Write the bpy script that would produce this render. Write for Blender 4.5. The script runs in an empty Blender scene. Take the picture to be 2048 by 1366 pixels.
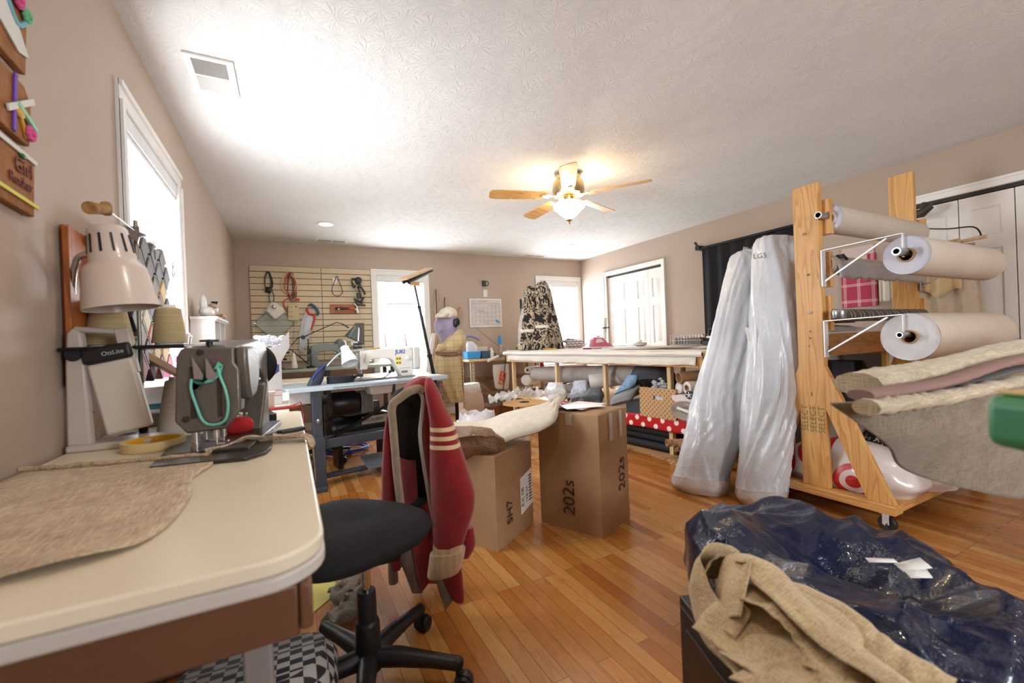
import bpy, math, random
from mathutils import Vector, Matrix, noise
V = Vector
PI = math.pi
rnd = random.Random(7)
SC = bpy.context.scene
COL = SC.collection
def R(a): return math.radians(a)
def c(h):
    h = h.lstrip('#'); o = []
    for i in (0, 2, 4):
        x = int(h[i:i+2], 16) / 255
        o.append(x/12.92 if x <= .04045 else ((x+.055)/1.055)**2.4)
    return (o[0], o[1], o[2], 1)

# ------------------------------------------------------------------ materials
def nodes(name):
    m = bpy.data.materials.new(name); m.use_nodes = True
    n = m.node_tree; return m, n, n.nodes['Principled BSDF']
def N(n, t, **k):
    x = n.nodes.new(t)
    for a, b in k.items():
        if a.startswith('i_'):
            kk = a[2:]; kk = int(kk) if kk.isdigit() else kk.replace('_', ' ')
            x.inputs[kk].default_value = b
        else: setattr(x, a, b)
    return x
def setp(p, rough=.5, metal=0, coat=0, sheen=0, trans=0, ior=None, emit=None, es=1, alpha=1):
    p.inputs['Roughness'].default_value = rough; p.inputs['Metallic'].default_value = metal
    p.inputs['Coat Weight'].default_value = coat; p.inputs['Sheen Weight'].default_value = sheen
    p.inputs['Transmission Weight'].default_value = trans; p.inputs['Alpha'].default_value = alpha
    if ior: p.inputs['IOR'].default_value = ior
    if emit: p.inputs['Emission Color'].default_value = emit; p.inputs['Emission Strength'].default_value = es
def coords(n, scale=(1, 1, 1), rot=(0, 0, 0), kind='Object'):
    t = N(n, 'ShaderNodeTexCoord'); mp = N(n, 'ShaderNodeMapping')
    mp.inputs['Scale'].default_value = scale; mp.inputs['Rotation'].default_value = rot
    n.links.new(t.outputs[kind], mp.inputs['Vector']); return mp.outputs['Vector']
def bump(n, p, h, strength, dist=.01, prev=None):
    b = N(n, 'ShaderNodeBump'); b.inputs['Strength'].default_value = strength; b.inputs['Distance'].default_value = dist
    n.links.new(h, b.inputs['Height'])
    if prev: n.links.new(prev, b.inputs['Normal'])
    n.links.new(b.outputs[0], p.inputs['Normal']); return b.outputs[0]
def mix(n, fac, a, b, blend='MIX'):
    x = N(n, 'ShaderNodeMix', data_type='RGBA', blend_type=blend)
    for s, v in ((0, fac), (6, a), (7, b)):
        if hasattr(v, 'is_linked'): n.links.new(v, x.inputs[s])
        else: x.inputs[s].default_value = v
    return x.outputs[2]
def ramp(n, fac, stops):
    r = N(n, 'ShaderNodeValToRGB'); e = r.color_ramp.elements
    while len(e) < len(stops): e.new(.5)
    for i, (p, cc) in enumerate(stops):
        e[i].position = p; e[i].color = cc if len(cc) == 4 else (*cc, 1)
    n.links.new(fac, r.inputs[0]); return r.outputs['Color']
def math_(n, op, a, b=0.0, cc=0.0):
    x = N(n, 'ShaderNodeMath', operation=op)
    for i, v in enumerate((a, b, cc)):
        if hasattr(v, 'is_linked'): n.links.new(v, x.inputs[i])
        else: x.inputs[i].default_value = v
    return x.outputs[0]
def noise_(n, vec, scale, detail=3, rough=.5, dist=0):
    x = N(n, 'ShaderNodeTexNoise'); x.inputs['Scale'].default_value = scale; x.inputs['Detail'].default_value = detail
    x.inputs['Roughness'].default_value = rough; x.inputs['Distortion'].default_value = dist
    n.links.new(vec, x.inputs['Vector']); return x.outputs['Fac']
_M = {}
def m(key, col='#888888', rough=.5, metal=0, col2=None, vs=4, bs=0, bst=.2, bd=.005, **k):
    """plain procedural material: two tones through noise, noise bump"""
    if key in _M: return _M[key]
    mt, n, p = nodes(key); setp(p, rough, metal, **k)
    vec = coords(n)
    a = c(col); b = c(col2) if col2 else tuple(min(1, x*.9) for x in a[:3]) + (1,)
    f = noise_(n, vec, vs, 4, .6)
    r = ramp(n, f, [(.35, a), (.65, b)])
    n.links.new(r, p.inputs['Base Color'])
    if bs: bump(n, p, noise_(n, vec, bs, 4, .6), bst, bd)
    _M[key] = mt; return mt

def mat_wall():
    mt, n, p = nodes('wall_paint'); setp(p, .62)
    v = coords(n)
    col = ramp(n, noise_(n, v, 1.3, 3), [(.3, c('#b3a193')), (.7, c('#ae9b8c'))])
    n.links.new(col, p.inputs['Base Color'])
    bump(n, p, noise_(n, v, 140, 3), .12, .002); return mt
def mat_ceiling():
    mt, n, p = nodes('ceiling_texture'); setp(p, .8)
    v = coords(n)
    n.links.new(ramp(n, noise_(n, v, 2), [(.3, c('#e0dedb')), (.7, c('#d9d7d4'))]), p.inputs['Base Color'])
    # stomp brush: short strokes fanning out of cell centres
    vo = N(n, 'ShaderNodeTexVoronoi'); vo.inputs['Scale'].default_value = 9
    n.links.new(v, vo.inputs['Vector'])
    sub = N(n, 'ShaderNodeVectorMath', operation='SUBTRACT'); n.links.new(v, sub.inputs[0]); n.links.new(vo.outputs['Position'], sub.inputs[1])
    sep = N(n, 'ShaderNodeSeparateXYZ'); n.links.new(sub.outputs[0], sep.inputs[0])
    ang = math_(n, 'ARCTAN2', sep.outputs[1], sep.outputs[0])
    ln = N(n, 'ShaderNodeVectorMath', operation='LENGTH'); n.links.new(sub.outputs[0], ln.inputs[0])
    cb = N(n, 'ShaderNodeCombineXYZ'); n.links.new(math_(n, 'MULTIPLY', ang, 3.2), cb.inputs[0]); n.links.new(math_(n, 'MULTIPLY', ln.outputs['Value'], 9), cb.inputs[1])
    n.links.new(vo.outputs['Color'], cb.inputs[2]) if False else None
    st = noise_(n, cb.outputs[0], 2.2, 2, .5)
    fine = noise_(n, v, 60, 3)
    h = math_(n, 'ADD', math_(n, 'MULTIPLY', ramp(n, st, [(.5, (0, 0, 0)), (.62, (1, 1, 1))]), .8), math_(n, 'MULTIPLY', fine, .5))
    bump(n, p, h, .55, .006); return mt
def mat_floor():
    mt, n, p = nodes('oak_floor'); setp(p, .27)
    v = coords(n, (1, 1, 1), (0, 0, R(90)))
    def brick():
        b = N(n, 'ShaderNodeTexBrick', offset=.37, offset_frequency=3, squash=1.0)
        b.inputs['Color1'].default_value = (0, 0, 0, 1); b.inputs['Color2'].default_value = (1, 1, 1, 1); b.inputs['Mortar'].default_value = (.5, .5, .5, 1)
        b.inputs['Scale'].default_value = 1; b.inputs['Mortar Size'].default_value = .0012; b.inputs['Mortar Smooth'].default_value = .3
        b.inputs['Brick Width'].default_value = .83; b.inputs['Row Height'].default_value = .0572
        n.links.new(v, b.inputs['Vector']); return b
    b = brick()
    tone = b.outputs['Color']
    base = ramp(n, tone, [(0, c('#bb7c3c')), (.22, c('#ae6e30')), (.45, c('#c18848')), (.62, c('#c79455')), (.8, c('#b67838')), (.97, c('#a3622c'))])
    # grain, offset per board
    sx = N(n, 'ShaderNodeSeparateColor'); n.links.new(tone, sx.inputs[0])
    off = N(n, 'ShaderNodeCombineXYZ'); n.links.new(math_(n, 'MULTIPLY', sx.outputs[0], 37), off.inputs[1]); n.links.new(math_(n, 'MULTIPLY', sx.outputs[0], 91), off.inputs[0])
    ad = N(n, 'ShaderNodeVectorMath', operation='ADD'); n.links.new(v, ad.inputs[0]); n.links.new(off.outputs[0], ad.inputs[1])
    mp = N(n, 'ShaderNodeMapping'); mp.inputs['Scale'].default_value = (1.1, 13, 1); n.links.new(ad.outputs[0], mp.inputs['Vector'])
    w = N(n, 'ShaderNodeTexNoise'); w.inputs['Scale'].default_value = 1.6; w.inputs['Detail'].default_value = 1.5; w.inputs['Roughness'].default_value = .45; w.inputs['Distortion'].default_value = .4
    n.links.new(mp.outputs[0], w.inputs['Vector'])
    rings = math_(n, 'FRACT', math_(n, 'MULTIPLY', w.outputs['Fac'], 13))
    g = ramp(n, rings, [(0, (1, 1, 1)), (.55, (.88, .86, .84)), (.82, (.66, .58, .5)), (.95, (1, 1, 1))])
    mp2 = N(n, 'ShaderNodeMapping'); mp2.inputs['Scale'].default_value = (3, 130, 1); n.links.new(ad.outputs[0], mp2.inputs['Vector'])
    fine = noise_(n, mp2.outputs[0], 1.5, 3, .6)
    col = mix(n, .5, base, g, 'MULTIPLY')
    col = mix(n, .5, col, ramp(n, fine, [(.3, (.72, .66, .6)), (.6, (1, 1, 1))]), 'MULTIPLY')
    col = mix(n, b.outputs['Fac'], col, c('#5a3416'))
    n.links.new(col, p.inputs['Base Color'])
    rr = math_(n, 'MULTIPLY_ADD', noise_(n, v, 3), .14, .2); n.links.new(rr, p.inputs['Roughness'])
    h = math_(n, 'SUBTRACT', math_(n, 'MULTIPLY', fine, .15), b.outputs['Fac'])
    bump(n, p, h, .25, .002); return mt
def mat_wood(key, c1, c2, c3, axis='x', knots=True, rough=.45, sc=1.0):
    if key in _M: return _M[key]
    mt, n, p = nodes(key); setp(p, rough)
    s = {'x': (.9, 9, 9), 'y': (9, .9, 9), 'z': (9, 9, .9)}[axis]
    v = coords(n, tuple(a*sc for a in s))
    w = noise_(n, v, 1.3, 2, .5, .6)
    r = math_(n, 'FRACT', math_(n, 'MULTIPLY', w, 9))
    col = ramp(n, r, [(0, c(c1)), (.6, c(c2)), (.9, c(c3)), (1, c(c1))])
    if knots:
        ks = {'x': (3.2, 9, 9), 'y': (9, 3.2, 9), 'z': (9, 9, 3.2)}[axis]
        kv = coords(n, ks)
        vo = N(n, 'ShaderNodeTexVoronoi'); vo.inputs['Scale'].default_value = 1.3; n.links.new(kv, vo.inputs['Vector'])
        k = ramp(n, vo.outputs['Distance'], [(.0, c('#5c2d10')), (.055, c('#8a5524')), (.1, (1, 1, 1))])
        col = mix(n, .85, col, k, 'MULTIPLY')
    n.links.new(col, p.inputs['Base Color']); bump(n, p, r, .08, .002)
    _M[key] = mt; return mt
def mat_weave(key, c1, c2, scale=260, rough=.9, strength=.6, up=False):
    """plain weave: irregular threads crossing, no exact repeat"""
    if key in _M: return _M[key]
    mt, n, p = nodes(key); setp(p, rough, sheen=.2)
    a_, b_ = (((1, 1, .07), (.07, .07, 1)) if up else ((1, .07, .5), (.07, 1, .5)))
    a = noise_(n, coords(n, a_), scale, 2, .6); b = noise_(n, coords(n, b_), scale, 2, .6)
    h = math_(n, 'MAXIMUM', a, b)
    f = math_(n, 'ADD', math_(n, 'MULTIPLY', h, .75), math_(n, 'MULTIPLY', noise_(n, coords(n), 12, 5, .7), .3))
    col = ramp(n, f, [(.44, c(c2)), (.66, c(c1))])
    n.links.new(col, p.inputs['Base Color']); bump(n, p, h, strength, .003)
    _M[key] = mt; return mt
def mat_glass(key='window_glass'):
    if key in _M: return _M[key]
    mt = bpy.data.materials.new(key); mt.use_nodes = True; n = mt.node_tree; n.nodes.clear()
    o = N(n, 'ShaderNodeOutputMaterial'); mx = N(n, 'ShaderNodeMixShader'); t = N(n, 'ShaderNodeBsdfTransparent'); g = N(n, 'ShaderNodeBsdfGlossy')
    g.inputs['Roughness'].default_value = .02; mx.inputs[0].default_value = .06
    n.links.new(t.outputs[0], mx.inputs[1]); n.links.new(g.outputs[0], mx.inputs[2]); n.links.new(mx.outputs[0], o.inputs[0])
    _M[key] = mt; return mt
def mat_film(key, tint='#ffffff', fac=.35, rough=.12, bs=30):
    """thin clear plastic film: mostly see-through, glossy, a little milky"""
    if key in _M: return _M[key]
    mt, n, p = nodes(key); setp(p, rough); p.inputs['Base Color'].default_value = c(tint)
    o = n.nodes['Material Output']; mx = N(n, 'ShaderNodeMixShader'); t = N(n, 'ShaderNodeBsdfTransparent')
    v = coords(n); f = noise_(n, v, 14, 3)
    n.links.new(math_(n, 'MULTIPLY_ADD', f, .4, fac-.2), mx.inputs[0])
    bump(n, p, noise_(n, v, bs, 3), .6, .01)
    n.links.new(t.outputs[0], mx.inputs[1]); n.links.new(p.outputs[0], mx.inputs[2]); n.links.new(mx.outputs[0], o.inputs[0])
    _M[key] = mt; return mt
def mat_pattern(key, fn, rough=.8, **k):
    """fn(n, vec) -> colour socket"""
    if key in _M: return _M[key]
    mt, n, p = nodes(key); setp(p, rough, **k)
    n.links.new(fn(n, coords(n)), p.inputs['Base Color']); _M[key] = mt; return mt

# ------------------------------------------------------------------ mesh builder
W = {}
class B:
    def __init__(s): s.v = []; s.f = []; s.m = []; s.mi = 0; s.T = Matrix()
    def at(s, loc=(0, 0, 0), rx=0, ry=0, rz=0):
        s.T = Matrix.Translation(loc) @ Matrix.Rotation(rz, 4, 'Z') @ Matrix.Rotation(ry, 4, 'Y') @ Matrix.Rotation(rx, 4, 'X'); return s
    def mat(s, i): s.mi = i; return s
    def add(s, vs, fs):
        o = len(s.v)
        s.v += [s.T @ V(v) for v in vs]
        s.f += [tuple(i+o for i in f) for f in fs]; s.m += [s.mi]*len(fs); return s
    def box(s, cx, cy, cz, sx, sy, sz, taper=1.0, tapery=None):
        x, y, z = sx/2, sy/2, sz/2; t = taper; ty = taper if tapery is None else tapery
        vs = [(cx-x, cy-y, cz-z), (cx+x, cy-y, cz-z), (cx+x, cy+y, cz-z), (cx-x, cy+y, cz-z),
              (cx-x*t, cy-y*ty, cz+z), (cx+x*t, cy-y*ty, cz+z), (cx+x*t, cy+y*ty, cz+z), (cx-x*t, cy+y*ty, cz+z)]
        return s.add(vs, [(0, 3, 2, 1), (4, 5, 6, 7), (0, 1, 5, 4), (1, 2, 6, 5), (2, 3, 7, 6), (3, 0, 4, 7)])
    def b2(s, x0, x1, y0, y1, z0, z1): return s.box((x0+x1)/2, (y0+y1)/2, (z0+z1)/2, x1-x0, y1-y0, z1-z0)
    def frame(s, a, b):
        d = (V(b)-V(a)).normalized(); u = d.cross(V((0, 0, 1)))
        if u.length < .01: u = d.cross(V((0, 1, 0)))
        u.normalize(); return d, u, u.cross(d)
    def bar(s, a, b, w, h=None, up=None):
        """rectangular bar from a to b, w across (horizontal), h in the up direction"""
        h = h or w; a, b = V(a), V(b)
        d = (b-a).normalized(); u = d.cross(V(up or (0, 0, 1)))
        if u.length < .01: u = d.cross(V((0, 1, 0)))
        u.normalize(); q = u.cross(d)
        vs = []
        for p in (a, b):
            for i, j in ((-1, -1), (1, -1), (1, 1), (-1, 1)): vs.append(p+u*w/2*i+q*h/2*j)
        return s.add(vs, [(0, 1, 2, 3)[::-1], (4, 5, 6, 7), (0, 1, 5, 4), (1, 2, 6, 5), (2, 3, 7, 6), (3, 0, 4, 7)])
    def cyl(s, a, b, r0, r1=None, n=20, caps=True):
        r1 = r0 if r1 is None else r1; a, b = V(a), V(b); d, u, q = s.frame(a, b); vs = []
        for p, r in ((a, r0), (b, r1)):
            for i in range(n):
                t = 2*PI*i/n; vs.append(p+(u*math.cos(t)+q*math.sin(t))*r)
        fs = [(i, (i+1) % n, n+(i+1) % n, n+i) for i in range(n)]
        if caps: fs += [tuple(range(n))[::-1], tuple(range(n, 2*n))]
        return s.add(vs, fs)
    def hollow(s, a, b, ro, ri, n=24):
        """open tube with wall thickness"""
        a, b = V(a), V(b); d, u, q = s.frame(a, b); vs = []
        for p, r in ((a, ro), (b, ro), (b, ri), (a, ri)):
            for i in range(n):
                t = 2*PI*i/n; vs.append(p+(u*math.cos(t)+q*math.sin(t))*r)
        fs = []
        for k in range(4):
            k2 = (k+1) % 4
            fs += [(k*n+i, k*n+(i+1) % n, k2*n+(i+1) % n, k2*n+i) for i in range(n)]
        return s.add(vs, fs)
    def lathe(s, prof, o=(0, 0, 0), ax=(0, 0, 1), n=28, close=False):
        """prof: (radius, height along ax)"""
        o = V(o); d, u, q = s.frame(o, o+V(ax)); vs = []; fs = []
        for r, h in prof:
            for i in range(n):
                t = 2*PI*i/n; vs.append(o+d*h+(u*math.cos(t)+q*math.sin(t))*max(r, 1e-5))
        for k in range(len(prof)-1):
            fs += [(k*n+i, k*n+(i+1) % n, (k+1)*n+(i+1) % n, (k+1)*n+i) for i in range(n)]
        return s.add(vs, fs)
    def tube(s, pts, r, n=8, closed=False):
        pts = [V(p) for p in pts]; L = len(pts); vs = []; fs = []
        rr = r if hasattr(r, '__len__') else [r]*L
        up = None
        for k, p in enumerate(pts):
            a = pts[(k-1) % L] if (closed or k) else p; b = pts[(k+1) % L] if (closed or k < L-1) else p
            d = (b-a).normalized() if (b-a).length > 1e-9 else V((0, 0, 1))
            if up is None:
                up = d.cross(V((0, 0, 1))); up = d.cross(V((0, 1, 0))) if up.length < .05 else up
            u = (up-d*up.dot(d)); u = u.normalized() if u.length > 1e-6 else V((1, 0, 0)); up = u; q = d.cross(u)
            for i in range(n):
                t = 2*PI*i/n; vs.append(p+(u*math.cos(t)+q*math.sin(t))*rr[k])
        for k in range(L if closed else L-1):
            k2 = (k+1) % L
            fs += [(k*n+i, k*n+(i+1) % n, k2*n+(i+1) % n, k2*n+i) for i in range(n)]
        if not closed: fs += [tuple(range(n))[::-1], tuple(range((L-1)*n, L*n))]
        return s.add(vs, fs)
    def prism(s, poly, h, o=(0, 0, 0), ex=(1, 0, 0), ey=(0, 1, 0)):
        """polygon in the ex/ey plane at o, pushed h along ex x ey"""
        o, ex, ey = V(o), V(ex), V(ey); nz = ex.cross(ey).normalized(); k = len(poly)
        vs = [o+ex*a+ey*b for a, b in poly]; vs += [v+nz*h for v in vs]
        fs = [tuple(range(k))[::-1], tuple(range(k, 2*k))]+[(i, (i+1) % k, k+(i+1) % k, k+i) for i in range(k)]
        return s.add(vs, fs)
    def grid(s, nu, nv, fn, cu=False, cv=False):
        """fn(u,v) -> point, u,v in 0..1"""
        vs = []; mu = nu if cu else nu+1; mv = nv if cv else nv+1
        for i in range(mu):
            for j in range(mv): vs.append(fn(i/nu, j/nv))
        fs = []
        for i in range(nu):
            for j in range(nv):
                i2 = (i+1) % mu; j2 = (j+1) % mv
                fs.append((i*mv+j, i2*mv+j, i2*mv+j2, i*mv+j2))
        return s.add(vs, fs)
    def ball(s, cx, cy, cz, rx, ry=None, rz=None, nu=20, nv=12, e=1.0, wob=0, ws=8):
        ry = ry or rx; rz = rz or rx
        def pw(x): return math.copysign(abs(x)**e, x)
        def fn(u, v):
            a = 2*PI*u; b = PI*(v-.5)
            d = V((pw(math.cos(b))*pw(math.cos(a)), pw(math.cos(b))*pw(math.sin(a)), pw(math.sin(b))))
            k = 1
            if wob: k = 1+wob*noise.noise(V((cx, cy, cz))*3.7+d*ws*.25)*2
            return (cx+rx*d.x*k, cy+ry*d.y*k, cz+rz*d.z*k)
        return s.grid(nu, nv, fn, cu=True)
    def text(s, txt, size, o, ex, ey, depth=.0006, align='LEFT', bold=False):
        cu = bpy.data.curves.new('t', 'FONT'); cu.body = txt; cu.size = size; cu.extrude = depth; cu.align_x = align; cu.resolution_u = 3
        if bold: cu.offset = size*.02
        ob = bpy.data.objects.new('t', cu); COL.objects.link(ob)
        dg = bpy.context.evaluated_depsgraph_get(); me = bpy.data.meshes.new_from_object(ob.evaluated_get(dg))
        ex, ey, o = V(ex).normalized(), V(ey).normalized(), V(o); ez = ex.cross(ey)
        s.add([o+ex*v.co.x+ey*v.co.y+ez*(v.co.z+depth) for v in me.vertices], [tuple(p.vertices) for p in me.polygons])
        bpy.data.objects.remove(ob); bpy.data.curves.remove(cu); bpy.data.meshes.remove(me); return s
    def build(s, name, mats, parent=None, smooth=40, bevel=0, bseg=2, sub=0, solid=0, local=False, loc=None):
        me = bpy.data.meshes.new(name)
        P = W.get(parent.name, Matrix()) if parent else Matrix()
        if loc is not None: P = Matrix.Translation(loc)
        inv = Matrix() if local else P.inverted()
        me.from_pydata([inv @ v for v in s.v], [], s.f)
        mats = mats if isinstance(mats, (list, tuple)) else [mats]
        for x in mats: me.materials.append(x)
        me.polygons.foreach_set('material_index', s.m)
        if smooth:
            me.polygons.foreach_set('use_smooth', [True]*len(me.polygons)); me.set_sharp_from_angle(angle=R(smooth))
        me.update()
        o = bpy.data.objects.new(name, me); COL.objects.link(o)
        if parent: o.parent = parent; W[o.name] = P
        elif loc is not None: o.location = loc; W[o.name] = P
        else: W[o.name] = Matrix()
        if solid: d = o.modifiers.new('solid', 'SOLIDIFY'); d.thickness = solid; d.offset = 0
        if bevel: d = o.modifiers.new('bevel', 'BEVEL'); d.width = bevel; d.segments = bseg; d.limit_method = 'ANGLE'; d.angle_limit = R(35)
        if sub: d = o.modifiers.new('sub', 'SUBSURF'); d.levels = sub; d.render_levels = sub
        return o
def tag(o, label, cat, group=None, kind=None):
    o['label'] = label; o['category'] = cat
    if group: o['group'] = group
    if kind: o['kind'] = kind
    return o
def thing(name, label, cat, loc=(0, 0, 0), rz=0, group=None):
    o = bpy.data.objects.new(name, None); COL.objects.link(o); o.location = loc; o.rotation_euler = (0, 0, rz); o.empty_display_size = .1
    W[o.name] = Matrix.Translation(loc) @ Matrix.Rotation(rz, 4, 'Z'); return tag(o, label, cat, group)
def solo(b, name, mats, label, cat, group=None, kind=None, **k):
    """a thing that is one mesh; origin at the middle of its base"""
    xs = [v.x for v in b.v]; ys = [v.y for v in b.v]; zs = [v.z for v in b.v]
    o = b.build(name, mats, loc=((min(xs)+max(xs))/2, (min(ys)+max(ys))/2, min(zs)), **k)
    return tag(o, label, cat, group, kind)
def struct(b, name, mats, parent=None, **k):
    o = b.build(name, mats, parent=parent, **k)
    if not parent: o['kind'] = 'structure'
    return o
def dup(root, loc=None, rz=None, label=None):
    r = root.copy(); COL.objects.link(r)
    if loc is not None: r.location = loc
    if rz is not None: r.rotation_euler = (0, 0, rz)
    if label: r['label'] = label
    W[r.name] = Matrix.Translation(r.location) @ Matrix.Rotation(r.rotation_euler.z, 4, 'Z')
    for ch in list(root.children):
        q = ch.copy(); COL.objects.link(q); q.parent = r
        for g in list(ch.children):
            d = g.copy(); COL.objects.link(d); d.parent = q
    return r
def nz(x, y=0, z=0, s=1): return noise.noise(V((x*s, y*s, z*s)))
def lerp(a, b, t): return a+(b-a)*t
def spline(pts, n):
    """Catmull-Rom through points"""
    pts = [V(p) for p in pts]; P = [pts[0]*2-pts[1]]+pts+[pts[-1]*2-pts[-2]]; out = []; L = len(pts)-1
    for k in range(n+1):
        t = k/n*L; i = min(int(t), L-1); t -= i; a, b, cc, d = P[i:i+4]
        out.append(.5*((2*b)+(cc-a)*t+(2*a-5*b+4*cc-d)*t*t+(3*b-a-3*cc+d)*t**3))
    return out

# ------------------------------------------------------------------ camera
CZ = 1.06
cd = bpy.data.cameras.new('camera'); cam = bpy.data.objects.new('camera', cd); COL.objects.link(cam); SC.camera = cam
cd.sensor_width = 36; cd.lens = 860.31/2048*36; cd.clip_start = .02
_y, _p, _r = .47806431, -.00076459, -.0388584
_F = V((math.sin(_y)*math.cos(_p), math.cos(_y)*math.cos(_p), math.sin(_p))); _Rr = V((math.cos(_y), -math.sin(_y), 0)); _U = _Rr.cross(_F)
_Rr, _U = math.cos(_r)*_Rr+math.sin(_r)*_U, -math.sin(_r)*_Rr+math.cos(_r)*_U
cam.matrix_world = Matrix(((_Rr.x, _U.x, -_F.x, 0), (_Rr.y, _U.y, -_F.y, 0), (_Rr.z, _U.z, -_F.z, CZ), (0, 0, 0, 1)))
cd.dof.use_dof = True; cd.dof.focus_distance = 3.4; cd.dof.aperture_fstop = 3.2
def at(u, v, ax, val):
    """a point read off the photograph on the plane ax = val"""
    q = _F*860.31+_Rr*(u-1024)+_U*(683-v); i = 'xyz'.index(ax); t = (val-(0, 0, CZ)[i])/q[i]; return V((0, 0, CZ))+q*t
XL, XR, YB, YF, H = -.566, 4.65, 6.225, -2.2, 2.44

# ------------------------------------------------------------------ room
WALL, CEIL, FLOOR = mat_wall(), mat_ceiling(), mat_floor()
TRIM = m('trim_white', '#eceae6', .35, col2='#e4e2de', vs=2)
DOORM = m('door_white', '#ebe7e1', .4, col2='#e3dfd9', vs=2)
GLASS = mat_glass()
struct(B().b2(XL-.15, XR+.15, YF-.15, YB+.15, -.06, 0), 'floor', FLOOR, smooth=0)
struct(B().b2(XL-.15, XR+.15, YF-.15, YB+.15, H, H+.06), 'ceiling', CEIL, smooth=0)
def wall_with_holes(name, axis, c0, c1, lo, hi, holes):
    """slab between c0..c1 on the normal axis, running lo..hi; holes (a0,a1,z0,z1)"""
    b = B(); cuts = sorted(holes); cur = lo
    def put(a0, a1, z0, z1):
        if a1-a0 < 1e-4 or z1-z0 < 1e-4: return
        if axis == 'x': b.b2(c0, c1, a0, a1, z0, z1)
        else: b.b2(a0, a1, c0, c1, z0, z1)
    for a0, a1, z0, z1 in cuts:
        put(cur, a0, 0, H); put(a0, a1, 0, z0); put(a0, a1, z1, H); cur = a1
    put(cur, hi, 0, H); return struct(b, name, WALL, smooth=0)
WZ0, WZ1 = .62, 2.065
W1 = (2.25, 3.17); W2 = (1.12, 1.79); W3 = (3.79, 4.56)
wall_with_holes('wall_left', 'x', XL-.15, XL, YF, YB, [(W1[0], W1[1], WZ0, WZ1)])
wall_with_holes('wall_back', 'y', YB, YB+.15, XL-.15, XR+.15, [(W2[0], W2[1], WZ0, WZ1), (W3[0], W3[1], WZ0, WZ1)])
D1 = (4.35, 5.53); D2 = (2.50, 3.59); D3 = (.48, 1.66)
wall_with_holes('wall_right', 'x', XR, XR+.15, YF, YB, [(D3[0], D3[1], 0, 2.06), (D2[0], D2[1], 0, 2.06), (D1[0], D1[1], 0, 2.06)])
wall_with_holes('wall_front', 'y', YF-.15, YF, XL-.15, XR+.15, [(1.3, 2.3, .9, 2.06)])  # opening for the added window, cut to let fill daylight in
def window(num, axis, a0, a1):
    f = B(); e = B(); w = .078
    def bx(b, p0, p1, q0, q1, z0, z1):     # p along wall, q distance into the room (+) / out (-)
        if axis == 'L': b.b2(XL+q0, XL+q1, p0, p1, z0, z1)
        else: b.b2(p0, p1, YB-q1, YB-q0, z0, z1)
    f_ = B()
    for p0, p1, z0, z1 in ((a0-w, a0, WZ0, WZ1), (a1, a1+w, WZ0, WZ1), (a0-w, a1+w, WZ1, WZ1+w), (a0-w, a1+w, WZ0-w, WZ0)):
        bx(f_, p0, p1, 0, .014, z0, z1)
    for p0, p1, z0, z1 in ((a0-w, a0-w+.022, WZ0, WZ1), (a1+w-.022, a1+w, WZ0, WZ1), (a0-w, a1+w, WZ1+w-.022, WZ1+w)):
        bx(f_, p0, p1, .012, .024, z0, z1)
    fr = struct(f_, 'window_%d' % num, TRIM)
    s = B(); t = .022
    for p0, p1, z0, z1 in ((a0, a0+t, WZ0, WZ1), (a1-t, a1, WZ0, WZ1), (a0, a1, WZ1-t, WZ1), (a0, a1, WZ0, WZ0+t)):
        bx(s, p0, p1, -.055, -.025, z0, z1)
    s.build('window_sash', TRIM, fr, bevel=.003)
    g = B(); bx(g, a0+t, a1-t, -.042, -.038, WZ0+t, WZ1-t); g.build('window_pane', GLASS, fr, smooth=0)
    sl = B(); bx(sl, a0-w-.02, a1+w+.02, -.06, .045, WZ0-.02, WZ0); sl.build('window_sill', TRIM, fr, bevel=.004)
    h = B(); bx(h, a0+.004, a1-.004, -.024, .006, WZ1-.075, WZ1-.004); bx(h, a0+.004, a1-.004, -.018, -.0, WZ1-.10, WZ1-.075)
    h.build('blind_headrail', m('blind_white', '#e8e8ea', .5), fr, bevel=.006)
    jb = B()
    for p0, p1, z0, z1 in ((a0-.001, a0+.008, WZ0, WZ1), (a1-.008, a1+.001, WZ0, WZ1), (a0, a1, WZ1-.008, WZ1+.001)): bx(jb, p0, p1, -.149, .001, z0, z1)
    jb.build('window_jamb', TRIM, fr)
    cdx = B()
    p = a0+.16
    if axis == 'L': cdx.tube([(XL-.008, p, WZ1-.1), (XL-.008, p, 1.0)], .0012, 6)
    else: cdx.tube([(p, YB+.008, WZ1-.1), (p, YB+.008, 1.3)], .0012, 6)
    cdx.build('blind_cord', m('cord_white', '#dddddd', .6), fr)
    return fr
window(1, 'L', *W1); window(2, 'B', *W2); window(3, 'B', *W3)
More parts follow.
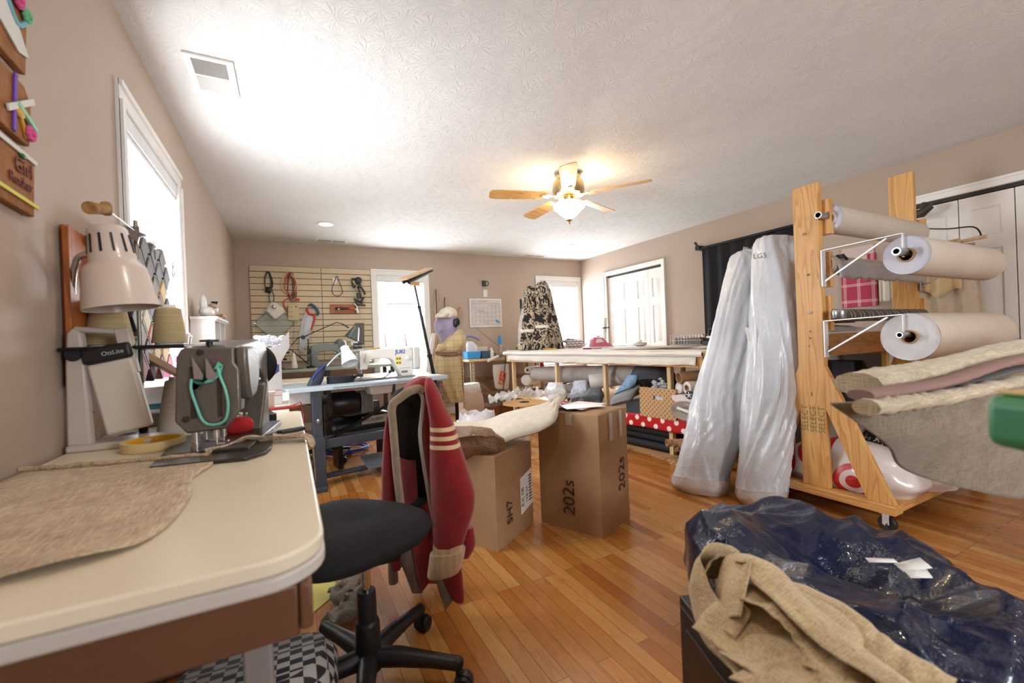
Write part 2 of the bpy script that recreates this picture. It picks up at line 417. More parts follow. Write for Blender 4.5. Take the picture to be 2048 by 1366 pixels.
def bifold(num, a0, a1, leaves=4, dark_top=True):
    w = .062; f = B()
    for y0, y1, z0, z1 in ((a0-w, a0, 0, 2.06), (a1, a1+w, 0, 2.06), (a0-w, a1+w, 2.06, 2.06+w)):
        f.b2(XR-.016, XR, y0, y1, z0, z1)
    for y0, y1, z0, z1 in ((a0-w, a0-w+.02, 0, 2.04+w), (a1+w-.02, a1+w, 0, 2.04+w), (a0-w, a1+w, 2.04+w, 2.06+w)):
        f.b2(XR-.028, XR-.014, y0, y1, z0, z1)
    fr = struct(f, 'door_%d' % num, TRIM)
    t = B(); t.b2(XR+.03, XR+.07, a0, a1, 2.035, 2.058); t.build('door_track', m('track_dark', '#2a2826', .5), fr, smooth=0)
    t = B(); t.b2(XR+.1, XR+.14, a0, a1, 0, 2.06); t.build('closet_back', m('closet_dark', '#3a342e', .9), fr, smooth=0)
    lw = (a1-a0)/leaves
    for k in range(leaves):
        y0, y1 = a0+k*lw+.003, a0+(k+1)*lw-.003; b = B(); z0, z1 = .015, 2.028; st = .062
        panels = [(1.62, 1.90), (.95, 1.50), (.22, .82)]
        if num == 3: panels = [(1.72, 1.93), (.98, 1.62), (.2, .88)]
        xf, xb = XR+.032, XR+.065
        b.b2(xf, xb, y0, y0+st, z0, z1).b2(xf, xb, y1-st, y1, z0, z1)
        zz = z0
        for p0, p1 in sorted(panels)+[(z1, z1)]:
            b.b2(xf, xb, y0+st, y1-st, zz, p0); zz = p1
        for p0, p1 in panels:               # raised panel: slope in, flat field
            ya, yb_ = y0+st, y1-st; i = .022; j = .04
            def loop(d, x): return [(x, ya+d, p0+d), (x, yb_-d, p0+d), (x, yb_-d, p1-d), (x, ya+d, p1-d)]
            L = [loop(0, xf), loop(.012, xf+.012), loop(i, xf+.012), loop(j, xf+.003)]
            vs = [q for l in L for q in l]; fs = []
            for r in range(3):
                fs += [(r*4+q, r*4+(q+1) % 4, (r+1)*4+(q+1) % 4, (r+1)*4+q) for q in range(4)]
            fs.append((12, 13, 14, 15)); b.add(vs, fs)
        lf = b.build('door_leaf', DOORM, fr, smooth=30)
        if k in (1, 2):
            kn = B().lathe([(0, 0), (.012, 0), (.009, .012), (.017, .022), (.017, .03), (0, .036)], (xf, y0+.03 if k == 2 else y1-.03, .93), (-1, 0, 0), 16)
            kn.build('door_knob', m('knob_white', '#e8e6e2', .3), lf)
    return fr
bifold(1, *D1); bifold(3, *D3)
f = B(); w = .062
for y0, y1, z0, z1 in ((D2[0]-w, D2[0], 0, 2.06), (D2[1], D2[1]+w, 0, 2.06), (D2[0]-w, D2[1]+w, 2.06, 2.06+w)): f.b2(XR-.016, XR, y0, y1, z0, z1)
d2 = struct(f, 'door_2', TRIM)
B().b2(XR+.1, XR+.14, D2[0], D2[1], 0, 2.06).build('door_slab', DOORM, d2, bevel=.003)
BASE = m('baseboard_white', '#e6e2da', .4)
def base_run(name, boxes):
    b = B()
    for x in boxes: b.b2(*x, 0, .09); b.b2(*x, .09, .1)
    struct(b, name, BASE, bevel=.004)
b_ = B()
for q in ((1.22, 1.3, .9, 2.06), (2.3, 2.38, .9, 2.06), (1.22, 2.38, 2.06, 2.14), (1.22, 2.38, .82, .9)): b_.b2(q[0], q[1], YF, YF+.015, q[2], q[3])
w4 = struct(b_, 'window_4', TRIM); B().b2(1.3, 2.3, YF-.06, YF-.056, .9, 2.06).build('window_pane', GLASS, w4, smooth=0)  # added window, unseen behind the camera, for neutral daylight on the right side
base_run('baseboard_back', [(XL, XR, YB-.014, YB)])
base_run('baseboard_left', [(XL, XL+.014, YF, YB-.015)])
base_run('baseboard_right', [(XR-.014, XR, D1[1]+.07, YB-.015), (XR-.014, XR, D2[1]+.07, D1[0]-.07), (XR-.014, XR, D3[1]+.07, D2[0]-.07), (XR-.014, XR, YF, D3[0]-.07)])

# ------------------------------------------------------------------ light
world = bpy.data.worlds.new('sky'); SC.world = world; world.use_nodes = True; wn = world.node_tree
bg = wn.nodes['Background']; bg.inputs['Color'].default_value = (.92, .96, 1, 1); bg.inputs['Strength'].default_value = 26
def area(name, loc, dirv, sx, sy, power, col, portal=False, spread=None):
    l = bpy.data.lights.new(name, 'AREA'); l.shape = 'RECTANGLE'; l.size = sx; l.size_y = sy; l.energy = power; l.color = col
    if portal: l.cycles.is_portal = True
    if spread: l.spread = spread
    o = bpy.data.objects.new(name, l); COL.objects.link(o); o.location = loc
    o.rotation_euler = V(dirv).to_track_quat('-Z', 'Y').to_euler(); return o
zc = (WZ0+WZ1)/2; zh = WZ1-WZ0
area('portal_left', (XL-.14, sum(W1)/2, zc), (1, 0, 0), zh if False else W1[1]-W1[0], zh, 1, (1, 1, 1), True)
area('portal_back', (sum(W2)/2, YB+.14, zc), (0, -1, 0), W2[1]-W2[0], zh, 1, (1, 1, 1), True)
area('portal_back_right', (sum(W3)/2, YB+.14, zc), (0, -1, 0), W3[1]-W3[0], zh, 1, (1, 1, 1), True)
area('portal_added_front', (1.8, YF-.14, 1.48), (0, 1, 0), 1.0, 1.16, 1, (1, 1, 1), True)  # portal for the added window behind the camera
SC.view_settings.view_transform = 'Standard'; SC.view_settings.look = 'None'; SC.view_settings.gamma = 1; SC.view_settings.exposure = .1
SC.cycles.use_denoising = True; SC.cycles.max_bounces = 7; SC.cycles.diffuse_bounces = 4; SC.cycles.glossy_bounces = 3; SC.cycles.transparent_max_bounces = 12
SC.cycles.sample_clamp_indirect = 6; SC.cycles.caustics_reflective = False; SC.cycles.caustics_refractive = False
# ------------------------------------------------------------------ ceiling fixtures
LAMPW = (1, .78, .52)
def bulb(name, loc, power, col, size=.04, typ='POINT', spot=None):
    l = bpy.data.lights.new(name, typ); l.energy = power; l.color = col
    if typ == 'SPOT': l.spot_size = spot; l.spot_blend = .6
    l.shadow_soft_size = size
    o = bpy.data.objects.new(name, l); COL.objects.link(o); o.location = loc; return o
BRASS = m('brushed_brass', '#c9b48a', .22, 1, bs=200, bst=.05)
BLADE = mat_wood('fan_blade_oak', '#d9ac6a', '#cf9d58', '#b98543', 'x', False, .4)
fx, fy = 2.12, 2.96
fan = thing('ceiling_fan', 'five blade ceiling fan with pale oak blades and lit glass bowl', 'ceiling fan', (fx, fy, 2.10))
B().lathe([(0, 2.44), (.10, 2.44), (.105, 2.425), (.10, 2.39), (.128, 2.37), (.135, 2.30), (.125, 2.262), (.09, 2.245), (0, 2.24)], (fx, fy, 0), n=40).build('motor_housing', BRASS, fan)
B().lathe([(0, 2.24), (.045, 2.24), (.045, 2.215), (.07, 2.21), (.07, 2.2), (0, 2.2)], (fx, fy, 0), n=32).build('light_fitter', BRASS, fan)
GL = m('lit_glass', '#fff4e0', .3, emit=(1, .83, .6, 1), es=7)
B().lathe([(.06, 2.205), (.115, 2.195), (.132, 2.175), (.128, 2.155), (.10, 2.13), (.06, 2.09), (.022, 2.062), (.0, 2.06)], (fx, fy, 0), n=40).build('glass_bowl', GL, fan)
B().lathe([(0, 2.062), (.024, 2.062), (.027, 2.054), (.014, 2.046), (.006, 2.04), (.006, 2.02), (0, 2.018)], (fx, fy, 0), n=20).build('finial', BRASS, fan)
for k in range(5):
    a = R(-53+72*k); ca, sa = math.cos(a), math.sin(a)
    o = (fx, fy, 2.255)
    b = B(); b.T = Matrix.Translation(o) @ Matrix.Rotation(a, 4, 'Z')
    b.bar((.09, 0, 0), (.19, 0, -.005), .03, .006); b.prism([(.16, -.045), (.235, -.03), (.235, .03), (.16, .045), (.185, 0)], .004, (0, 0, -.008))
    ir = b.build('blade_iron', BRASS, fan)
    b = B(); b.T = Matrix.Translation(o) @ Matrix.Rotation(a, 4, 'Z') @ Matrix.Rotation(R(11), 4, 'X')
    pl = [(.2, -.05), (.24, -.055), (.6, -.068), (.655, -.06), (.67, -.035), (.67, .035), (.655, .06), (.6, .068), (.24, .055), (.2, .05)]
    b.prism(pl, .006, (0, 0, -.002)); b.build('fan_blade', BLADE, fan)
for dx, dy in ((.155, 0), (-.08, .134), (-.08, -.134)): bulb('fan_bulb', (fx+dx, fy+dy, 2.222), 7, (1, .74, .45), .03)
def can(x, y, label):
    t = thing('recessed_light', label, 'ceiling light', (x, y, 2.42), group='recessed ceiling lights')
    B().hollow((x, y, 2.434), (x, y, 2.4405), .095, .072, 32).build('trim_ring', TRIM, t)
    B().lathe([(0, 2.4385), (.072, 2.4385)], (x, y, 0), n=28).build('lamp_face', m('lamp_face', '#ffffff', .3, emit=(1, .86, .66, 1), es=14), t)
    bulb('recessed_bulb', (x, y, 2.41), 10 if y > 3 else 20, (1, .84, .66), .06, 'SPOT', R(150))
can(.41, 5.17, 'round recessed ceiling light above the slatwall'); can(3.734, 5.263, 'round recessed ceiling light above the far right corner')
can(.41, .75, 'round recessed ceiling light over the foreground sewing table, behind the camera'); can(3.73, -.7, 'round recessed ceiling light over the right closet, beside the camera')
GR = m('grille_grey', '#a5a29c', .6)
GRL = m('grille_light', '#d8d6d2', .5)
t = thing('return_air_grille', 'white two section ceiling return grille above the left window', 'vent', (-.32, 2.56, 2.42))
B().b2(-.39, -.19, 2.40, 2.73, 2.428, 2.4395).build('grille_frame', TRIM, t, bevel=.002)
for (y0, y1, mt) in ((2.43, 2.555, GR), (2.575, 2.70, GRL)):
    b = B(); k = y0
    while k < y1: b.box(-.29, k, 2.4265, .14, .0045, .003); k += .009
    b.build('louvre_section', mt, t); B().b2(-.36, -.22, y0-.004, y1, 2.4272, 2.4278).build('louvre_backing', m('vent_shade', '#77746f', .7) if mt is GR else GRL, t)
for (x, y, lb) in ((.53, 5.93, 'slim ceiling register in front of the slatwall wall'), (3.6, 6.02, 'slim ceiling register near the far right window')):
    t = thing('ceiling_register', lb, 'vent', (x, y, 2.42), group='ceiling registers')
    B().b2(x-.19, x+.19, y-.07, y+.07, 2.431, 2.4395).build('register_frame', TRIM, t, bevel=.002)
    b = B()
    for s in (-1, 1):
        for k in range(9): b.box(x+s*.085, y-.04+k*.01, 2.43, .15, .004, .004)
    b.build('register_slats', GR, t)
# ------------------------------------------------------------------ shared materials
STEEL = m('steel', '#b9babd', .25, 1, bs=120, bst=.05)
CHROME = m('chrome', '#d8d8da', .1, 1)
BLACKP = m('black_plastic', '#17171a', .45, col2='#1d1d20')
BLACKM = m('black_metal', '#141416', .35, .3)
WHITEP = m('white_plastic', '#e6e4e0', .35, col2='#dedcd8')
CREAM = m('cream_laminate', '#e9dfc8', .32, col2='#e4d9c0', vs=3)
GREYMET = m('blue_grey_metal', '#424a55', .4, .3, col2='#3a424c')
CARDB = m('cardboard', '#a98763', .75, col2='#a07e5b', vs=9, bs=60, bst=.15)
CARDB2 = m('cardboard_tube', '#b38f68', .7, col2='#a98560', vs=9)
PINE = mat_wood('pine_z', '#d9a868', '#d09c5a', '#bd8646', 'z')
PINEX = mat_wood('pine_x', '#d9a868', '#d09c5a', '#bd8646', 'x')
PINEY = mat_wood('pine_y', '#d9a868', '#d09c5a', '#bd8646', 'y')
PALEZ = mat_wood('pale_lumber_z', '#d9bf95', '#d2b586', '#c3a270', 'z')
PALEX = mat_wood('pale_lumber_x', '#d9bf95', '#d2b586', '#c3a270', 'x')
PALEY = mat_wood('pale_lumber_y', '#d9bf95', '#d2b586', '#c3a270', 'y')
BURLAP = mat_weave('burlap', '#dcc7a6', '#93775a', 330, .95, 1.0)
PAPER = m('paper', '#efeeea', .7)
RED = m('red_fabric', '#b5121b', .8, col2='#a00f18')
FILM = mat_film('clear_film')

# ------------------------------------------------------------------ foreground sewing table
TZ = .80
def round_rect(x0, x1, y0, y1, r, n=8, rs=None):
    rs = rs or (r, r, r, r); p = []
    for (cx, cy, a0, rr) in ((x1-rs[0], y0+rs[0], -90, rs[0]), (x1-rs[1], y1-rs[1], 0, rs[1]), (x0+rs[2], y1-rs[2], 90, rs[2]), (x0+rs[3], y0+rs[3], 180, rs[3])):
        for k in range(n+1):
            a = R(a0+90*k/n); p.append((cx+rr*math.cos(a), cy+rr*math.sin(a)))
    return p
t = thing('sewing_table', 'cream topped sewing table with rounded corners in the left foreground', 'table', (-.27, 1.3, 0))
B().prism(round_rect(-.555, .035, .615, 2.05, .05, rs=(.075, .03, .02, .02)), .022, (0, 0, TZ-.022)).build('table_top', CREAM, t, bevel=.004)
B().prism(round_rect(-.552, .036, .614, 2.048, .05, rs=(.075, .03, .02, .02)), .020, (0, 0, TZ-.0425)).build('edge_band', m('edge_grey', '#c9c4bd', .4, col2='#c0bbb4'), t, bevel=.004)
BRN = m('brown_cabinet', '#6b4630', .5, col2='#5f3d29')
b = B()
pr = [(.62, TZ-.042), (.62, .70), (.66, .685), (.72, .685), (.735, .70), (.745, .715), (.775, .715), (.785, .70), (.80, .66), (.83, .65), (1.9, .65), (1.9, TZ-.042)]
b.prism([(-y, z) for y, z in pr][::-1] if False else pr, .016, (.0, 0, 0), (0, 1, 0), (0, 0, 1))
b.b2(-.53, .0, .625, .641, .69, TZ-.042).b2(-.53, 0, 1.88, 1.9, .66, TZ-.042)
b.build('apron', BRN, t, bevel=.004)
for (x, y) in ((-.06, .80), (-.48, .80), (-.06, 1.8), (-.48, 1.8)):
    B().b2(x-.02, x+.02, y-.02, y+.02, .02, TZ-.042).build('leg', m('grey_tube', '#8e8b88', .45, .2), t, bevel=.004)
for y in (.80, 1.8): B().b2(-.54, 0, y-.022, y+.022, 0, .03).build('foot_bar', m('grey_tube'), t, bevel=.006)
# burlap lying on the table
def sheet(poly_fn, nu, nv, z, amp, ns=6, thick=.0025, edge=0):
    b = B()
    def fn(u, v):
        p = poly_fn(u, v); return (p[0], p[1], z+amp*(.5+nz(p[0], p[1], 1.3, ns))+edge*(max(0, 1-min(u, 1-u, v, 1-v)*14)))
    return b.grid(nu, nv, fn)
def quad(a, b_, cc, d):
    """u along a->b, v along a->d"""
    def f(u, v): return (lerp(lerp(a[0], b_[0], u), lerp(d[0], cc[0], u), v), lerp(lerp(a[1], b_[1], u), lerp(d[1], cc[1], u), v))
    return f
b = B()
edge = spline([(-.19, 1.285, 0), (-.165, 1.20, 0), (-.185, 1.09, 0), (-.165, .96, 0), (-.17, .82, 0), (-.195, .75, 0), (-.26, .72, 0)], 36)
def fb(u, v):
    e = edge[int(round(u*36))]; s = V((lerp(-.55, -.56, u), lerp(1.39, .70, u), 0)); p = s.lerp(e, v)
    return (p.x, p.y, TZ+.003+.004*(.6+nz(p.x, p.y, 0, 7))+(.012*max(0, (u-.82)/.18)*(v > .55)*(v-.55)*2))
b.grid(36, 24, fb)
bl = b.build('burlap_cloth', BURLAP, loc=(-.36, 1.0, TZ+.001), solid=.002); tag(bl, 'wide piece of tan burlap lying on the cream table in the foreground', 'fabric')
b = B(); b.tube([(x, y+.004*math.sin(k), TZ+.0105) for k, (x, y) in enumerate([(lerp(-.555, -.185, i/24), lerp(1.392, 1.29, i/24)) for i in range(25)])], [.0055+.0012*math.sin(i*2.1) for i in range(25)], 8)
b.build('selvedge', mat_weave('burlap_edge', '#c9b493', '#8d7454', 300, .95, .8), bl)
# masking tape
b = B(); o = V((-.345, 1.535, TZ+.001)); b.hollow(o, o+V((0, 0, .024)), .072, .062, 48)
tp = solo(b, 'masking_tape', m('tape_tan', '#d8c08e', .6, col2='#cdb47f'), 'roll of tan masking tape with yellow core lying flat', 'tape', smooth=30)
B().hollow(o+V((0, 0, .0005)), o+V((0, 0, .0235)), .0622, .059, 48).build('tape_core', m('core_yellow', '#dba513', .5), tp)
solo(B().prism([(-.30, 1.46), (-.22, 1.44), (-.19, 1.60), (-.27, 1.62)], .001, (0, 0, TZ+.0003)), 'paper_sheet', PAPER, 'white paper sheet under the sewing machine bed', 'paper')

# ------------------------------------------------------------------ industrial sewing machines
def arc(cx, cy, rx, ry, a0, a1, n=6): return [(cx+rx*math.cos(R(lerp(a0, a1, k/n))), cy+ry*math.sin(R(lerp(a0, a1, k/n)))) for k in range(n+1)]
def sewing_machine(name, label, loc, rz, body, dark, s=1.0, L=.46, motor=False, black=False):
    t = thing(name, label, 'sewing machine', loc, rz)
    X = lambda k=0: Matrix.Scale(s, 4)
    def nb():
        b = B(); b.T = Matrix.Scale(s, 4); return b
    h = .272
    prof = [(.012, .085), (.075, .085)]+arc(.155, .095, .075, .085, 175, 95, 6)+[(.25, .178)]+arc(.27, .12, .07, .055, 85, 10, 6)+[(L-.115, .0), (L, 0), (L, h-.03), (L-.02, h-.01), (L-.1, h), (.1, h-.012), (.02, h-.02), (.012, h-.03)]
    nb().prism(prof, .115, (0, .0575, 0), (1, 0, 0), (0, 0, 1)).build('machine_arm', body, t, bevel=.014*s, bseg=3, local=True)
    nb().b2(-.03, L+.01, -.09, .09, -.012, .004).build('bed_plate', dark, t, bevel=.003, local=True)
    b = nb(); b.prism([(-.05, .10), (-.05, .225), (-.035, .255), (.035, .255), (.05, .225), (.05, .10), (.035, .07), (-.035, .07)], .012, (.012, 0, 0), (0, 1, 0), (0, 0, 1))
    fp = b.build('face_plate', m('face_'+name, '#e4e2dc' if not black else '#8b8985', .4, .0 if not black else .5), t, bevel=.003, local=True)
    b = nb(); b.cyl((.03, -.02, .08), (.03, -.02, .025), .006); b.cyl((.03, -.02, .03), (.03, -.02, .006), .0012, n=8); b.build('needle_bar', STEEL, t, local=True)
    b = nb(); b.cyl((.03, .018, .09), (.03, .018, .02), .006); b.bar((.03, .02, .018), (.03, -.03, .012), .012, .004); b.b2(.018, .042, -.045, .0, .002, .007); b.build('presser_foot', STEEL, t, bevel=.001, local=True)
    b = nb(); b.cyl((L, 0, .19), (L+.012, 0, .19), .028); b.lathe([(.03, 0), (.062, .002), (.068, .012), (.062, .024), (.03, .026), (.025, .018), (.0, .018)], (L+.01, 0, .19), (1, 0, 0), 32)
    b.build('hand_wheel', BLACKM if not motor else WHITEP, t, local=True)
    b = nb(); b.lathe([(0, 0), (.014, 0), (.014, .004), (.005, .006), (.005, .014), (.012, .016), (.012, .02), (.003, .022), (.003, .03), (0, .03)], (.11, -.058, .16), (0, -1, 0), 20)
    b.build('tension_dial', CHROME, t, local=True)
    b = nb(); b.tube([(.05, -.05, .24), (.045, -.07, .2), (.05, -.066, .15), (.08, -.06, .15)], .0018, 6); b.tube([(.06, -.06, .235), (.06, -.07, .175)], .002, 6); b.build('thread_guide', CHROME, t, local=True)
    if motor:
        nb().prism([(-.075, .07), (-.075, .25), (-.06, .272), (.06, .272), (.075, .25), (.075, .07), (.06, .05), (-.06, .05)], .075, (L+.002, 0, 0), (0, 1, 0), (0, 0, 1)).build('motor_housing', m('juki_grey', '#c9c9c4', .4), t, bevel=.012, local=True)
    return t
GREYH = m('hammered_grey', '#78736c', .35, .55, col2='#6a655f', bs=160, bst=.35, bd=.004)
sm = sewing_machine('sewing_machine', 'grey hammered metal industrial sewing machine with teal snips hanging on its face', (-.187, 1.34, TZ+.012), R(81), GREYH, m('bed_steel', '#4a4641', .3, .7), 1.05, .36, black=True)
M0 = W[sm.name]
b = B(); b.T = M0
b.prism([(-.07, .08), (-.062, .24), (-.05, .262), (.064, .262), (.064, .22), (.074, .205), (.074, .10), (.05, .065), (.04, .052), (-.045, .048)], .014, (-.004, 0, 0), (0, -1, 0), (0, 0, 1))
b.build('face_cover', GREYH, sm, bevel=.005)
b = B(); b.T = M0
for yy in (.028, -.03): b.b2(-.023, -.017, yy-.004, yy+.004, .085, .215)
for (yy, zz) in ((.01, .25), (-.035, .07), (.045, .085)): b.lathe([(0, 0), (.008, 0), (.008, .003), (0, .004)], (-.018, yy, zz), (-1, 0, 0), 12)
b.build('cover_slot', m('slot_dark', '#3c3833', .5, .4), sm)
b = B(); b.T = M0; b.prism([(.02, .12), (.0, .17), (-.012, .23), (-.01, .262), (.06, .262), (.10, .25), (.12, .215), (.115, .17), (.08, .13)][::-1], .03, (-.0, -.062, 0), (1, 0, 0), (0, 0, 1)); b.build('side_cover', GREYH, sm, bevel=.008)
b = B(); b.T = M0; b.cyl((.02, 0, .262), (.02, 0, .278), .008); b.lathe([(0, 0), (.022, 0), (.022, .005), (0, .007)], (.02, 0, .277)); b.build('oil_cap', BLACKP, sm)
b = B(); b.T = M0; b.lathe([(.05, 0), (.068, .003), (.076, .015), (.068, .028), (.05, .03), (.05, .0)], (.385, -.01, .20), (1, 0, 0), 36)
b.build('balance_wheel', BLACKM, sm)
b = B(); b.T = M0; b.cyl((-.005, .03, .07), (-.005, .03, .002), .009); b.cyl((-.005, .03, .022), (-.005, .03, .002), .012); b.build('presser_bar', STEEL, sm)
b = B(); b.T = M0; b.cyl((-.005, -.015, .07), (-.005, -.015, .03), .007); b.cyl((-.005, -.015, .03), (-.005, -.015, .0), .003); b.build('needle_clamp', CHROME, sm)
# dark bed slab below the foot
solo(B().prism([(-.29, 1.24), (-.10, 1.20), (-.06, 1.24), (-.05, 1.29), (-.05, 1.62), (-.31, 1.65)], .008, (0, 0, TZ+.0012)), 'machine_bed_cover', m('bed_steel'), 'dark steel bed plate set into the table under the grey machine', 'machine bed', bevel=.003)
# thread snips hanging on the face
b = B(); b.T = M0 @ Matrix.Translation((-.028, -.005, -.03)); TEAL = m('teal_plastic', '#6fbfae', .4)
s = thing('thread_snips', 'mint green thread snips with open steel blades hung on the machine face', 'scissors', tuple(M0 @ V((-.03, -.01, .14))))
lp = spline([(0, .032, .215), (0, .034, .19), (0, .025, .15), (0, .012, .11), (0, -.008, .097), (0, -.035, .105), (0, -.044, .14), (0, -.04, .18), (0, -.03, .215), (0, -.024, .24)], 40)
b.tube(lp, .0036, 8); b.prism([(-.012, .205), (-.03, .22), (-.036, .245), (-.026, .255), (-.004, .215), (.014, .2), (.02, .19), (.034, .185), (.034, .212), (.02, .20)], .006, (0, 0, 0), (0, 1, 0), (0, 0, 1))
b.build('snips_handle', TEAL, s)
b = B(); b.T = M0 @ Matrix.Translation((-.031, -.005, -.03)); b.prism([(.026, .215), (.029, .272), (.006, .225), (.008, .212)], .0015, (0, 0, 0), (0, 1, 0), (0, 0, 1)); b.prism([(.0, .215), (.0, .268), (-.022, .222), (-.018, .21)], .0015, (0, 0, 0), (0, 1, 0), (0, 0, 1)); b.build('snips_blade', STEEL, s)
# pincushion
p = thing('pincushion', 'red pincushion stuck with white and green headed pins', 'pincushion', (-.145, 1.545, TZ+.01))
b = B(); b.ball(-.145, 1.545, TZ+.036, .04, .03, .026, 24, 14, .75); b.build('cushion', RED, p)
b = B(); b2 = B()
for k in range(22):
    a = rnd.uniform(0, 6.28); rr = rnd.uniform(0, .026); x, y = -.145+rr*math.cos(a)*1.2, 1.545+rr*math.sin(a); z = TZ+.063-rr*rr*8
    dx, dy = rnd.uniform(-.004, .004), rnd.uniform(-.004, .004)
    (b if k % 4 else b2).ball(x+dx, y+dy, z+.010, .0028, nu=8, nv=6); b.cyl((x, y, z-.004), (x+dx, y+dy, z+.01), .0005, n=5)
b.build('pin_head', m('pin_white', '#ece4c8', .3), p); b2.build('pin_head_green', m('pin_green', '#2c5c38', .3), p)
# shears and ruler
s = thing('fabric_shears', 'black handled shears lying by the pincushion pointing at the table edge', 'scissors', (-.03, 1.50, TZ))
b = B(); b.bar((-.13, 1.44, TZ+.012), (-.03, 1.50, TZ+.014), .02, .003); b.build('shear_blade', STEEL, s)
b = B(); b.tube(spline([(-.04, 1.485, TZ+.012), (.0, 1.50, TZ+.012), (.025, 1.51, TZ+.012), (.032, 1.50, TZ+.012), (.01, 1.485, TZ+.012), (-.03, 1.475, TZ+.012)], 24), .006, 8); b.build('shear_handle', BLACKP, s)
solo(B().prism([(-.10, 1.52), (.0, 1.56), (-.005, 1.585), (-.105, 1.545)], .004, (0, 0, TZ+.0005)), 'plastic_ruler', m('ruler_clear', '#b9b49c', .2), 'narrow olive plastic ruler beside the black shears', 'ruler')
# burlap strip curling over the right edge of the table
b = B(); path = spline([(-.19, 1.30, TZ+.012), (-.15, 1.345, TZ+.012), (-.11, 1.385, TZ+.024), (-.075, 1.39, TZ+.014), (-.03, 1.375, TZ+.011), (.02, 1.35, TZ+.011), (.045, 1.33, TZ-.0), (.05, 1.315, TZ-.05), (.052, 1.31, TZ-.11)], 48)
def fs_(u, v):
    p = path[int(round(u*48))]; w = lerp(.022, .048, min(1, u*3)); q = (v-.5)*w*2
    return (p.x-.18*q*(u < .8), p.y-q*.55+.03*u, p.z+.004*math.sin(v*9+u*12)+(.008 if v > .85 else 0))
b.grid(48, 8, fs_)
solo(b, 'burlap_strip', BURLAP, 'narrow burlap strip leading from the needle and over the table edge', 'fabric', solid=.002)
# black spring clamp lamp base & small things behind the machine
s = thing('bracket_clamp', 'black folding metal bracket behind the grey sewing machine', 'bracket', (-.10, 1.9, TZ))
B().b2(-.13, -.05, 1.80, 1.84, TZ, TZ+.028).build('bracket_foot', BLACKM, s, bevel=.003)
b = B(); b.bar((-.06, 1.82, TZ+.02), (-.15, 1.95, TZ+.085), .02, .006); b.bar((-.15, 1.95, TZ+.085), (-.12, 2.0, TZ+.12), .016, .006); b.bar((-.12, 1.82, TZ+.02), (-.17, 1.9, TZ+.06), .016, .006); b.build('bracket_arm', BLACKM, s)
# cones
def cone(x, y, z, label, col, h=.115, r0=.047, r1=.026, group=None, key=None):
    t = thing('thread_cone', label, 'thread', (x, y, z), group=group)
    mm = mat_pattern('thread_'+(key or col), lambda n, v: ramp(n, noise_(n, coords(n, (4, 4, 90)), 2, 3), [(.3, c(col)), (.7, tuple(q*.82 for q in c(col)[:3])+(1,))]), .7, sheen=.3)
    B().lathe([(0, .006), (r0, .006), (r0*1.01, .012), (r1, h-.004), (r1*.8, h), (0, h)], (x, y, z), n=32).build('thread_winding', mm, t)
    B().lathe([(0, 0), (r0*.85, 0), (r0*.82, .006), (0, .006)], (x, y, z), n=24).build('cone_base', WHITEP, t)
    B().lathe([(r1*.62, h), (r1*.55, h+.01), (r1*.3, h+.01), (r1*.3, h)], (x, y, z), n=20).build('cone_tip', WHITEP, t)
    return t
cone(-.345, 1.76, 1.092, 'beige thread cone standing on the black tray right of the pole', '#b5a275', .12, .046, .034)
cone(-.495, 1.765, 1.092, 'beige thread cone on the black tray half hidden behind the lamp', '#b8a679', .13, .06, .04)
cone(-.345, 1.80, TZ, 'tall white thread cone standing on the table beside the grey machine', '#d6d0c6', .175, .05, .026)
# stand with tray and wire arm
s = thing('thread_stand', 'metal thread stand with black tray and wire arm carrying a cork', 'thread stand', (-.43, 1.80, TZ))
B().cyl((-.43, 1.80, TZ), (-.43, 1.80, 1.50), .0065, n=12).build('pole', m('pole_grey', '#8f8a80', .4, .7), s)
B().lathe([(0, 0), (.065, 0), (.065, .008), (.012, .014), (.012, .05), (0, .05)], (-.43, 1.80, TZ)).build('stand_base', BLACKM, s)
b = B(); b.b2(-.558, -.28, 1.60, 1.88, 1.080, 1.090); b.build('tray', BLACKM, s, bevel=.004)
b = B(); b.T = Matrix.Translation((-.43, 1.79, 1.45)); b.prism([(.016*math.cos(k*PI/5)*(1 if k % 2 else 2), .016*math.sin(k*PI/5)*(1 if k % 2 else 2)) for k in range(10)], .008, (0, 0, 0), (1, 0, 0), (0, .3, 1)); b.build('guide_hub', STEEL, s)
arm = spline([(-.42, 1.52, 1.455), (-.42, 1.66, 1.455), (-.42, 1.80, 1.455), (-.415, 1.96, 1.455), (-.41, 2.12, 1.45), (-.41, 2.20, 1.425), (-.41, 2.22, 1.39), (-.41, 2.20, 1.375), (-.41, 2.18, 1.39), (-.41, 2.19, 1.42)], 50)
B().tube(arm, .0012, 6).build('wire_arm', STEEL, s)
b = B(); b.ball(-.42, 1.51, 1.455, .012, .012, .018, e=.6); b.cyl((-.42, 1.50, 1.45), (-.43, 1.43, 1.433), .013, .016, 14); b.build('cork', m('cork', '#a9824f', .85, col2='#7d5a33', vs=60), s)
b = B(); b.tube([(-.415, 1.96+.008*math.cos(k), 1.442+.012*math.sin(k)) for k in [i*.52 for i in range(12)]], .001, 5, True); b.box(-.415, 1.96, 1.415, .004, .016, .022); b.box(-.415, 1.955, 1.428, .004, .03, .006); b.build('wire_charm', STEEL, s)

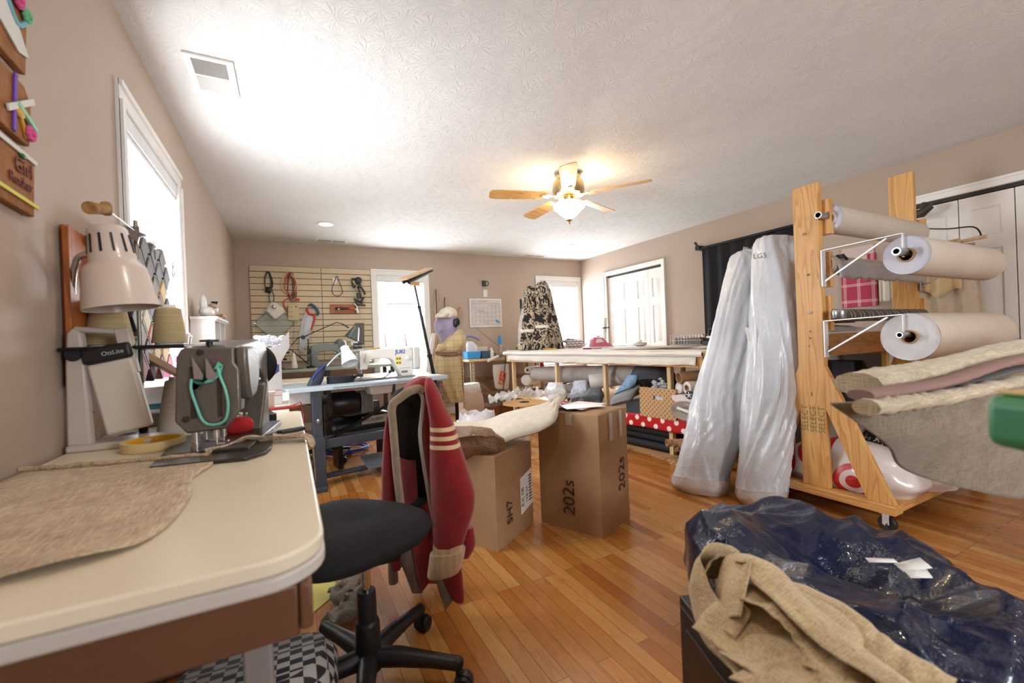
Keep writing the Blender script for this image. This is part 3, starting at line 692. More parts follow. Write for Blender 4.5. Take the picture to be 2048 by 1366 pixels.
# ------------------------------------------------------------------ folding desk lamp
OW = m('ott_white', '#bfb6ac', .4, col2='#b8afa5')
s = thing('folding_lamp', 'pale folding desk lamp with black hinge and hanging light panel', 'lamp', (-.452, 1.635, TZ), R(-6))
def nb(): return B()
nb().b2(-.095, .095, -.045, .075, 0, .02).build('lamp_base', OW, s, bevel=.006, local=True)
b = nb(); b.prism([(-.098, .015), (-.045, .015), (-.052, .24), (-.058, .33), (-.075, .345), (-.09, .33), (-.095, .24)], .03, (0, .0, 0), (1, 0, 0), (0, 0, 1)); b.build('lamp_post', OW, s, bevel=.006, local=True)
b = nb(); b.tube([(-.075, -.02, .34), (.03, -.02, .33)], .009, 10); b.bar((.03, -.02, .34), (.052, -.02, .21), .02, .032); b.build('lamp_handle', OW, s, bevel=.003, local=True)
b = nb(); b.T = Matrix.Translation((0, -.02, .27)) @ Matrix.Rotation(R(-11), 4, 'Y'); b.box(.0, -.005, -.0, .112, .035, .044); b.build('hinge_housing', BLACKP, s, bevel=.008, local=True)
b = nb(); b.T = Matrix.Translation((0, -.02, .27)) @ Matrix.Rotation(R(-11), 4, 'Y'); b.box(.0, -.004, -.125, .105, .03, .205); b.build('light_panel', m('ott_panel', '#cdc5ba', .35), s, bevel=.008, local=True)
b = nb(); b.cyl((-.075, -.035, .27), (-.075, .01, .27), .019); b.build('pivot_knob', BLACKP, s, bevel=.002, local=True)
b = nb(); b.T = Matrix.Translation((0, -.02, .27)) @ Matrix.Rotation(R(-11), 4, 'Y'); b.text('OttLite', .017, (-.01, -.0235, -.006), (1, 0, 0), (0, 0, 1), .0003); b.build('lamp_lettering', m('logo_grey', '#b8b8b8', .5), s, local=True)
b = nb(); b.tube([(-.10, -.005, .10), (-.07, -.02, .103), (-.045, -.005, .105)], .0025, 6); b.build('twine_tie', m('twine', '#6b5a44', .8), s, local=True)
# gooseneck lamp
SH = m('shade_white', '#d3c4bb', .25, col2='#cfc0b6', coat=.4)
hx, hy, hz = -.425, 1.60, 1.272
s = thing('gooseneck_lamp', 'off white bell shaded gooseneck task lamp with slotted neck', 'lamp', (-.55, 1.72, TZ))
ax = V((-.12, .02, 1)).normalized()
b = B(); b.lathe([(0, .175), (.037, .175), (.044, .168), (.053, .085), (.056, .072), (.066, .064), (.072, .052), (.086, -.052), (.087, -.056), (.084, -.056), (.069, .047), (.051, .08), (.042, .16), (0, .16)], (hx, hy, hz-.02), ax, 48); b.build('lamp_shade', SH, s)
b = B(); d, u_, q_ = B().frame(V((0, 0, 0)), ax)
for k in range(12):
    a = k*PI/6; dr = u_*math.cos(a)+q_*math.sin(a); o = V((hx, hy, hz-.02)); b.bar(o+ax*.098+dr*.0522, o+ax*.15+dr*.0468, .005, .003, dr)
b.build('vent_slot', BLACKP, s)
b = B(); pts = spline([(-.485, 1.60, 1.35), (-.52, 1.63, 1.335), (-.545, 1.67, 1.26), (-.55, 1.70, 1.15), (-.55, 1.72, .98), (-.55, 1.72, TZ+.01)], 60)
b.tube(pts, [.0085 if i % 2 else .0075 for i in range(61)], 12); b.build('flexible_arm', CHROME, s)
B().b2(-.563, -.52, 1.69, 1.75, TZ, TZ+.03).build('lamp_clamp', OW, s, bevel=.004)

# ------------------------------------------------------------------ diamond thread rack on the left wall
RACKO = mat_wood('rack_orange', '#b0642c', '#a85c26', '#8d4a1c', 'z', False, .45)
rk = thing('thread_rack', 'orange wooden diamond rack full of thread packs beside the left window', 'rack', (-.53, 1.9, .95))
z0 = .98; y = 1.64; pl = [(y, z0), (y, 1.43), (y+.02, 1.44), (y+.06, 1.425), (y+.18, 1.365), (y+.09, 1.285), (y+.18, 1.215), (y+.09, 1.14), (y+.18, 1.065), (y+.09, 1.0), (y+.12, .98)]
B().prism(pl[::-1], .014, (-.5535, 0, 0), (0, 1, 0), (0, 0, 1)).build('rack_panel', RACKO, rk, bevel=.002)
B().b2(-.563, -.5535, 1.66, 2.38, .98, 1.44).build('rack_back', RACKO, rk)
b = B()
for k in range(-3, 9):
    for sgn in (1, -1):
        a = V((-.528, 1.80+.125*k, .98 if sgn > 0 else 1.44)); e = a+V((0, .46, .46*sgn))
        if a.y < 1.80: dl = 1.80-a.y; a += V((0, dl, dl*sgn))
        if e.y > 2.36: dl = e.y-2.36; e -= V((0, dl, dl*sgn))
        if e.y-a.y > .05: b.bar(a, e, .05, .004)
b.build('rack_divider', RACKO, rk)
packcols = {'black': '#191b22', 'navy': '#1f2436', 'charcoal': '#3a3833', 'yellow': '#c9a23a', 'cream': '#cfc6a4', 'brown': '#6d3c22', 'green': '#23483b', 'purple': '#4a1d46', 'mustard': '#b59a35', 'red': '#8e1f2a', 'pink': '#c2527e', 'orange': '#b5622c', 'teal': '#2c6a72'}
rows = [(1.45, ['charcoal', 'black', 'black', 'black']), (1.385, ['black', 'charcoal', 'navy', 'black']), (1.32, ['black', 'navy', 'charcoal', 'yellow']), (1.25, ['charcoal', 'black', 'charcoal', 'navy']), (1.19, ['black', 'cream', 'charcoal', 'brown']),
        (1.13, ['brown', 'orange', 'brown', 'orange']), (1.07, ['green', 'purple', 'mustard', 'yellow']), (1.01, ['red', 'purple', 'red', 'pink'])]
for ri, (z, cl) in enumerate(rows):
    for k, cn in enumerate(cl):
        y = 1.90+k*.125+(ri % 2)*.062; x = -.508
        o = thing('thread_pack', '%s thread pack in the %s row of the rack' % (cn, ['topmost', 'second', 'third', 'fourth', 'fifth', 'sixth', 'seventh', 'lowest'][ri]) + (', nearest the far end' if k == 3 else (', %s behind the panel' % ['first', 'second', 'third'][k])), 'thread', (x, y, z), group='thread packs in the diamond rack')
        for q, off in enumerate((-.022, .022)):
            b = B().at((x+off*1.2, y, z), rx=R(45)); b.box(0, 0, 0, .045, .072, .072, .96); b.build('skein', m('pack_'+cn, packcols[cn], .55, sheen=.4, bs=90, bst=.3), o, bevel=.004)
        b = B().at((x+.001, y, z), rx=R(45)); b.box(0, .038, 0, .098, .004, .078); b.build('pack_sleeve', m('sleeve', '#d8d0c6', .3), o)

# ------------------------------------------------------------------ window end of the table: wooden cross stand, sill clutter
LW = m('stand_wood', '#a8855e', .6, col2='#9c7850')
s = thing('cross_leg_stand', 'light wooden cross legged sewing basket stand before the left window', 'stand', (-.40, 2.30, .64))
b = B(); b.bar((-.47, 2.02, 1.06), (-.33, 2.42, .88), .02, .028); b.build('stand_rail', LW, s, bevel=.002)
b = B(); b.bar((-.41, 2.30, .93), (-.44, 2.02, .74), .02, .026); b.build('stand_leg', LW, s, bevel=.002)
b = B(); b.tube([(-.40, 2.14, .92), (-.40, 2.14, .86), (-.40, 2.14, .80)], [.004, .006, .014], 12); b.build('stand_spindle', STEEL, s)
solo(B().b2(-.50, -.33, 1.98, 2.12, TZ, TZ+.05), 'pattern_box', m('olive_card', '#8c8676', .8, col2='#6f6a5a', vs=12), 'worn olive cardboard box behind the folding lamp panel', 'box', bevel=.004)
# low side table under the window carrying the clutter
s = thing('side_table', 'white side table under the left window with craft supplies', 'table', (-.36, 2.5, 0))
B().b2(-.55, -.01, 2.09, 3.1, .765, .79).build('table_top', m('side_white', '#e2ddd4', .4), s, bevel=.003)
for (x, y) in ((-.53, 2.12), (-.04, 2.12), (-.53, 3.07), (-.04, 3.07)): B().b2(x-.018, x+.018, y-.018, y+.018, 0, .765).build('leg', m('side_white'), s, bevel=.002)
SA = m('storage_teal', '#2d6f7a', .5)
s = thing('craft_box', 'teal and white craft storage box on the side table', 'box', (-.44, 2.35, .79)); B().b2(-.53, -.35, 2.24, 2.5, .79, .86).build('box_body', SA, s, bevel=.003); B().b2(-.53, -.35, 2.24, 2.5, .86, .93).build('box_lid', m('teal_lid', '#dfe4e2', .4), s, bevel=.003)
b = B(); b.text('to Coats', .034, (-.3495, 2.29, .815), (0, 1, 0), (0, 0, 1), .0004); b.build('box_lettering', PAPER, s)
def jar(x, y, z, r, h, col, lid, label, tilt=0, grp='thread jars at the left window'):
    t = thing('thread_jar', label, 'jar', (x, y, z), group=grp)
    mt = Matrix.Translation((x, y, z)) @ Matrix.Rotation(tilt, 4, 'X')
    b = B(); b.T = mt; b.lathe([(0, 0), (r, 0), (r*1.06, h), (0, h)], n=24); b.build('jar_body', m('jar_'+col, col, .25, coat=.5), t)
    b = B(); b.T = mt; b.lathe([(0, h), (r*1.15, h), (r*1.15, h+.012), (0, h+.014)], n=24); b.build('jar_lid', m('lid_'+lid, lid, .4), t)
solo(B().b2(-.555, -.43, 2.66, 3.24, .79, 1.0).b2(-.555, -.40, 2.66, 3.24, 1.0, 1.02), 'riser_shelf', WHITEP, 'white riser under the row of thread jars', 'shelf', bevel=.003)
jars = [(2.70, .033, .06, '#5a2f8a', '#e8e0dc', 'purple'), (2.79, .033, .062, '#c9808a', '#eadfd8', 'dusty pink'), (2.88, .033, .062, '#cc7f86', '#eadfd8', 'rose'), (2.97, .033, .06, '#d49aa0', '#efe6e0', 'light pink'), (3.06, .03, .058, '#e2b8b8', '#efe6e0', 'pale pink')]
for y, r, h, cc_, ld, nm in jars: jar(-.47, y, 1.02, r, h, cc_, ld, '%s thread jar with white lid on the riser' % nm)
jar(-.50, 2.76, 1.10, .036, .06, '#9a8a84', '#d9d2cc', 'grey thread jar with black topped lid tilted above the pink jars', R(-25)); jar(-.50, 2.88, 1.10, .028, .05, '#6e5450', '#cfc6c0', 'brown thread jar tilted above the pink jars', R(-20))
solo(B().lathe([(0, 0), (.04, 0), (.055, .11), (.05, .115), (0, .115)], (-.33, 2.12, .945), n=28), 'purple_pot', m('deep_purple', '#3a1f6a', .35, coat=.3), 'deep purple tapered pot below the black tray', 'pot')
solo(B().b2(-.40, -.27, 2.10, 2.22, .79, .945), 'spool_box', m('mauve_box', '#8a5a6a', .7, col2='#4f6a58', vs=16), 'mottled mauve and green box beneath the purple pot', 'box', bevel=.003)
b = B()
for k in range(26): b.ball(-.46+rnd.uniform(-.03, .03), 2.56+rnd.uniform(-.05, .05), .95+rnd.uniform(-.02, .1), .018, .018, .004, 8, 4)
solo(b, 'ribbon_bow', m('hot_pink', '#d85b98', .6), 'pink ribbon pom pom at the foot of the window', 'ribbon')

# ------------------------------------------------------------------ little wall shelf with figurines
s = thing('wall_shelf', 'small white cubby shelf on the left wall past the window', 'shelf', (-.50, 3.7, 1.1))
b = B(); b.b2(-.562, -.43, 3.42, 3.44, 1.06, 1.28).b2(-.562, -.43, 3.92, 3.94, 1.06, 1.28).b2(-.562, -.43, 3.42, 3.94, 1.06, 1.08).b2(-.562, -.43, 3.67, 3.69, 1.08, 1.28); b.build('shelf_box', WHITEP, s, bevel=.002)
b = B(); b.b2(-.562, -.41, 3.40, 3.96, 1.28, 1.30).b2(-.562, -.42, 3.41, 3.95, 1.27, 1.28); b.build('shelf_top', WHITEP, s, bevel=.003)
s = thing('cat_figurine', 'white and brown reclining cat figurine with a black hat on the wall shelf', 'figurine', (-.49, 3.6, 1.30))
CW = m('cat_white', '#dcdad6', .4)
b = B(); b.ball(-.49, 3.56, 1.34, .045, .10, .04); b.ball(-.50, 3.50, 1.39, .02, .03, .06); b.ball(-.47, 3.66, 1.365, .035, .045, .035); b.build('cat_body', CW, s)
b = B(); b.ball(-.465, 3.64, 1.385, .03, .04, .022); b.build('cat_saddle', m('cat_tan', '#a88c74', .5), s)
b = B(); b.ball(-.46, 3.69, 1.405, .02, .022, .022); b.cyl((-.46, 3.69, 1.418), (-.46, 3.69, 1.422), .026); b.build('cat_hat', m('glossy_black', '#0e0e10', .12), s)
b = B(); b.ball(-.44, 3.82, 1.325, .035, .06, .022); b.ball(-.44, 3.90, 1.33, .02, .03, .018); b.tube([(-.43, 3.78, 1.33), (-.42, 3.72, 1.32), (-.42, 3.68, 1.315)], .008)
solo(b, 'tiger_figurine', mat_pattern('tiger', lambda n, v: ramp(n, math_(n, 'FRACT', math_(n, 'MULTIPLY', noise_(n, coords(n, (1, 60, 6)), 1.5, 1), 5)), [(.4, c('#d08a2c')), (.6, c('#e8dcc8')), (.8, c('#2c2018'))]), .5), 'orange striped tiger figurine lying on the wall shelf', 'figurine')
b = B(); b.ball(-.47, 3.78, 1.10, .02, .02, .03); b.ball(-.47, 3.78, 1.135, .013); solo(b, 'red_ornament', RED, 'small red ornament inside the wall shelf', 'ornament')

# ------------------------------------------------------------------ three cork craft plaques
CORK = m('plaque_cork', '#9c6a3c', .85, col2='#86562c', vs=30)
def flower(b, y, z, r, x=XL+.026):
    for k in range(9):
        a = k*2*PI/9; b.ball(x, y+math.cos(a)*r*.62, z+math.sin(a)*r*.62, .006, r*.36, r*.36, 8, 6)
    b.ball(x+.004, y, z, .007, r*.4, r*.4, 8, 6)
def strip(b, y0, z0, y1, z1, w, x=XL+.021): b.bar((x, y0, z0), (x, y1, z1), w, .004, (1, 0, 0)) 
s = thing('cork_plaque', 'topmost cork craft plaque with white fish shape and green flower', 'wall plaque', (XL+.01, 1.36, 1.77), group='cork craft plaques')
B().prism([(1.15, 1.775), (1.47, 1.755), (1.485, 1.89), (1.46, 1.94), (1.40, 1.965), (1.15, 1.97)], .016, (XL+.002, 0, 0), (0, 1, 0), (0, 0, 1)).build('cork_board', CORK, s, bevel=.003)
b = B(); b.prism([(1.22, 1.83), (1.36, 1.90), (1.42, 1.87), (1.475, 1.80), (1.43, 1.79), (1.36, 1.82), (1.24, 1.80)], .004, (XL+.019, 0, 0), (0, 1, 0), (0, 0, 1)); b.build('paper_shape', m('paper_white', '#d9dad6', .8), s)
b = B(); flower(b, 1.43, 1.915, .022); b.build('pink_flower', m('craft_pink', '#cf4f8a', .7), s)
b = B(); flower(b, 1.465, 1.90, .018); b.build('green_flower', m('craft_green', '#6cc08a', .7), s)
b = B(); b.tube([(XL+.022, lerp(1.34, 1.475, k/8), 1.875+.02*math.sin(k*.9)) for k in range(9)], .006, 6); b.build('blue_ribbon', m('craft_blue', '#6fb6c8', .6), s)
s = thing('cork_plaque', 'middle cork craft plaque crossed by purple, white and mint ribbons', 'wall plaque', (XL+.01, 1.36, 1.6), group='cork craft plaques')
B().prism([(1.15, 1.60), (1.475, 1.582), (1.49, 1.69), (1.46, 1.725), (1.15, 1.745)], .016, (XL+.002, 0, 0), (0, 1, 0), (0, 0, 1)).build('cork_board', CORK, s, bevel=.003)
b = B(); strip(b, 1.40, 1.59, 1.415, 1.73, .012); b.build('purple_ribbon', m('craft_purple', '#6a3fa8', .6), s)
b = B(); strip(b, 1.37, 1.63, 1.485, 1.70, .014, XL+.024); b.build('white_ribbon', m('paper_white'), s)
b = B(); strip(b, 1.41, 1.66, 1.49, 1.63, .012, XL+.026); b.build('mint_ribbon', m('craft_mint', '#8fd0b0', .6), s)
b = B(); flower(b, 1.46, 1.61, .02); b.build('pink_flower', m('craft_pink'), s)
b = B(); b.ball(XL+.022, 1.425, 1.645, .006, .02, .014); strip(b, 1.43, 1.64, 1.455, 1.595, .008); b.build('gold_key', m('craft_gold', '#d0a030', .5), s)
s = thing('cork_plaque', 'lowest cork craft plaque lettered Girl Rocker between white and yellow ribbons', 'wall plaque', (XL+.01, 1.36, 1.42), group='cork craft plaques')
B().prism([(1.15, 1.425), (1.485, 1.412), (1.495, 1.555), (1.15, 1.572)], .016, (XL+.002, 0, 0), (0, 1, 0), (0, 0, 1)).build('cork_board', CORK, s, bevel=.003)
b = B(); strip(b, 1.2, 1.562, 1.495, 1.548, .011); b.build('white_ribbon', m('paper_white'), s)
b = B(); strip(b, 1.2, 1.452, 1.495, 1.438, .009); b.build('yellow_ribbon', m('craft_yellow', '#d8cf5a', .6), s)
b = B(); b.text('Girl', .05, (XL+.02, 1.395, 1.50), (0, 1, 0), (0, 0, 1), .001); b.text('Rocker', .034, (XL+.02, 1.372, 1.468), (0, 1, 0), (0, 0, 1), .001); b.build('plaque_lettering', m('burnt_red', '#6d2a1c', .7), s)
b = B(); b.ball(XL+.022, 1.43, 1.543, .005, .012, .006); b.build('green_bead', m('bead_green', '#1f6a3a', .4), s)
# priority mail box beyond the machine
s = thing('mailing_box', 'white mailing box with blue eagle badge holding bubble wrap', 'box', (-.10, 2.30, .79))
WB = m('box_white', '#eeeef0', .6)
b = B(); b.b2(-.19, -.04, 2.44, 2.60, .79, 1.075); b.build('box_body', WB, s, bevel=.002)
b = B(); b.prism([(0, 0), (.07, .05), (.07, .13), (0, .10)], .002, (-.04, 2.44, 1.0), (.6, .0, .35), (0, 0, 1)); b.prism([(0, 0), (.06, .04), (.06, .05), (0, .02)], .002, (-.04, 2.6, 1.06), (.8, .0, .2), (0, -1, 0)); b.build('box_flap', WB, s)
b = B(); b.prism([(-.102, .955), (-.102, .99), (-.075, .998), (-.048, .99), (-.048, .955), (-.075, .935)], .0006, (0, 2.4393, 0), (1, 0, 0), (0, 0, 1)) if False else b.prism([(-.102, .955), (-.075, .935), (-.048, .955), (-.048, .99), (-.102, .99)], .0008, (0, 2.4398, 0), (1, 0, 0), (0, 0, 1))
b.build('eagle_badge', m('badge_blue', '#3f63a8', .5), s)
b = B()
for z in (1.0, .86, .835): b.b2(-.19 if z < .9 else -.19, -.105 if z > .9 else -.04, 2.4392, 2.4399, z, z+.0025)
b.build('red_stripe', m('stripe_red', '#c0283a', .5), s)
b = B(); b.text('USPS', .011, (-.092, 2.4385, .968), (1, 0, 0), (0, 0, 1), .0003); b.text('PRIORITY', .012, (-.18, 2.4393, 1.035), (1, 0, 0), (0, 0, 1), .0003); b.build('box_lettering', m('letter_grey', '#c4c8d0', .5), s)
bw = B()
for k in range(60):
    bw.ball(rnd.uniform(-.16, -.02), 2.46+rnd.uniform(0, .13), 1.085+rnd.uniform(-.01, .045), .014, .014, .011, 8, 6)
solo(bw, 'bubble_wrap', mat_film('bubble_film', '#e8eaf0', .5, .1, 60), 'clear bubble wrap spilling from the top of the white mailing box', 'bubble wrap', kind='stuff')
solo(B().b2(-.14, -.07, 2.28, 2.33, .79, .855).b2(-.145, -.065, 2.275, 2.335, .855, .87), 'cream_tin', m('cream_tin', '#d9cfc0', .5), 'small cream lidded tin in front of the mailing box', 'tin', bevel=.003)
b = B(); b.b2(-.12, .03, 2.22, 2.27, .7901, .80); b.tube([(.0, 2.25, .80), (.04, 2.28, .81), (.05, 2.3, .74), (.04, 2.28, .6)], .002, 6)
solo(b, 'red_pliers', m('red_handle', '#b02a24', .4), 'red handled pliers and cord on the edge of the side table', 'pliers')
# ------------------------------------------------------------------ soft shapes
def onp(u, v, P0, n):
    """where the line of sight through a photograph point meets a plane"""
    q = _F*860.31+_Rr*(u-1024)+_U*(683-v); o = V((0, 0, CZ)); n = V(n); return o+q*((V(P0)-o).dot(n)/q.dot(n))
def loft(b, rows, n=28, nr=28, wr=0, ws=9, e=.8, nrm=None, fold=0, ff=7):
    """rows of (left, right, thickness[, along-normal shift]); elliptical sections, closed ends, with wrinkles"""
    Ls = spline([r[0] for r in rows], nr); Rs = spline([r[1] for r in rows], nr); Th = spline([(r[2], r[3] if len(r) > 3 else 0, 0) for r in rows], nr)
    sg = lambda x: math.copysign(abs(x)**e, x); vs = []
    for k in range(nr+1):
        a, q = Ls[k], Rs[k]; cc = (a+q)/2; w = (q-a)/2; ax = (Ls[min(k+1, nr)]+Rs[min(k+1, nr)])-(Ls[max(k-1, 0)]+Rs[max(k-1, 0)])
        N_ = V(nrm).normalized() if nrm else w.cross(ax).normalized(); t = max(Th[k].x, .0005)
        cc = cc+N_*Th[k].y
        for i in range(n):
            g = 2*PI*i/n; p = cc+w*sg(math.cos(g))+N_*(t/2)*sg(math.sin(g)); d = (p-cc)
            kk = 1+wr*(nz(p.x, p.y, p.z*.5, ws)+.5*nz(p.x+5, p.y, p.z*.6, ws*2.3))+fold*math.sin(g*ff+3*nz(0, 0, p.z, 3)+k*.12)*(1 if fold else 0)
            vs.append(cc+d*kk)
    fs = [(k*n+i, k*n+(i+1) % n, (k+1)*n+(i+1) % n, (k+1)*n+i) for k in range(nr) for i in range(n)]
    fs += [tuple(range(n))[::-1], tuple(range(nr*n, nr*n+n))]
    return b.add(vs, fs)
def pxrows(rows, P0, n, th):
    """rows (v, uL, uR[, thickness[, shift[, vR]]]) read off the photograph, standing on a plane"""
    o = []
    for r in rows:
        v, a, q = r[:3]; t = r[3] if len(r) > 3 and r[3] is not None else th; s = r[4] if len(r) > 4 else 0; v2 = r[5] if len(r) > 5 else v
        o.append((onp(a, v, P0, n), onp(q, v2, P0, n), t, s))
    return o

# ------------------------------------------------------------------ office chair and the cardigan on it
SEATM = m('chair_fabric', '#121315', .85, col2='#191a1c', bs=300, bst=.4, vs=20)
cx0, cy0 = .185, 1.40
ch = thing('office_chair', 'black armless swivel chair with five castors, a red cardigan on its back', 'chair', (cx0, cy0, 0))
b = B()
sc0 = V((.165, 1.515, .487))
def seatf(u, v):
    a = 2*PI*u; r = 1+.10*math.cos(3*a+.6); rad = .0 if v in (0, 1) else 1
    prof = [(0, .0), (.55, .004), (.86, -.004), (.97, -.02), (1, -.04), (.95, -.062), (.7, -.07), (0, -.07)]
    k = v*(len(prof)-1); i = min(int(k), len(prof)-2); f = k-i; pr, pz = lerp(prof[i][0], prof[i+1][0], f), lerp(prof[i][1], prof[i+1][1], f)
    x, y = math.cos(a)*.235*r*pr, math.sin(a)*.235*r*pr
    return (sc0.x+x, sc0.y+y, sc0.z+pz+.03*(-x*.4)-.10*max(0, -y-.10)+.05*max(0, y))
b.grid(48, 14, seatf, cu=True); b.build('seat', SEATM, ch, smooth=80)
B().box(cx0, cy0+.03, .41, .20, .16, .03).build('seat_plate', BLACKM, ch, bevel=.006)
B().cyl((cx0, cy0, .28), (cx0, cy0, .42), .0135, n=20).build('gas_lift', CHROME, ch)
b = B(); b.lathe([(0, .31), (.026, .31), (.028, .30), (.029, .22), (.034, .215), (.036, .205), (.040, .10), (.04, .07), (0, .07)], (cx0, cy0, 0), n=28); b.build('column_cover', BLACKP, ch)
for k in range(5):
    a = R(-31+72*k); d = V((math.cos(a), math.sin(a), 0)); o = V((cx0, cy0, 0))
    b = B(); b.tube([o+d*.02+V((0, 0, .105)), o+d*.10+V((0, 0, .105)), o+d*.20+V((0, 0, .095)), o+d*.275+V((0, 0, .085))], [.03, .028, .022, .02], 12); b.ball(*(o+d*.275+V((0, 0, .085))), .021, nu=12, nv=8)
    lg = b.build('leg', BLACKP, ch)
    p = o+d*.275; q = V((-d.y, d.x, 0)); b = B()
    b.cyl(p+V((0, 0, .09)), p+V((0, 0, .05)), .006); pc = p+d*.018+V((0, 0, .027))
    for s in (-1, 1): b.lathe([(0, 0), (.024, 0), (.027, .004), (.027, .014), (.024, .018), (0, .018)], pc+q*s*.006, q*s, 20)
    b.lathe([(.029, -.01), (.030, .01), (.026, .012)], pc, q, 20)
    b.build('castor', BLACKP, lg)
UB = V((.79, -.61, 0)).normalized(); NB = V((-.61, -.79, 0)).normalized(); PB = V((.44, 1.725, 0))
b = B()
def backf(u, v):
    a = 2*PI*u; s = lambda x: math.copysign(abs(x)**.7, x); w, h = .115*s(math.cos(a)), .15*s(math.sin(a)); k = math.sin(PI*v) if False else None
    t = (v-.5)*2; r = math.sqrt(max(0, 1-abs(t)**3)) if abs(t) < 1 else 0
    return PB+UB*w*r+V((0, 0, .745+h*r))+NB*(t*.028)
b.grid(40, 10, backf, cu=True); b.build('backrest', SEATM, ch, smooth=80)
b = B(); b.bar(V((cx0+.02, cy0+.06, .405)), PB+V((0, 0, .42))-NB*.06, .05, .012); b.bar(PB+V((0, 0, .415))-NB*.06, PB+V((0, 0, .78))-NB*.035, .05, .012, NB); b.build('back_bracket', BLACKM, ch, bevel=.003)

KNIT = m('red_knit', '#8c1319', .9, col2='#7e1117', vs=30, bs=420, bst=.5, bd=.002, sheen=.25)
def knit_stripes(n, v):
    geo = N(n, 'ShaderNodeNewGeometry'); s = N(n, 'ShaderNodeSeparateXYZ'); n.links.new(geo.outputs['Position'], s.inputs[0]); z = s.outputs[2]
    base = ramp(n, noise_(n, v, 30, 4), [(.3, c('#8c1319')), (.7, c('#7e1117'))]); f = None
    for zc_ in STRZ:
        d = math_(n, 'COMPARE', z, zc_, .0078); f = d if f is None else math_(n, 'MAXIMUM', f, d)
    return mix(n, f, base, c('#d9bd92'))
PS = PB+NB*.075
STRZ = [onp(885, v, PS, NB).z for v in (855, 872, 889)]
STRK = mat_pattern('striped_knit', knit_stripes, .9, sheen=.25)
RIB = mat_pattern('cream_rib', lambda n, v: mix(n, .35, ramp(n, noise_(n, v, 20), [(.3, c('#cfb28a')), (.7, c('#c0a27a'))]), ramp(n, math_(n, 'FRACT', noise_(n, coords(n, (1, 1, .01)), 60, 0)), [(.4, (.5, .45, .4)), (.6, (1, 1, 1))]), 'MULTIPLY'), .9, sheen=.4)
BAND = m('cardigan_band', '#a8957e', .9, col2='#998671', vs=20, bs=300, bst=.3, sheen=.4)
cg = thing('cardigan', 'dark red knitted cardigan with cream cuffs and striped sleeve draped over the chair back', 'cardigan', tuple(PB+V((0, 0, .3))))
P1 = PB-NB*.03
b = B(); loft(b, pxrows([(752, 838, 850, .02), (762, 822, 862, .09), (785, 802, 872, .11), (820, 790, 880, .09, -.03), (900, 786, 885, .06, -.05), (1000, 790, 888, .06, -.06), (1100, 800, 895, .05, -.05), (1160, 812, 905, .04, -.05), (1180, 822, 900, .01, -.05)], P1-NB*.05, NB, .05), n=40, nr=40, wr=.05, nrm=NB, fold=.02); b.build('cardigan_back', KNIT, cg, smooth=80)
# yoke over the top of the backrest
P2 = PB+NB*.035
b = B(); loft(b, pxrows([(756, 836, 852, .05, -.03), (766, 818, 862, .07, -.02), (778, 806, 868, .07, -.01), (788, 812, 866, .04, 0)], P2, NB, .05), n=30, nr=14, wr=.03, nrm=NB); b.build('yoke', KNIT, cg, smooth=80)
b = B(); loft(b, pxrows([(790, 800, 806, .02), (815, 782, 792, .05), (860, 772, 788, .06), (920, 767, 794, .06), (975, 765, 800, .05), (1010, 765, 806, .04), (1060, 776, 812, .04), (1120, 780, 806, .03), (1140, 782, 800, .02)], P2, NB, .05), n=24, nr=36, wr=.10, nrm=NB); b.build('left_panel', KNIT, cg, smooth=80)
b = B(); loft(b, pxrows([(775, 852, 868, .03), (800, 846, 880, .06), (840, 843, 884, .06), (900, 850, 885, .06), (960, 858, 890, .05), (1020, 862, 895, .05), (1080, 868, 905, .05), (1140, 880, 922, .04), (1195, 905, 928, .03), (1206, 915, 926, .01)], P2, NB, .05), n=24, nr=40, wr=.07, nrm=NB); b.build('right_panel', KNIT, cg, smooth=80)
def strap(b, pts, w, P, th=.008, sh=.0):
    """flat band following photograph points"""
    q = spline([onp(u, v, P, NB)+NB*sh for u, v in pts], 40); vs = []
    for k in range(41):
        t = (q[min(k+1, 40)]-q[max(k-1, 0)]).normalized(); s = t.cross(NB).normalized(); ww = w/2
        for a_, d_ in ((-1, 0), (-.7, 1), (.7, 1), (1, 0), (.7, -1), (-.7, -1)): vs.append(q[k]+s*a_*ww+NB*d_*th/2)
    b.add(vs, [(k*6+i, k*6+(i+1) % 6, k*6+6+(i+1) % 6, k*6+6+i) for k in range(40) for i in range(6)]+[(0, 1, 2, 3, 4, 5)[::-1], tuple(range(240, 246))])
P3 = PB+NB*.075
b = B(); strap(b, [(847, 786), (838, 778), (820, 782), (800, 796), (784, 812), (786, 850), (790, 900), (794, 950), (800, 1000), (806, 1060)], .034, P3); b.build('front_band', BAND, cg, smooth=60)
b = B(); strap(b, [(838, 780), (846, 800), (843, 835), (840, 870), (846, 920), (854, 970), (862, 1015), (872, 1060)], .016, P3); b.build('front_band', m('band_pale', '#b9b6b4', .9), cg, smooth=60)
b = B(); loft(b, pxrows([(1050, 800, 830, .03), (1100, 795, 835, .03), (1150, 812, 842, .025), (1185, 824, 846, .015)], P2, NB, .03), n=20, nr=16, wr=.05, nrm=NB); b.build('lower_band', m('pinkish_band', '#93837c', .9), cg, smooth=80)
b = B(); loft(b, pxrows([(1040, 822, 862, .03), (1100, 826, 862, .03), (1150, 835, 866, .025), (1180, 843, 848, .012)], P2+NB*.012, NB, .03), n=20, nr=16, wr=.05, nrm=NB); b.build('front_hem', KNIT, cg, smooth=80)
b = B(); loft(b, pxrows([(1125, 866, 900, .02), (1160, 872, 906, .02), (1190, 880, 912, .015), (1205, 886, 918, .008, 0, 1185), (1218, 890, 893, .004)], P2, NB, .03), n=20, nr=16, wr=.02, nrm=NB); b.build('lower_band', m('band_pale2', '#98908a', .9, col2='#857d77', vs=14), cg, smooth=80)
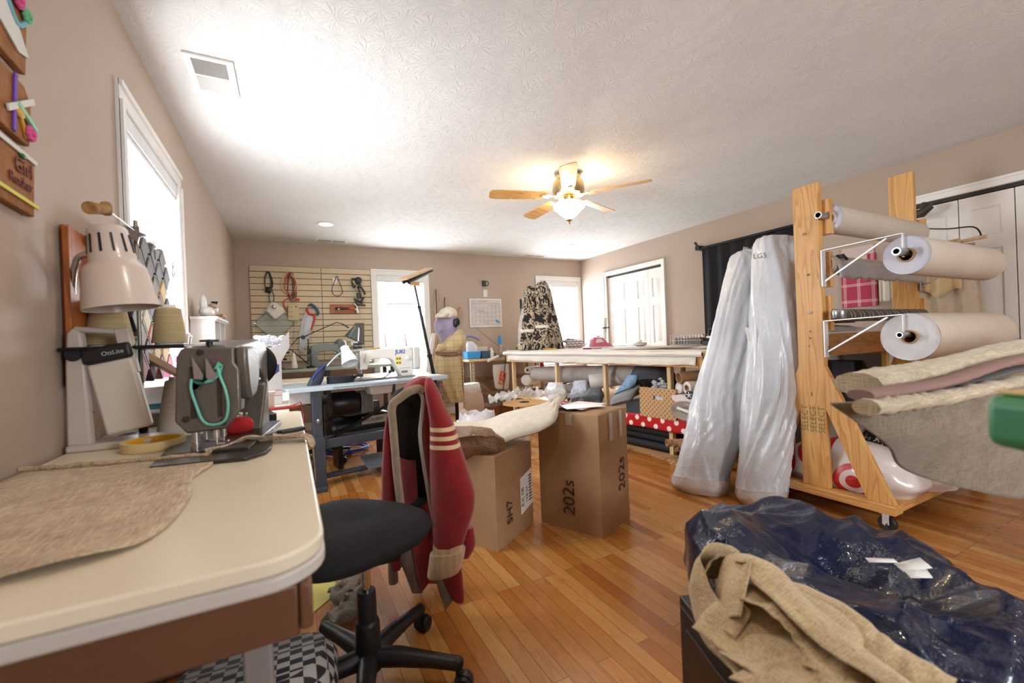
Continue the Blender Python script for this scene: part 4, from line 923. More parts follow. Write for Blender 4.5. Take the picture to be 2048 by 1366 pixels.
b = B(); loft(b, pxrows([(1108, 778, 790, .03), (1130, 777, 792, .035), (1162, 778, 796, .035), (1168, 782, 792, .02)], P1, NB, .03), n=20, nr=10, nrm=NB); b.build('left_cuff', m('cuff_shade', '#a89a86', .9), cg, smooth=80)
b = B(); loft(b, pxrows([(757, 848, 858, .03, -.02), (775, 852, 872, .07), (810, 858, 886, .09), (850, 862, 906, .10), (900, 862, 922, .11), (950, 863, 938, .11), (985, 864, 949, .11), (1020, 865, 947, .10), (1060, 867, 936, .09), (1090, 868, 926, .075)], PS, NB, .05), n=36, nr=60, wr=.07, ws=7, nrm=NB); b.build('right_sleeve', STRK, cg, smooth=80)
b = B(); loft(b, pxrows([(1055, 920, 946, .04), (1090, 914, 950, .05), (1115, 912, 938, .03)], PB-NB*.0, NB, .03), n=20, nr=10, nrm=NB, wr=.05); b.build('right_hem', KNIT, cg, smooth=80)
b = B(); loft(b, pxrows([(1082, 868, 926, .07), (1100, 867, 925, .075), (1112, 866, 925, .075)], PS, NB, .05), n=30, nr=10, nrm=NB, e=.7); loft(b, pxrows([(1104, 862, 929, .088, 0, 1098), (1125, 860, 926, .094, 0, 1119), (1145, 857, 921, .092, 0, 1138), (1152, 860, 917, .085, 0, 1142)], PS, NB, .05), n=40, nr=12, nrm=NB, e=.7, wr=.02)
b.build('right_cuff', RIB, cg, smooth=80)

# ------------------------------------------------------------------ floor clutter near the chair
CHK = mat_pattern('check_fabric', lambda n, v: (lambda k: (setattr(k.inputs['Color1'], 'default_value', c('#16161a')), setattr(k.inputs['Color2'], 'default_value', c('#a39e9c')), setattr(k.inputs['Scale'], 'default_value', 34), n.links.new(v, k.inputs['Vector']), k.outputs[0])[-1])(N(n, 'ShaderNodeTexChecker')), .7)
b = B(); loft(b, [((-.30, 1.30, .01), (.07, 1.28, .01), .28), ((-.32, 1.30, .10), (.09, 1.28, .10), .32), ((-.31, 1.31, .20), (.09, 1.29, .20), .31), ((-.28, 1.32, .25), (.06, 1.30, .25), .26)], n=40, nr=20, wr=.05, e=.6)
solo(b, 'check_bag', CHK, 'black and white checked soft bag on the floor under the sewing table', 'bag', smooth=80)
solo(B().prism([(.05, 1.92), (.16, 2.03), (.13, 2.22), (.0, 2.12)], .002, (0, 0, .001)), 'yellow_paper', m('pale_yellow', '#cfc86e', .7), 'pale yellow paper sheet on the floor beside the chair', 'paper')
SCR = mat_weave('scrap_weave', '#8c8272', '#5a5044', 300, .95, .6)
def crumple(b, pts, w, amp, seed, nu=60, nv=8, up=.012):
    q = spline(pts, nu)
    def f(u, v):
        k = int(round(u*nu)); p = q[k]; t = (q[min(k+1, nu)]-q[max(k-1, 0)]).normalized(); s = t.cross(V((0, 0, 1))).normalized(); o = (v-.5)*w
        return (p.x+s.x*o, p.y+s.y*o, max(.003, p.z+up*abs(math.sin(v*5+u*15+seed))+amp*(nz(u*4, v*2, seed, 2)+.3)))
    return b.grid(nu, nv, f)
b = B(); crumple(b, [(.14, 2.02, .02), (.20, 1.96, .05), (.16, 1.90, .04), (.21, 1.84, .05), (.15, 1.78, .03), (.10, 1.82, .02)], .10, .03, 1)
solo(b, 'burlap_scraps', SCR, 'crumpled grey burlap offcuts on the floor left of the chair base', 'fabric', solid=.002, smooth=80)
b = B(); crumple(b, [(.06, 1.10, .01), (.10, 1.22, .012), (.12, 1.33, .01)], .07, .006, 3, 30)
solo(b, 'grey_strip', m('grey_felt', '#7d7670', .95), 'grey fabric strip lying under the chair legs', 'fabric', solid=.003, smooth=80)
# ------------------------------------------------------------------ industrial table with the white sewing machine
JZ = .78; JA = R(10.2); JO = V((-.03, 3.43, 0))
MJ = Matrix.Translation(JO) @ Matrix.Rotation(JA, 4, 'Z')
t = thing('machine_table', 'pale blue grey machine table with printed ruler edge on a steel stand', 'table', tuple(JO), JA)
JT = m('table_bluegrey', '#aab6bc', .35, col2='#a2afb6')
def lb(): return B()
lb().prism(round_rect(0, 1.30, 0, .52, .02), .034, (0, 0, JZ-.034)).build('table_top', JT, t, bevel=.004, local=True)
b = lb()
for k in range(150):
    x = .32+k*.0052
    b.b2(x, x+.0012, -.0012, 0, JZ-.016-(.007 if k % 5 else .012), JZ-.014)
for k in range(30): b.text(str(k+1), .008, (.32+k*.026, -.0006, JZ-.030), (1, 0, 0), (0, 0, 1), .0002)
b.build('ruler_marks', m('ink_blue', '#39505e', .6), t, local=True)
for x in (.215, 1.12):
    b = lb(); b.b2(x-.035, x+.035, .06, .11, .12, JZ-.034); b.prism([(-.045, 0), (.045, 0), (.045, .36), (.035, .38), (-.035, .38), (-.045, .36)], .012, (x, .062, .02), (1, 0, 0), (0, 0, 1)); b.b2(x-.035, x+.035, .055, .115, .0, .38)
    b.b2(x-.04, x+.04, .0, .47, .0, .035)
    lg = b.build('leg', GREYMET, t, bevel=.004, local=True)
    b = lb(); b.lathe([(0, 0), (.016, 0), (.016, .004), (0, .006)], (x, .05, .52), (0, -1, 0), 20); b.build('leg_bolt', STEEL, lg, local=True)
b = lb(); b.b2(.24, 1.10, .075, .095, .30, .37); b.b2(.24, 1.10, .16, .24, .05, .075); b.b2(.24, 1.1, .36, .38, .3, .34); b.build('cross_bar', GREYMET, t, bevel=.004, local=True)
b = lb(); b.bar((.2, .30, .25), (1.12, .32, .66), .012, .025); b.build('diagonal_brace', BLACKM, t, local=True)
b = lb(); b.at((.72, .14, .12), rx=R(18)).box(0, 0, 0, .30, .22, .012); b.build('treadle', m('treadle_grey', '#5d646c', .45, .3, bs=90, bst=.3), t, bevel=.006, local=True)
lb().box(.13, .24, JZ-.085, .20, .24, .10, 1.08).build('plastic_drawer', m('drawer_white', '#cfcdc9', .4), t, bevel=.01, local=True)
lb().box(.73, .18, JZ-.075, .18, .14, .08, 1.1).build('oil_pan', m('pan_grey', '#b9b4b0', .4), t, bevel=.01, local=True)
b = lb(); b.lathe([(0, 0), (.09, .005), (.1, .03), (.1, .2), (.09, .22), (.04, .23), (.04, .27), (.085, .275), (.085, .29), (0, .29)], (.36, .30, .60), (1, 0, 0), 28)
mo = b.build('clutch_motor', BLACKM, t, local=True)
b = lb()
for k in range(9): b.box(.60+k*.011, .30, .60, .004, .17, .17)
b.build('motor_fins', m('fin_grey', '#8b8885', .4, .5), mo, local=True)
b = lb(); b.b2(1.22, 1.25, .02, .06, JZ-.11, JZ-.05); sw = b.build('power_switch', m('switch_grey', '#4b5058', .5), t, bevel=.003, local=True)
lb().b2(1.228, 1.244, .015, .022, JZ-.09, JZ-.07).build('red_button', m('button_red', '#c01830', .4), sw, local=True)
def jw(x, y, z=0): return MJ @ V((x, y, z))
# compressor under the table
P = jw(.70, .62)
s = thing('air_compressor', 'black compressor with silver lettered plate on the floor under the machine table', 'compressor', (P.x, P.y, 0), JA)
b = lb(); b.lathe([(0, -.30), (.07, -.29), (.11, -.25), (.12, -.2), (.12, .2), (.11, .25), (.07, .29), (0, .30)], (0, 0, .34), (1, 0, 0), 32); b.build('tank', BLACKM, s, local=True)
b = lb(); b.b2(-.16, .16, -.10, .08, .45, .56); b.lathe([(0, 0), (.085, 0), (.085, .05), (0, .06)], (-.02, -.1, .57), (0, -1, 0), 28); b.build('pump', m('pump_grey', '#57544f', .45, .5), s, bevel=.01, local=True)
b = lb()
for k in range(10):
    a = k*PI/5; b.bar((-.02, -.165, .57), (-.02+.08*math.cos(a), -.165, .57+.08*math.sin(a)), .004)
b.tube([(-.02+.085*math.cos(k*PI/14), -.165, .57+.085*math.sin(k*PI/14)) for k in range(28)], .004, 6, True); b.tube([(-.02+.055*math.cos(k*PI/14), -.165, .57+.055*math.sin(k*PI/14)) for k in range(28)], .003, 6, True); b.build('fan_guard', STEEL, s, local=True)
b = lb(); b.box(.10, -.122, .40, .24, .004, .07); pl = b.build('name_plate', m('plate_silver', '#b0aaa0', .4, .3), s, bevel=.002, local=True)
b = lb(); b.text('EXCALIBUR', .034, (-.0, -.1245, .39), (1, 0, 0), (0, 0, 1), .0004); b.build('plate_lettering', BLACKM, pl, local=True)
for x in (-.2, .2): lb().b2(x-.02, x+.02, -.09, .09, 0, .24).build('foot', BLACKM, s, local=True, bevel=.004)
def coil(cx, cy, z, r, turns, th, n=40, sq=1, wob=.01):
    return [(cx+(r+.02*math.sin(k*.37)+.006*(k % n)/n)*math.cos(2*PI*k/n), cy+(r*sq+.015*math.cos(k*.29))*math.sin(2*PI*k/n), z+th*1.2*(k/n)+wob*abs(math.sin(k*.2))) for k in range(turns*n)]
P = jw(.72, 1.15)
solo(B().tube(coil(P.x, P.y, .008, .20, 4, .008), .007, 8), 'air_hose', m('hose_blue', '#2c3fae', .4), 'coiled bright blue air hose on the floor behind the machine table', 'hose')
P = jw(.46, .95)
s = thing('draughting_chair', 'black footed swivel stool base behind the machine table', 'stool', (P.x, P.y, 0))
b = B(); b.cyl((P.x, P.y, .05), (P.x, P.y, .55), .016); b.build('stool_column', BLACKM, s)
B().lathe([(0, .55), (.17, .55), (.19, .575), (.17, .60), (0, .61)], (P.x, P.y, 0), n=32).build('seat', SEATM, s)
for k in range(5):
    a = R(20+72*k); b = B(); b.tube([(P.x, P.y, .11), (P.x+.26*math.cos(a), P.y+.26*math.sin(a), .07)], [.022, .014], 8); b.ball(P.x+.26*math.cos(a), P.y+.26*math.sin(a), .029, .028, nu=12, nv=8); b.build('leg', BLACKP, s)
# white lockstitch machine
P = jw(.585, .27, JZ+.012)
JW = m('machine_white', '#e9e7e0', .3, coat=.3)
jm = sewing_machine('sewing_machine', 'white industrial sewing machine with blue maker lettering on the grey machine table', tuple(P), JA, JW, STEEL, .92, .52, motor=True)
M1 = W[jm.name] @ Matrix.Scale(.92, 4)
b = B(); b.T = M1; b.text('JUKI', .052, (.345, -.0585, .215), (1, 0, 0), (0, 0, 1), .0005, bold=True); b.build('maker_lettering', m('juki_blue', '#2c62c0', .4), jm)
b = B(); b.T = M1
for z in (.155, .115): b.b2(.345, .40, -.0595, -.058, z, z+.03)
wl = b.build('warning_label', m('warn_yellow', '#e6cf3a', .5), jm)
b = B(); b.T = M1
for z in (.155, .115):
    for x in (.352, .378): b.prism([(x, z+.006), (x+.018, z+.006), (x+.009, z+.024)], .0006, (0, -.0595, 0), (1, 0, 0), (0, 0, 1))
b.build('warning_symbol', BLACKP, wl)
b = B(); b.T = M1; b.b2(.40, .46, -.0595, -.058, .03, .05); b.build('serial_plate', m('plate_grey', '#77746e', .5), jm)
b = B(); b.T = M1
b.b2(.38, .50, -.064, -.0575, .08, .086); b.lathe([(0, 0), (.024, 0), (.02, .012), (0, .014)], (.47, -.0575, .17), (0, -1, 0), 24); b.build('stitch_dial', WHITEP, jm)
# thread stand for it
P = jw(1.05, .40, JZ)
s = thing('cone_stand', 'slim thread stand rod rising behind the white sewing machine', 'thread stand', tuple(P))
b = B(); b.cyl(P, P+V((0, 0, .55)), .005, n=10); b.bar(P+V((-.12, 0, .52)), P+V((.08, 0, .55)), .008, .004); b.lathe([(0, .0), (.02, 0), (.02, .01), (0, .012)], P); b.build('stand_rod', STEEL, s)
for k, (x, lb_) in enumerate(((.84, 'pale thread cone on the white machine, left of the pair'), (1.03, 'pale thread cone on the white machine, right of the pair'))):
    p = jw(x, .30, JZ+.268)
    cone(p.x, p.y, p.z, lb_, '#dcd2d8', .125, .024, .010, 'cones on the white machine')
p = jw(.76, .28, JZ+.258); b = B(); b.ball(p.x, p.y, p.z+.006, .05, .012, .005, wob=.2); solo(b, 'orange_thread', m('orange_thread', '#d88a2c', .7), 'tangle of orange thread on top of the white machine', 'thread')
# clip lamp with strap and pouch
P = jw(.42, .12, JZ)
s = thing('clip_lamp', 'white bell shaded lamp on a grey arm bending over the machine table', 'lamp', tuple(jw(.32, .20, JZ)))
b = B(); b.tube(spline([jw(.26, .20, JZ), jw(.30, .19, JZ+.10), jw(.37, .17, JZ+.19), jw(.44, .15, JZ+.245), jw(.52, .13, JZ+.24)], 30), .008, 10); b.build('lamp_arm', m('arm_grey', '#9aa3ab', .35, .5), s)
o = jw(.47, .12, JZ+.20); ax2 = (V((-.25, .55, 1))).normalized()
B().lathe([(0, .10), (.028, .10), (.032, .095), (.034, .05), (.042, .04), (.066, -.055), (.064, -.055), (.04, .036), (.02, .05), (0, .05)], o, ax2, 36).build('lamp_shade', m('enamel_white', '#e8ecee', .2, coat=.5), s)
b = B(); b.ball(*(o+ax2*-.0), .026, nu=16, nv=12); b.build('lamp_bulb', m('bulb_white', '#f4f4f2', .3), s)
b = B(); loft(b, [(jw(.17, .16, JZ+.002), jw(.27, .16, JZ+.002), .05), (jw(.20, .16, JZ+.06), jw(.29, .16, JZ+.05), .05), (jw(.25, .17, JZ+.12), jw(.31, .17, JZ+.12), .04), (jw(.29, .18, JZ+.16), jw(.315, .18, JZ+.16), .02)], wr=.1, n=24, nr=20)
pch = solo(b, 'belt_pouch', m('navy_nylon', '#23283a', .6, col2='#1a1e2c', vs=20), 'navy nylon belt pouch leaning against the clip lamp arm', 'pouch', smooth=70)
B().tube([jw(.20, .13, JZ+.05), jw(.24, .14, JZ+.10), jw(.30, .15, JZ+.15)], .004, 6).build('blue_piping', m('piping_blue', '#2c44b0', .5), pch)
b = B()
for k in range(4): b.tube([(p.x, p.y, p.z) for p in [jw(.43+.10*math.cos(a*.35), .20+.05*math.sin(a*.35), JZ+.009+k*.013) for a in range(18)]], .009, 6, True)
b.tube(spline([jw(.53, .2, JZ+.03), jw(.56, .18, JZ+.05), jw(.60, .17, JZ+.045)], 12), .012, 8)
solo(b, 'coiled_belt', m('navy_belt', '#14161e', .7), 'coiled black webbing belt on the grey machine table', 'belt')
b = B()
for d in (0, .012): b.tube(spline([jw(.56, .15+d, JZ+.006), jw(.68, .13+d, JZ+.008), jw(.80, .19+d, JZ+.02), jw(.86, .24+d, JZ+.055), jw(.84, .26+d, JZ+.085)], 30), .0035, 6)
b.ball(*jw(.86, .25, JZ+.055), .016, nu=10, nv=8)
solo(b, 'black_cable', BLACKP, 'black twin cable curling up beside the white machine needle', 'cable')
solo(B().prism(round_rect(0, .12, 0, .07, .008), .012, tuple(jw(1.12, .05, JZ))), 'white_gadget', WHITEP, 'small white plastic gadget at the right end of the machine table', 'gadget', bevel=.003)
# cream table behind
s = thing('cream_table', 'cream topped work table directly behind the grey machine table', 'table', (.4, 4.45, 0))
B().b2(-.50, 1.25, 4.20, 4.74, .745, .775).build('table_top', CREAM, s, bevel=.003)
for x in (-.45, 1.2):
    for y in (4.24, 4.70): B().b2(x-.02, x+.02, y-.02, y+.02, 0, .745).build('leg', BLACKM, s, bevel=.002)

# ------------------------------------------------------------------ long green edged table at the back wall with two old machines
s = thing('back_table', 'green grey topped table against the slatwall wall', 'table', (.35, 5.85, 0))
B().b2(-.54, 1.22, 5.52, 6.17, .80, .835).build('table_top', m('green_top', '#9aa894', .4, col2='#92a08c'), s, bevel=.003)
for x in (-.48, .4, 1.16):
    for y in (5.58, 6.1): B().b2(x-.025, x+.025, y-.025, y+.025, 0, .80).build('leg', m('dark_leg', '#2c2a28', .5), s, bevel=.002)
GG = m('machine_green', '#717a73', .4, .2, col2='#656e68', bs=140, bst=.15)
g1 = sewing_machine('sewing_machine', 'old grey green sewing machine on the back table under its lamp', (.63, 5.78, .848), R(180), GG, GG, 1.0, .40, black=True)
M2 = W[g1.name]; b = B(); b.T = M2; b.ball(.06, 0, .25, .075, .065, .075); b.lathe([(0, 0), (.06, 0), (.06, .02), (0, .02)], (.42, 0, .12), (1, 0, 0), 28); b.build('head_dome', GG, g1)
b = B(); b.T = M2; b.cyl((-.02, .0, .17), (-.14, 0, .175), .014); b.build('cylinder_arm', STEEL, g1)
g2 = sewing_machine('overlock_machine', 'old dark grey machine with thread posts at the left end of the back table', (-.08, 5.80, .848), R(180), m('machine_dark', '#4a4846', .4, .4), m('bed_steel'), .95, .36, black=True)
M3 = W[g2.name]; b = B(); b.T = M3
for k, (x, z) in enumerate(((-.02, .30), (-.05, .25), (-.06, .18), (-.03, .10), (.0, .33))): b.cyl((x-.02, -.03, z), (x+.02, -.03, z), .012); b.cyl((-.03, -.05, .1+k*.05), (-.03, -.05, .14+k*.05), .004)
b.build('thread_posts', m('post_dark', '#35302c', .4, .6), g2)
cone(-.33, 5.65, 1.08, 'cream thread cone on a post beyond the mailing box', '#d8c8ac', .11, .045, .026)
b = B(); b.lathe([(0, .835), (.06, .835), (.06, .85), (.012, .86), (.012, 1.08), (.04, 1.08)], (-.33, 5.65, 0), n=20); solo(b, 'cone_post', BLACKM, 'black post holding the cream cone at the left of the back table', 'thread stand')
s = thing('work_lamp', 'green grey jointed work lamp leaning over the old machine', 'lamp', (.2, 5.72, .835))
b = B(); b.lathe([(0, 0), (.05, 0), (.05, .02), (.015, .03)], (.22, 5.62, .835)); b.bar((.22, 5.62, .85), (.20, 5.62, 1.18), .024, .014); b.tube([(.20, 5.62, .88), (.0, 5.62, 1.08), (.10, 5.62, 1.20), (.20, 5.62, 1.22)], .006, 8); b.build('lamp_stand', BLACKM, s)
b = B(); b.bar((.14, 5.62, 1.20), (.52, 5.60, 1.37), .016, .01); b.bar((.52, 5.60, 1.37), (.60, 5.60, 1.345), .014, .01); b.bar((.58, 5.6, 1.35), (.66, 5.6, 1.30), .012, .016); b.cyl((.15, 5.60, 1.2), (.15, 5.64, 1.2), .024); b.build('lamp_arm', BLACKM, s)
B().lathe([(0, .07), (.03, .07), (.045, .04), (.09, -.09), (.088, -.09), (.04, .03), (0, .04)], (.72, 5.6, 1.25), V((.45, 0, 1)).normalized(), 28).build('lamp_shade', m('shade_green', '#5d6a66', .35, .2), s)
s = thing('tall_thread_rod', 'tall thin steel thread rod with white cone on the back table', 'thread stand', (-.1+.12, 5.6, .835))
b = B(); b.bar((.02, 5.6, .835), (.06, 5.6, 1.36), .005, .005); b.tube([(.06, 5.6, 1.36), (.07, 5.6, 1.40), (.04, 5.6, 1.33)], .003, 6); b.b2(-.08, .14, 5.55, 5.65, .8355, .845); b.build('rod', m('rod_dark', '#55504a', .4, .6), s)
cone(.045, 5.53, .846, 'white thread cone at the foot of the tall thread rod', '#e6e4e0', .17, .035, .012)
b = B(); b.ball(-.13, 5.56, .88, .035); b.ball(-.12, 5.56, .95, .03); solo(b, 'red_tomatoes', RED, 'two red tomato pincushions stacked behind the mailing box', 'pincushion')

# ------------------------------------------------------------------ slatwall and what hangs on it
SLW = m('slat_cream', '#cdbb9c', .5, col2='#c6b494', vs=3); GRV = m('groove_brown', '#5b4636', .7)
sw_ = thing('slatwall', 'cream slatwall panels with brown grooves on the back wall', 'wall panel', (.33, YB-.02, .89))
for (x0, x1) in ((-.405, .405), (.412, 1.035)):
    b = B(); z0 = .905; nrow = 16; hh = (2.13-z0)/nrow
    for k in range(nrow): b.b2(x0, x1, YB-.022, YB-.004, z0+k*hh+.004, z0+(k+1)*hh-.004)
    pn = b.build('slat_panel', SLW, sw_, bevel=.0015)
    B().b2(x0, x1, YB-.012, YB-.001, z0, 2.13).build('groove_backing', GRV, pn)
SY = YB-.03
def hook(x, z, parent): B().tube([(x, YB-.023, z), (x, SY-.05, z), (x, SY-.055, z+.012)], .004, 6).build('peg_hook', WHITEP, parent)
def loopc(cx, z0, z1, w, n=30, y=SY-.02): return [(cx+w*math.sin(2*PI*k/n)*(.45+.55*(1-math.cos(2*PI*k/n))/2), y+.006*math.sin(k), lerp(z0, z1, (1-math.cos(2*PI*k/n))/2)) for k in range(n)]
s = thing('cable_bundle', 'black power cable looped on the leftmost slatwall hook', 'cable', (-.21, SY, 1.6)); hook(-.215, 2.06, s)
b = B()
for k in range(3): b.tube(loopc(-.21+.006*k, 2.05, 1.84-.01*k, .045+.006*k), .0045, 6, True)
b.tube(loopc(-.175, 1.83, 1.66, .035), .0045, 6, True); b.ball(-.205, SY-.02, 1.82, .04, .03, .04, wob=.2); b.build('cable_loops', BLACKP, s)
s = thing('extension_cords', 'orange, brown and cream cords hung over a multi outlet block', 'cable', (.02, SY, 1.5)); hook(.03, 2.06, s)
for nm, colr, w, zb, dx in (('orange', '#c8502c', .07, 1.78, 0), ('brown', '#4a2a20', .04, 1.74, .01), ('cream', '#cbb99a', .11, 1.80, -.01), ('darkred', '#7a3020', .055, 1.70, .02)):
    b = B()
    for k in range(2): b.tube(loopc(.03+dx+.01*k, 2.05, zb-.02*k, w+.008*k), .005, 6, True)
    b.build('cord_loops', m('cord_'+nm, colr, .5), s)
b = B(); b.tube(spline([(.02, SY-.02, 1.72), (-.04, SY-.02, 1.68), (-.03, SY-.02, 1.60), (.0, SY-.02, 1.55)], 20), .008, 6); b.cyl((.09, SY-.02, 1.70), (.14, SY-.02, 1.705), .016); b.build('cord_end', m('cord_orange'), s)
b = B(); b.at((.065, SY-.022, 1.535), ry=R(3)).box(0, 0, 0, .125, .04, .20); ob = b.build('outlet_block', m('outlet_cream', '#c9b78c', .5), s, bevel=.005)
b = B()
for k in range(3):
    for dx in (-.012, .012): b.b2(.035+dx-.003, .035+dx+.003, SY-.044, SY-.041, 1.475+k*.06, 1.49+k*.06)
b.b2(.085, .105, SY-.045, SY-.042, 1.60, 1.615); b.build('outlet_holes', BLACKP, ob)
s = thing('glass_corner_shelf', 'square clear glass shelf with green edge hung cornerwise on the slatwall', 'glass shelf', (-.15, SY, 1.0))
gm = Matrix.Translation((-.15, SY-.03, 1.40)) @ Matrix.Rotation(R(45), 4, 'Y')
b = B(); b.T = gm; b.box(0, 0, 0, .315, .006, .315); b.build('glass_plate', mat_film('glass_plate', '#c4d0cc', .28, .05, 3), s)
b = B(); b.T = gm
for a_ in (-.1575, .1575): b.box(a_, 0, 0, .005, .008, .318); b.box(0, 0, a_, .318, .008, .005)
b.build('glass_edge', m('glass_green', '#2f7a6a', .2), s)
b = B(); b.cyl((-.365, SY-.05, 1.40), (-.365, SY, 1.40), .008); b.build('glass_clip', CHROME, s)
s = thing('wipe_stack', 'stack of white cloth squares on a peg above the glass shelf', 'cloth stack', (-.13, SY, 1.46))
for k in range(6):
    b = B().at((-.16+.006*k, SY-.035-.012*k, 1.565-.008*(k % 3)), ry=R(35+7*(k % 3))); b.box(0, 0, 0, .145, .008, .145); b.build('cloth_square', m('cloth_white', '#e2ddd6', .9), s, bevel=.003)
b = B(); b.cyl((-.15, SY, 1.60), (-.15, SY-.125, 1.60), .018); b.ball(-.15, SY-.12, 1.60, .024, .01, .024); b.build('peg', STEEL, s)
s = thing('hanging_saw', 'clear bagged tool with red and blue handle hanging on the slatwall', 'saw', (.23, SY, 1.0))
mt = Matrix.Translation((.20, SY-.025, 1.32)) @ Matrix.Rotation(R(12), 4, 'Y')
b = B(); b.T = mt; b.prism([(-.07, -.12), (.06, -.12), (.075, .19), (.03, .24), (-.03, .22), (-.06, .16)], .02, (0, .01, 0), (1, 0, 0), (0, 0, 1)); b.prism([(-.05, -.12), (.05, -.12), (.02, -.30), (-.03, -.30)], .03, (0, .015, 0), (1, 0, 0), (0, 0, 1)); b.build('blade_sleeve', mat_film('bag_film', '#cfd4d6', .6, .15, 40), s)
b = B(); b.T = mt; b.prism([(-.025, -.10), (.025, -.10), (.04, .16), (-.01, .18)], .004, (0, 0, 0), (1, 0, 0), (0, 0, 1)); b.build('saw_blade', STEEL, s)
b = B(); b.T = mt; b.tube([(.062, -.01, .0), (.075, -.01, .14), (.065, -.01, .2), (.0, -.01, .2), (-.03, -.01, .245), (-.035, -.01, .28)], [.008, .012, .016, .016, .014, .01], 8); b.build('saw_handle', m('handle_red', '#c02a26', .4), s)
b = B(); b.T = mt; b.tube(spline([(-.03, -.012, .30), (.01, -.012, .325), (.07, -.012, .29), (.105, -.012, .235), (.10, -.012, .20)], 16), [.012]*3+[.018]*11+[.014]*3, 8); b.build('blue_grip', m('grip_blue', '#2b4a78', .5), s)
s = thing('hanging_cable', 'thin black cable loop on a white hook at the top of the right panel', 'cable', (.58, SY, 1.8)); hook(.60, 2.02, s)
B().tube(spline([(.595, SY-.03, 2.02), (.56, SY-.03, 1.93), (.53, SY-.03, 1.84), (.55, SY-.03, 1.77), (.61, SY-.03, 1.755), (.66, SY-.03, 1.80), (.65, SY-.03, 1.87), (.62, SY-.03, 1.96), (.605, SY-.03, 2.02)], 40), .0045, 6).build('loop', BLACKP, s)
B().b2(.545, .60, SY-.015, SY-.012, 1.92, 2.0).build('paper_tag', PAPER, s)
s = thing('hanging_clamps', 'black and yellow bar clamps bunched on the right slatwall hook', 'clamp', (.87, SY, 1.6)); hook(.875, 2.02, s)
b = B()
for p, r in (((.87, 1.97), .045), ((.87, 1.90), .035)): b.ball(p[0], SY-.03, p[1], r, .03, r, e=.8)
for a_, e_ in (((.78, 1.99), (.85, 1.99)), ((.785, 1.96), (.80, 1.88)), ((.80, 1.87), (.86, 1.90)), ((.88, 1.92), (.93, 1.83)), ((.86, 1.90), (.90, 1.72)), ((.85, 1.80), (.86, 1.72)), ((.93, 1.84), (.95, 1.78)), ((.80, 1.72), (.92, 1.66)), ((.82, 1.70), (.84, 1.62)), ((.84, 1.64), (.95, 1.63)), ((.88, 1.66), (.93, 1.74))): b.bar((a_[0], SY-.03, a_[1]), (e_[0], SY-.03, e_[1]), .022, .022, (0, 1, 0))
b.build('clamp_body', m('clamp_navy', '#23252f', .5), s, bevel=.004)
b = B(); b.bar((.80, SY-.045, 1.95), (.815, SY-.045, 1.93), .02, .02, (0, 1, 0)); b.bar((.83, SY-.05, 1.86), (.85, SY-.05, 1.91), .012, .012, (0, 1, 0)); b.build('yellow_pad', m('clamp_yellow', '#d8b62c', .5), s)
B().cyl((.84, SY-.03, 1.66), (.86, SY-.03, 1.52), .004).build('clamp_screw', STEEL, s)
s = thing('hammer', 'black and red handled hammer lying on slatwall pegs before a brown board', 'hammer', (.66, SY, 1.58))
b = B(); b.cyl((.56, SY-.06, 1.585), (.72, SY-.06, 1.583), .017, .014); b.build('grip', BLACKP, s)
b = B(); b.cyl((.72, SY-.06, 1.583), (.83, SY-.06, 1.582), .013, .011); rg = b.build('handle', m('hammer_red', '#b3222a', .4), s)
b = B(); b.cyl((.835, SY-.06, 1.55), (.835, SY-.06, 1.61), .014); b.cyl((.835, SY-.06, 1.52), (.835, SY-.06, 1.55), .019); b.bar((.835, SY-.06, 1.61), (.80, SY-.06, 1.65), .02, .008); b.build('hammer_head', STEEL, s)
b = B(); b.text('Tru Pro', .016, (.745, SY-.075, 1.577), (1, 0, 0), (0, 0, 1), .0004); b.build('handle_lettering', PAPER, rg)
b = B()
for x in (.60, .815): b.cyl((x, YB-.022, 1.565), (x, SY-.09, 1.57), .007); b.ball(x, SY-.09, 1.572, .011)
b.build('peg', WHITEP, s)
solo(B().b2(.50, .865, YB-.045, YB-.023, 1.52, 1.645), 'brown_board', mat_wood('brown_board', '#a8602c', '#9c5626', '#83441c', 'x', False), 'short orange brown board behind the hammer', 'board', bevel=.003)
GRID = mat_pattern('grid_mat', lambda n, v: (lambda k: (setattr(k.inputs['Color1'], 'default_value', c('#4c4844')), setattr(k.inputs['Color2'], 'default_value', c('#4c4844')), setattr(k.inputs['Mortar'], 'default_value', c('#7a746c')), setattr(k.inputs['Scale'], 'default_value', 1), setattr(k.inputs['Brick Width'], 'default_value', .014), setattr(k.inputs['Row Height'], 'default_value', .014), setattr(k.inputs['Mortar Size'], 'default_value', .0012), setattr(k, 'offset', 0), n.links.new(coords(n, rot=(R(90), 0, 0)), k.inputs['Vector']), k.outputs[0])[-1])(N(n, 'ShaderNodeTexBrick')), .6)
solo(B().at((.855, SY-.005, 1.13), ry=R(1.5)).b2(-.055, .065, -.002, .002, -.04, .26), 'ruler_mat', GRID, 'narrow dark gridded mat hanging low on the right slatwall panel', 'mat')
s = thing('sign_holder', 'clear acrylic holder with black Take One card on the slatwall', 'sign', (.82, SY, 1.02))
b = B(); b.b2(.77, .88, SY-.06, SY-.058, 1.04, 1.115); cd_ = b.build('black_card', BLACKP, s)
b = B(); b.text('Take One', .030, (.775, SY-.0612, 1.07), (1, 0, 0), (0, 0, 1), .0004); b.build('card_lettering', PAPER, cd_)
b = B(); b.b2(.60, 1.0, SY-.07, SY-.065, 1.0, 1.03); b.b2(.60, 1.0, SY-.07, SY, .997, 1.0); b.build('acrylic_tray', mat_film('acrylic', '#e8eaea', .3, .05, 3), s)
b = B(); b.b2(.74, .83, SY-.045, SY-.043, 1.09, 1.14); b.build('white_card', PAPER, s)
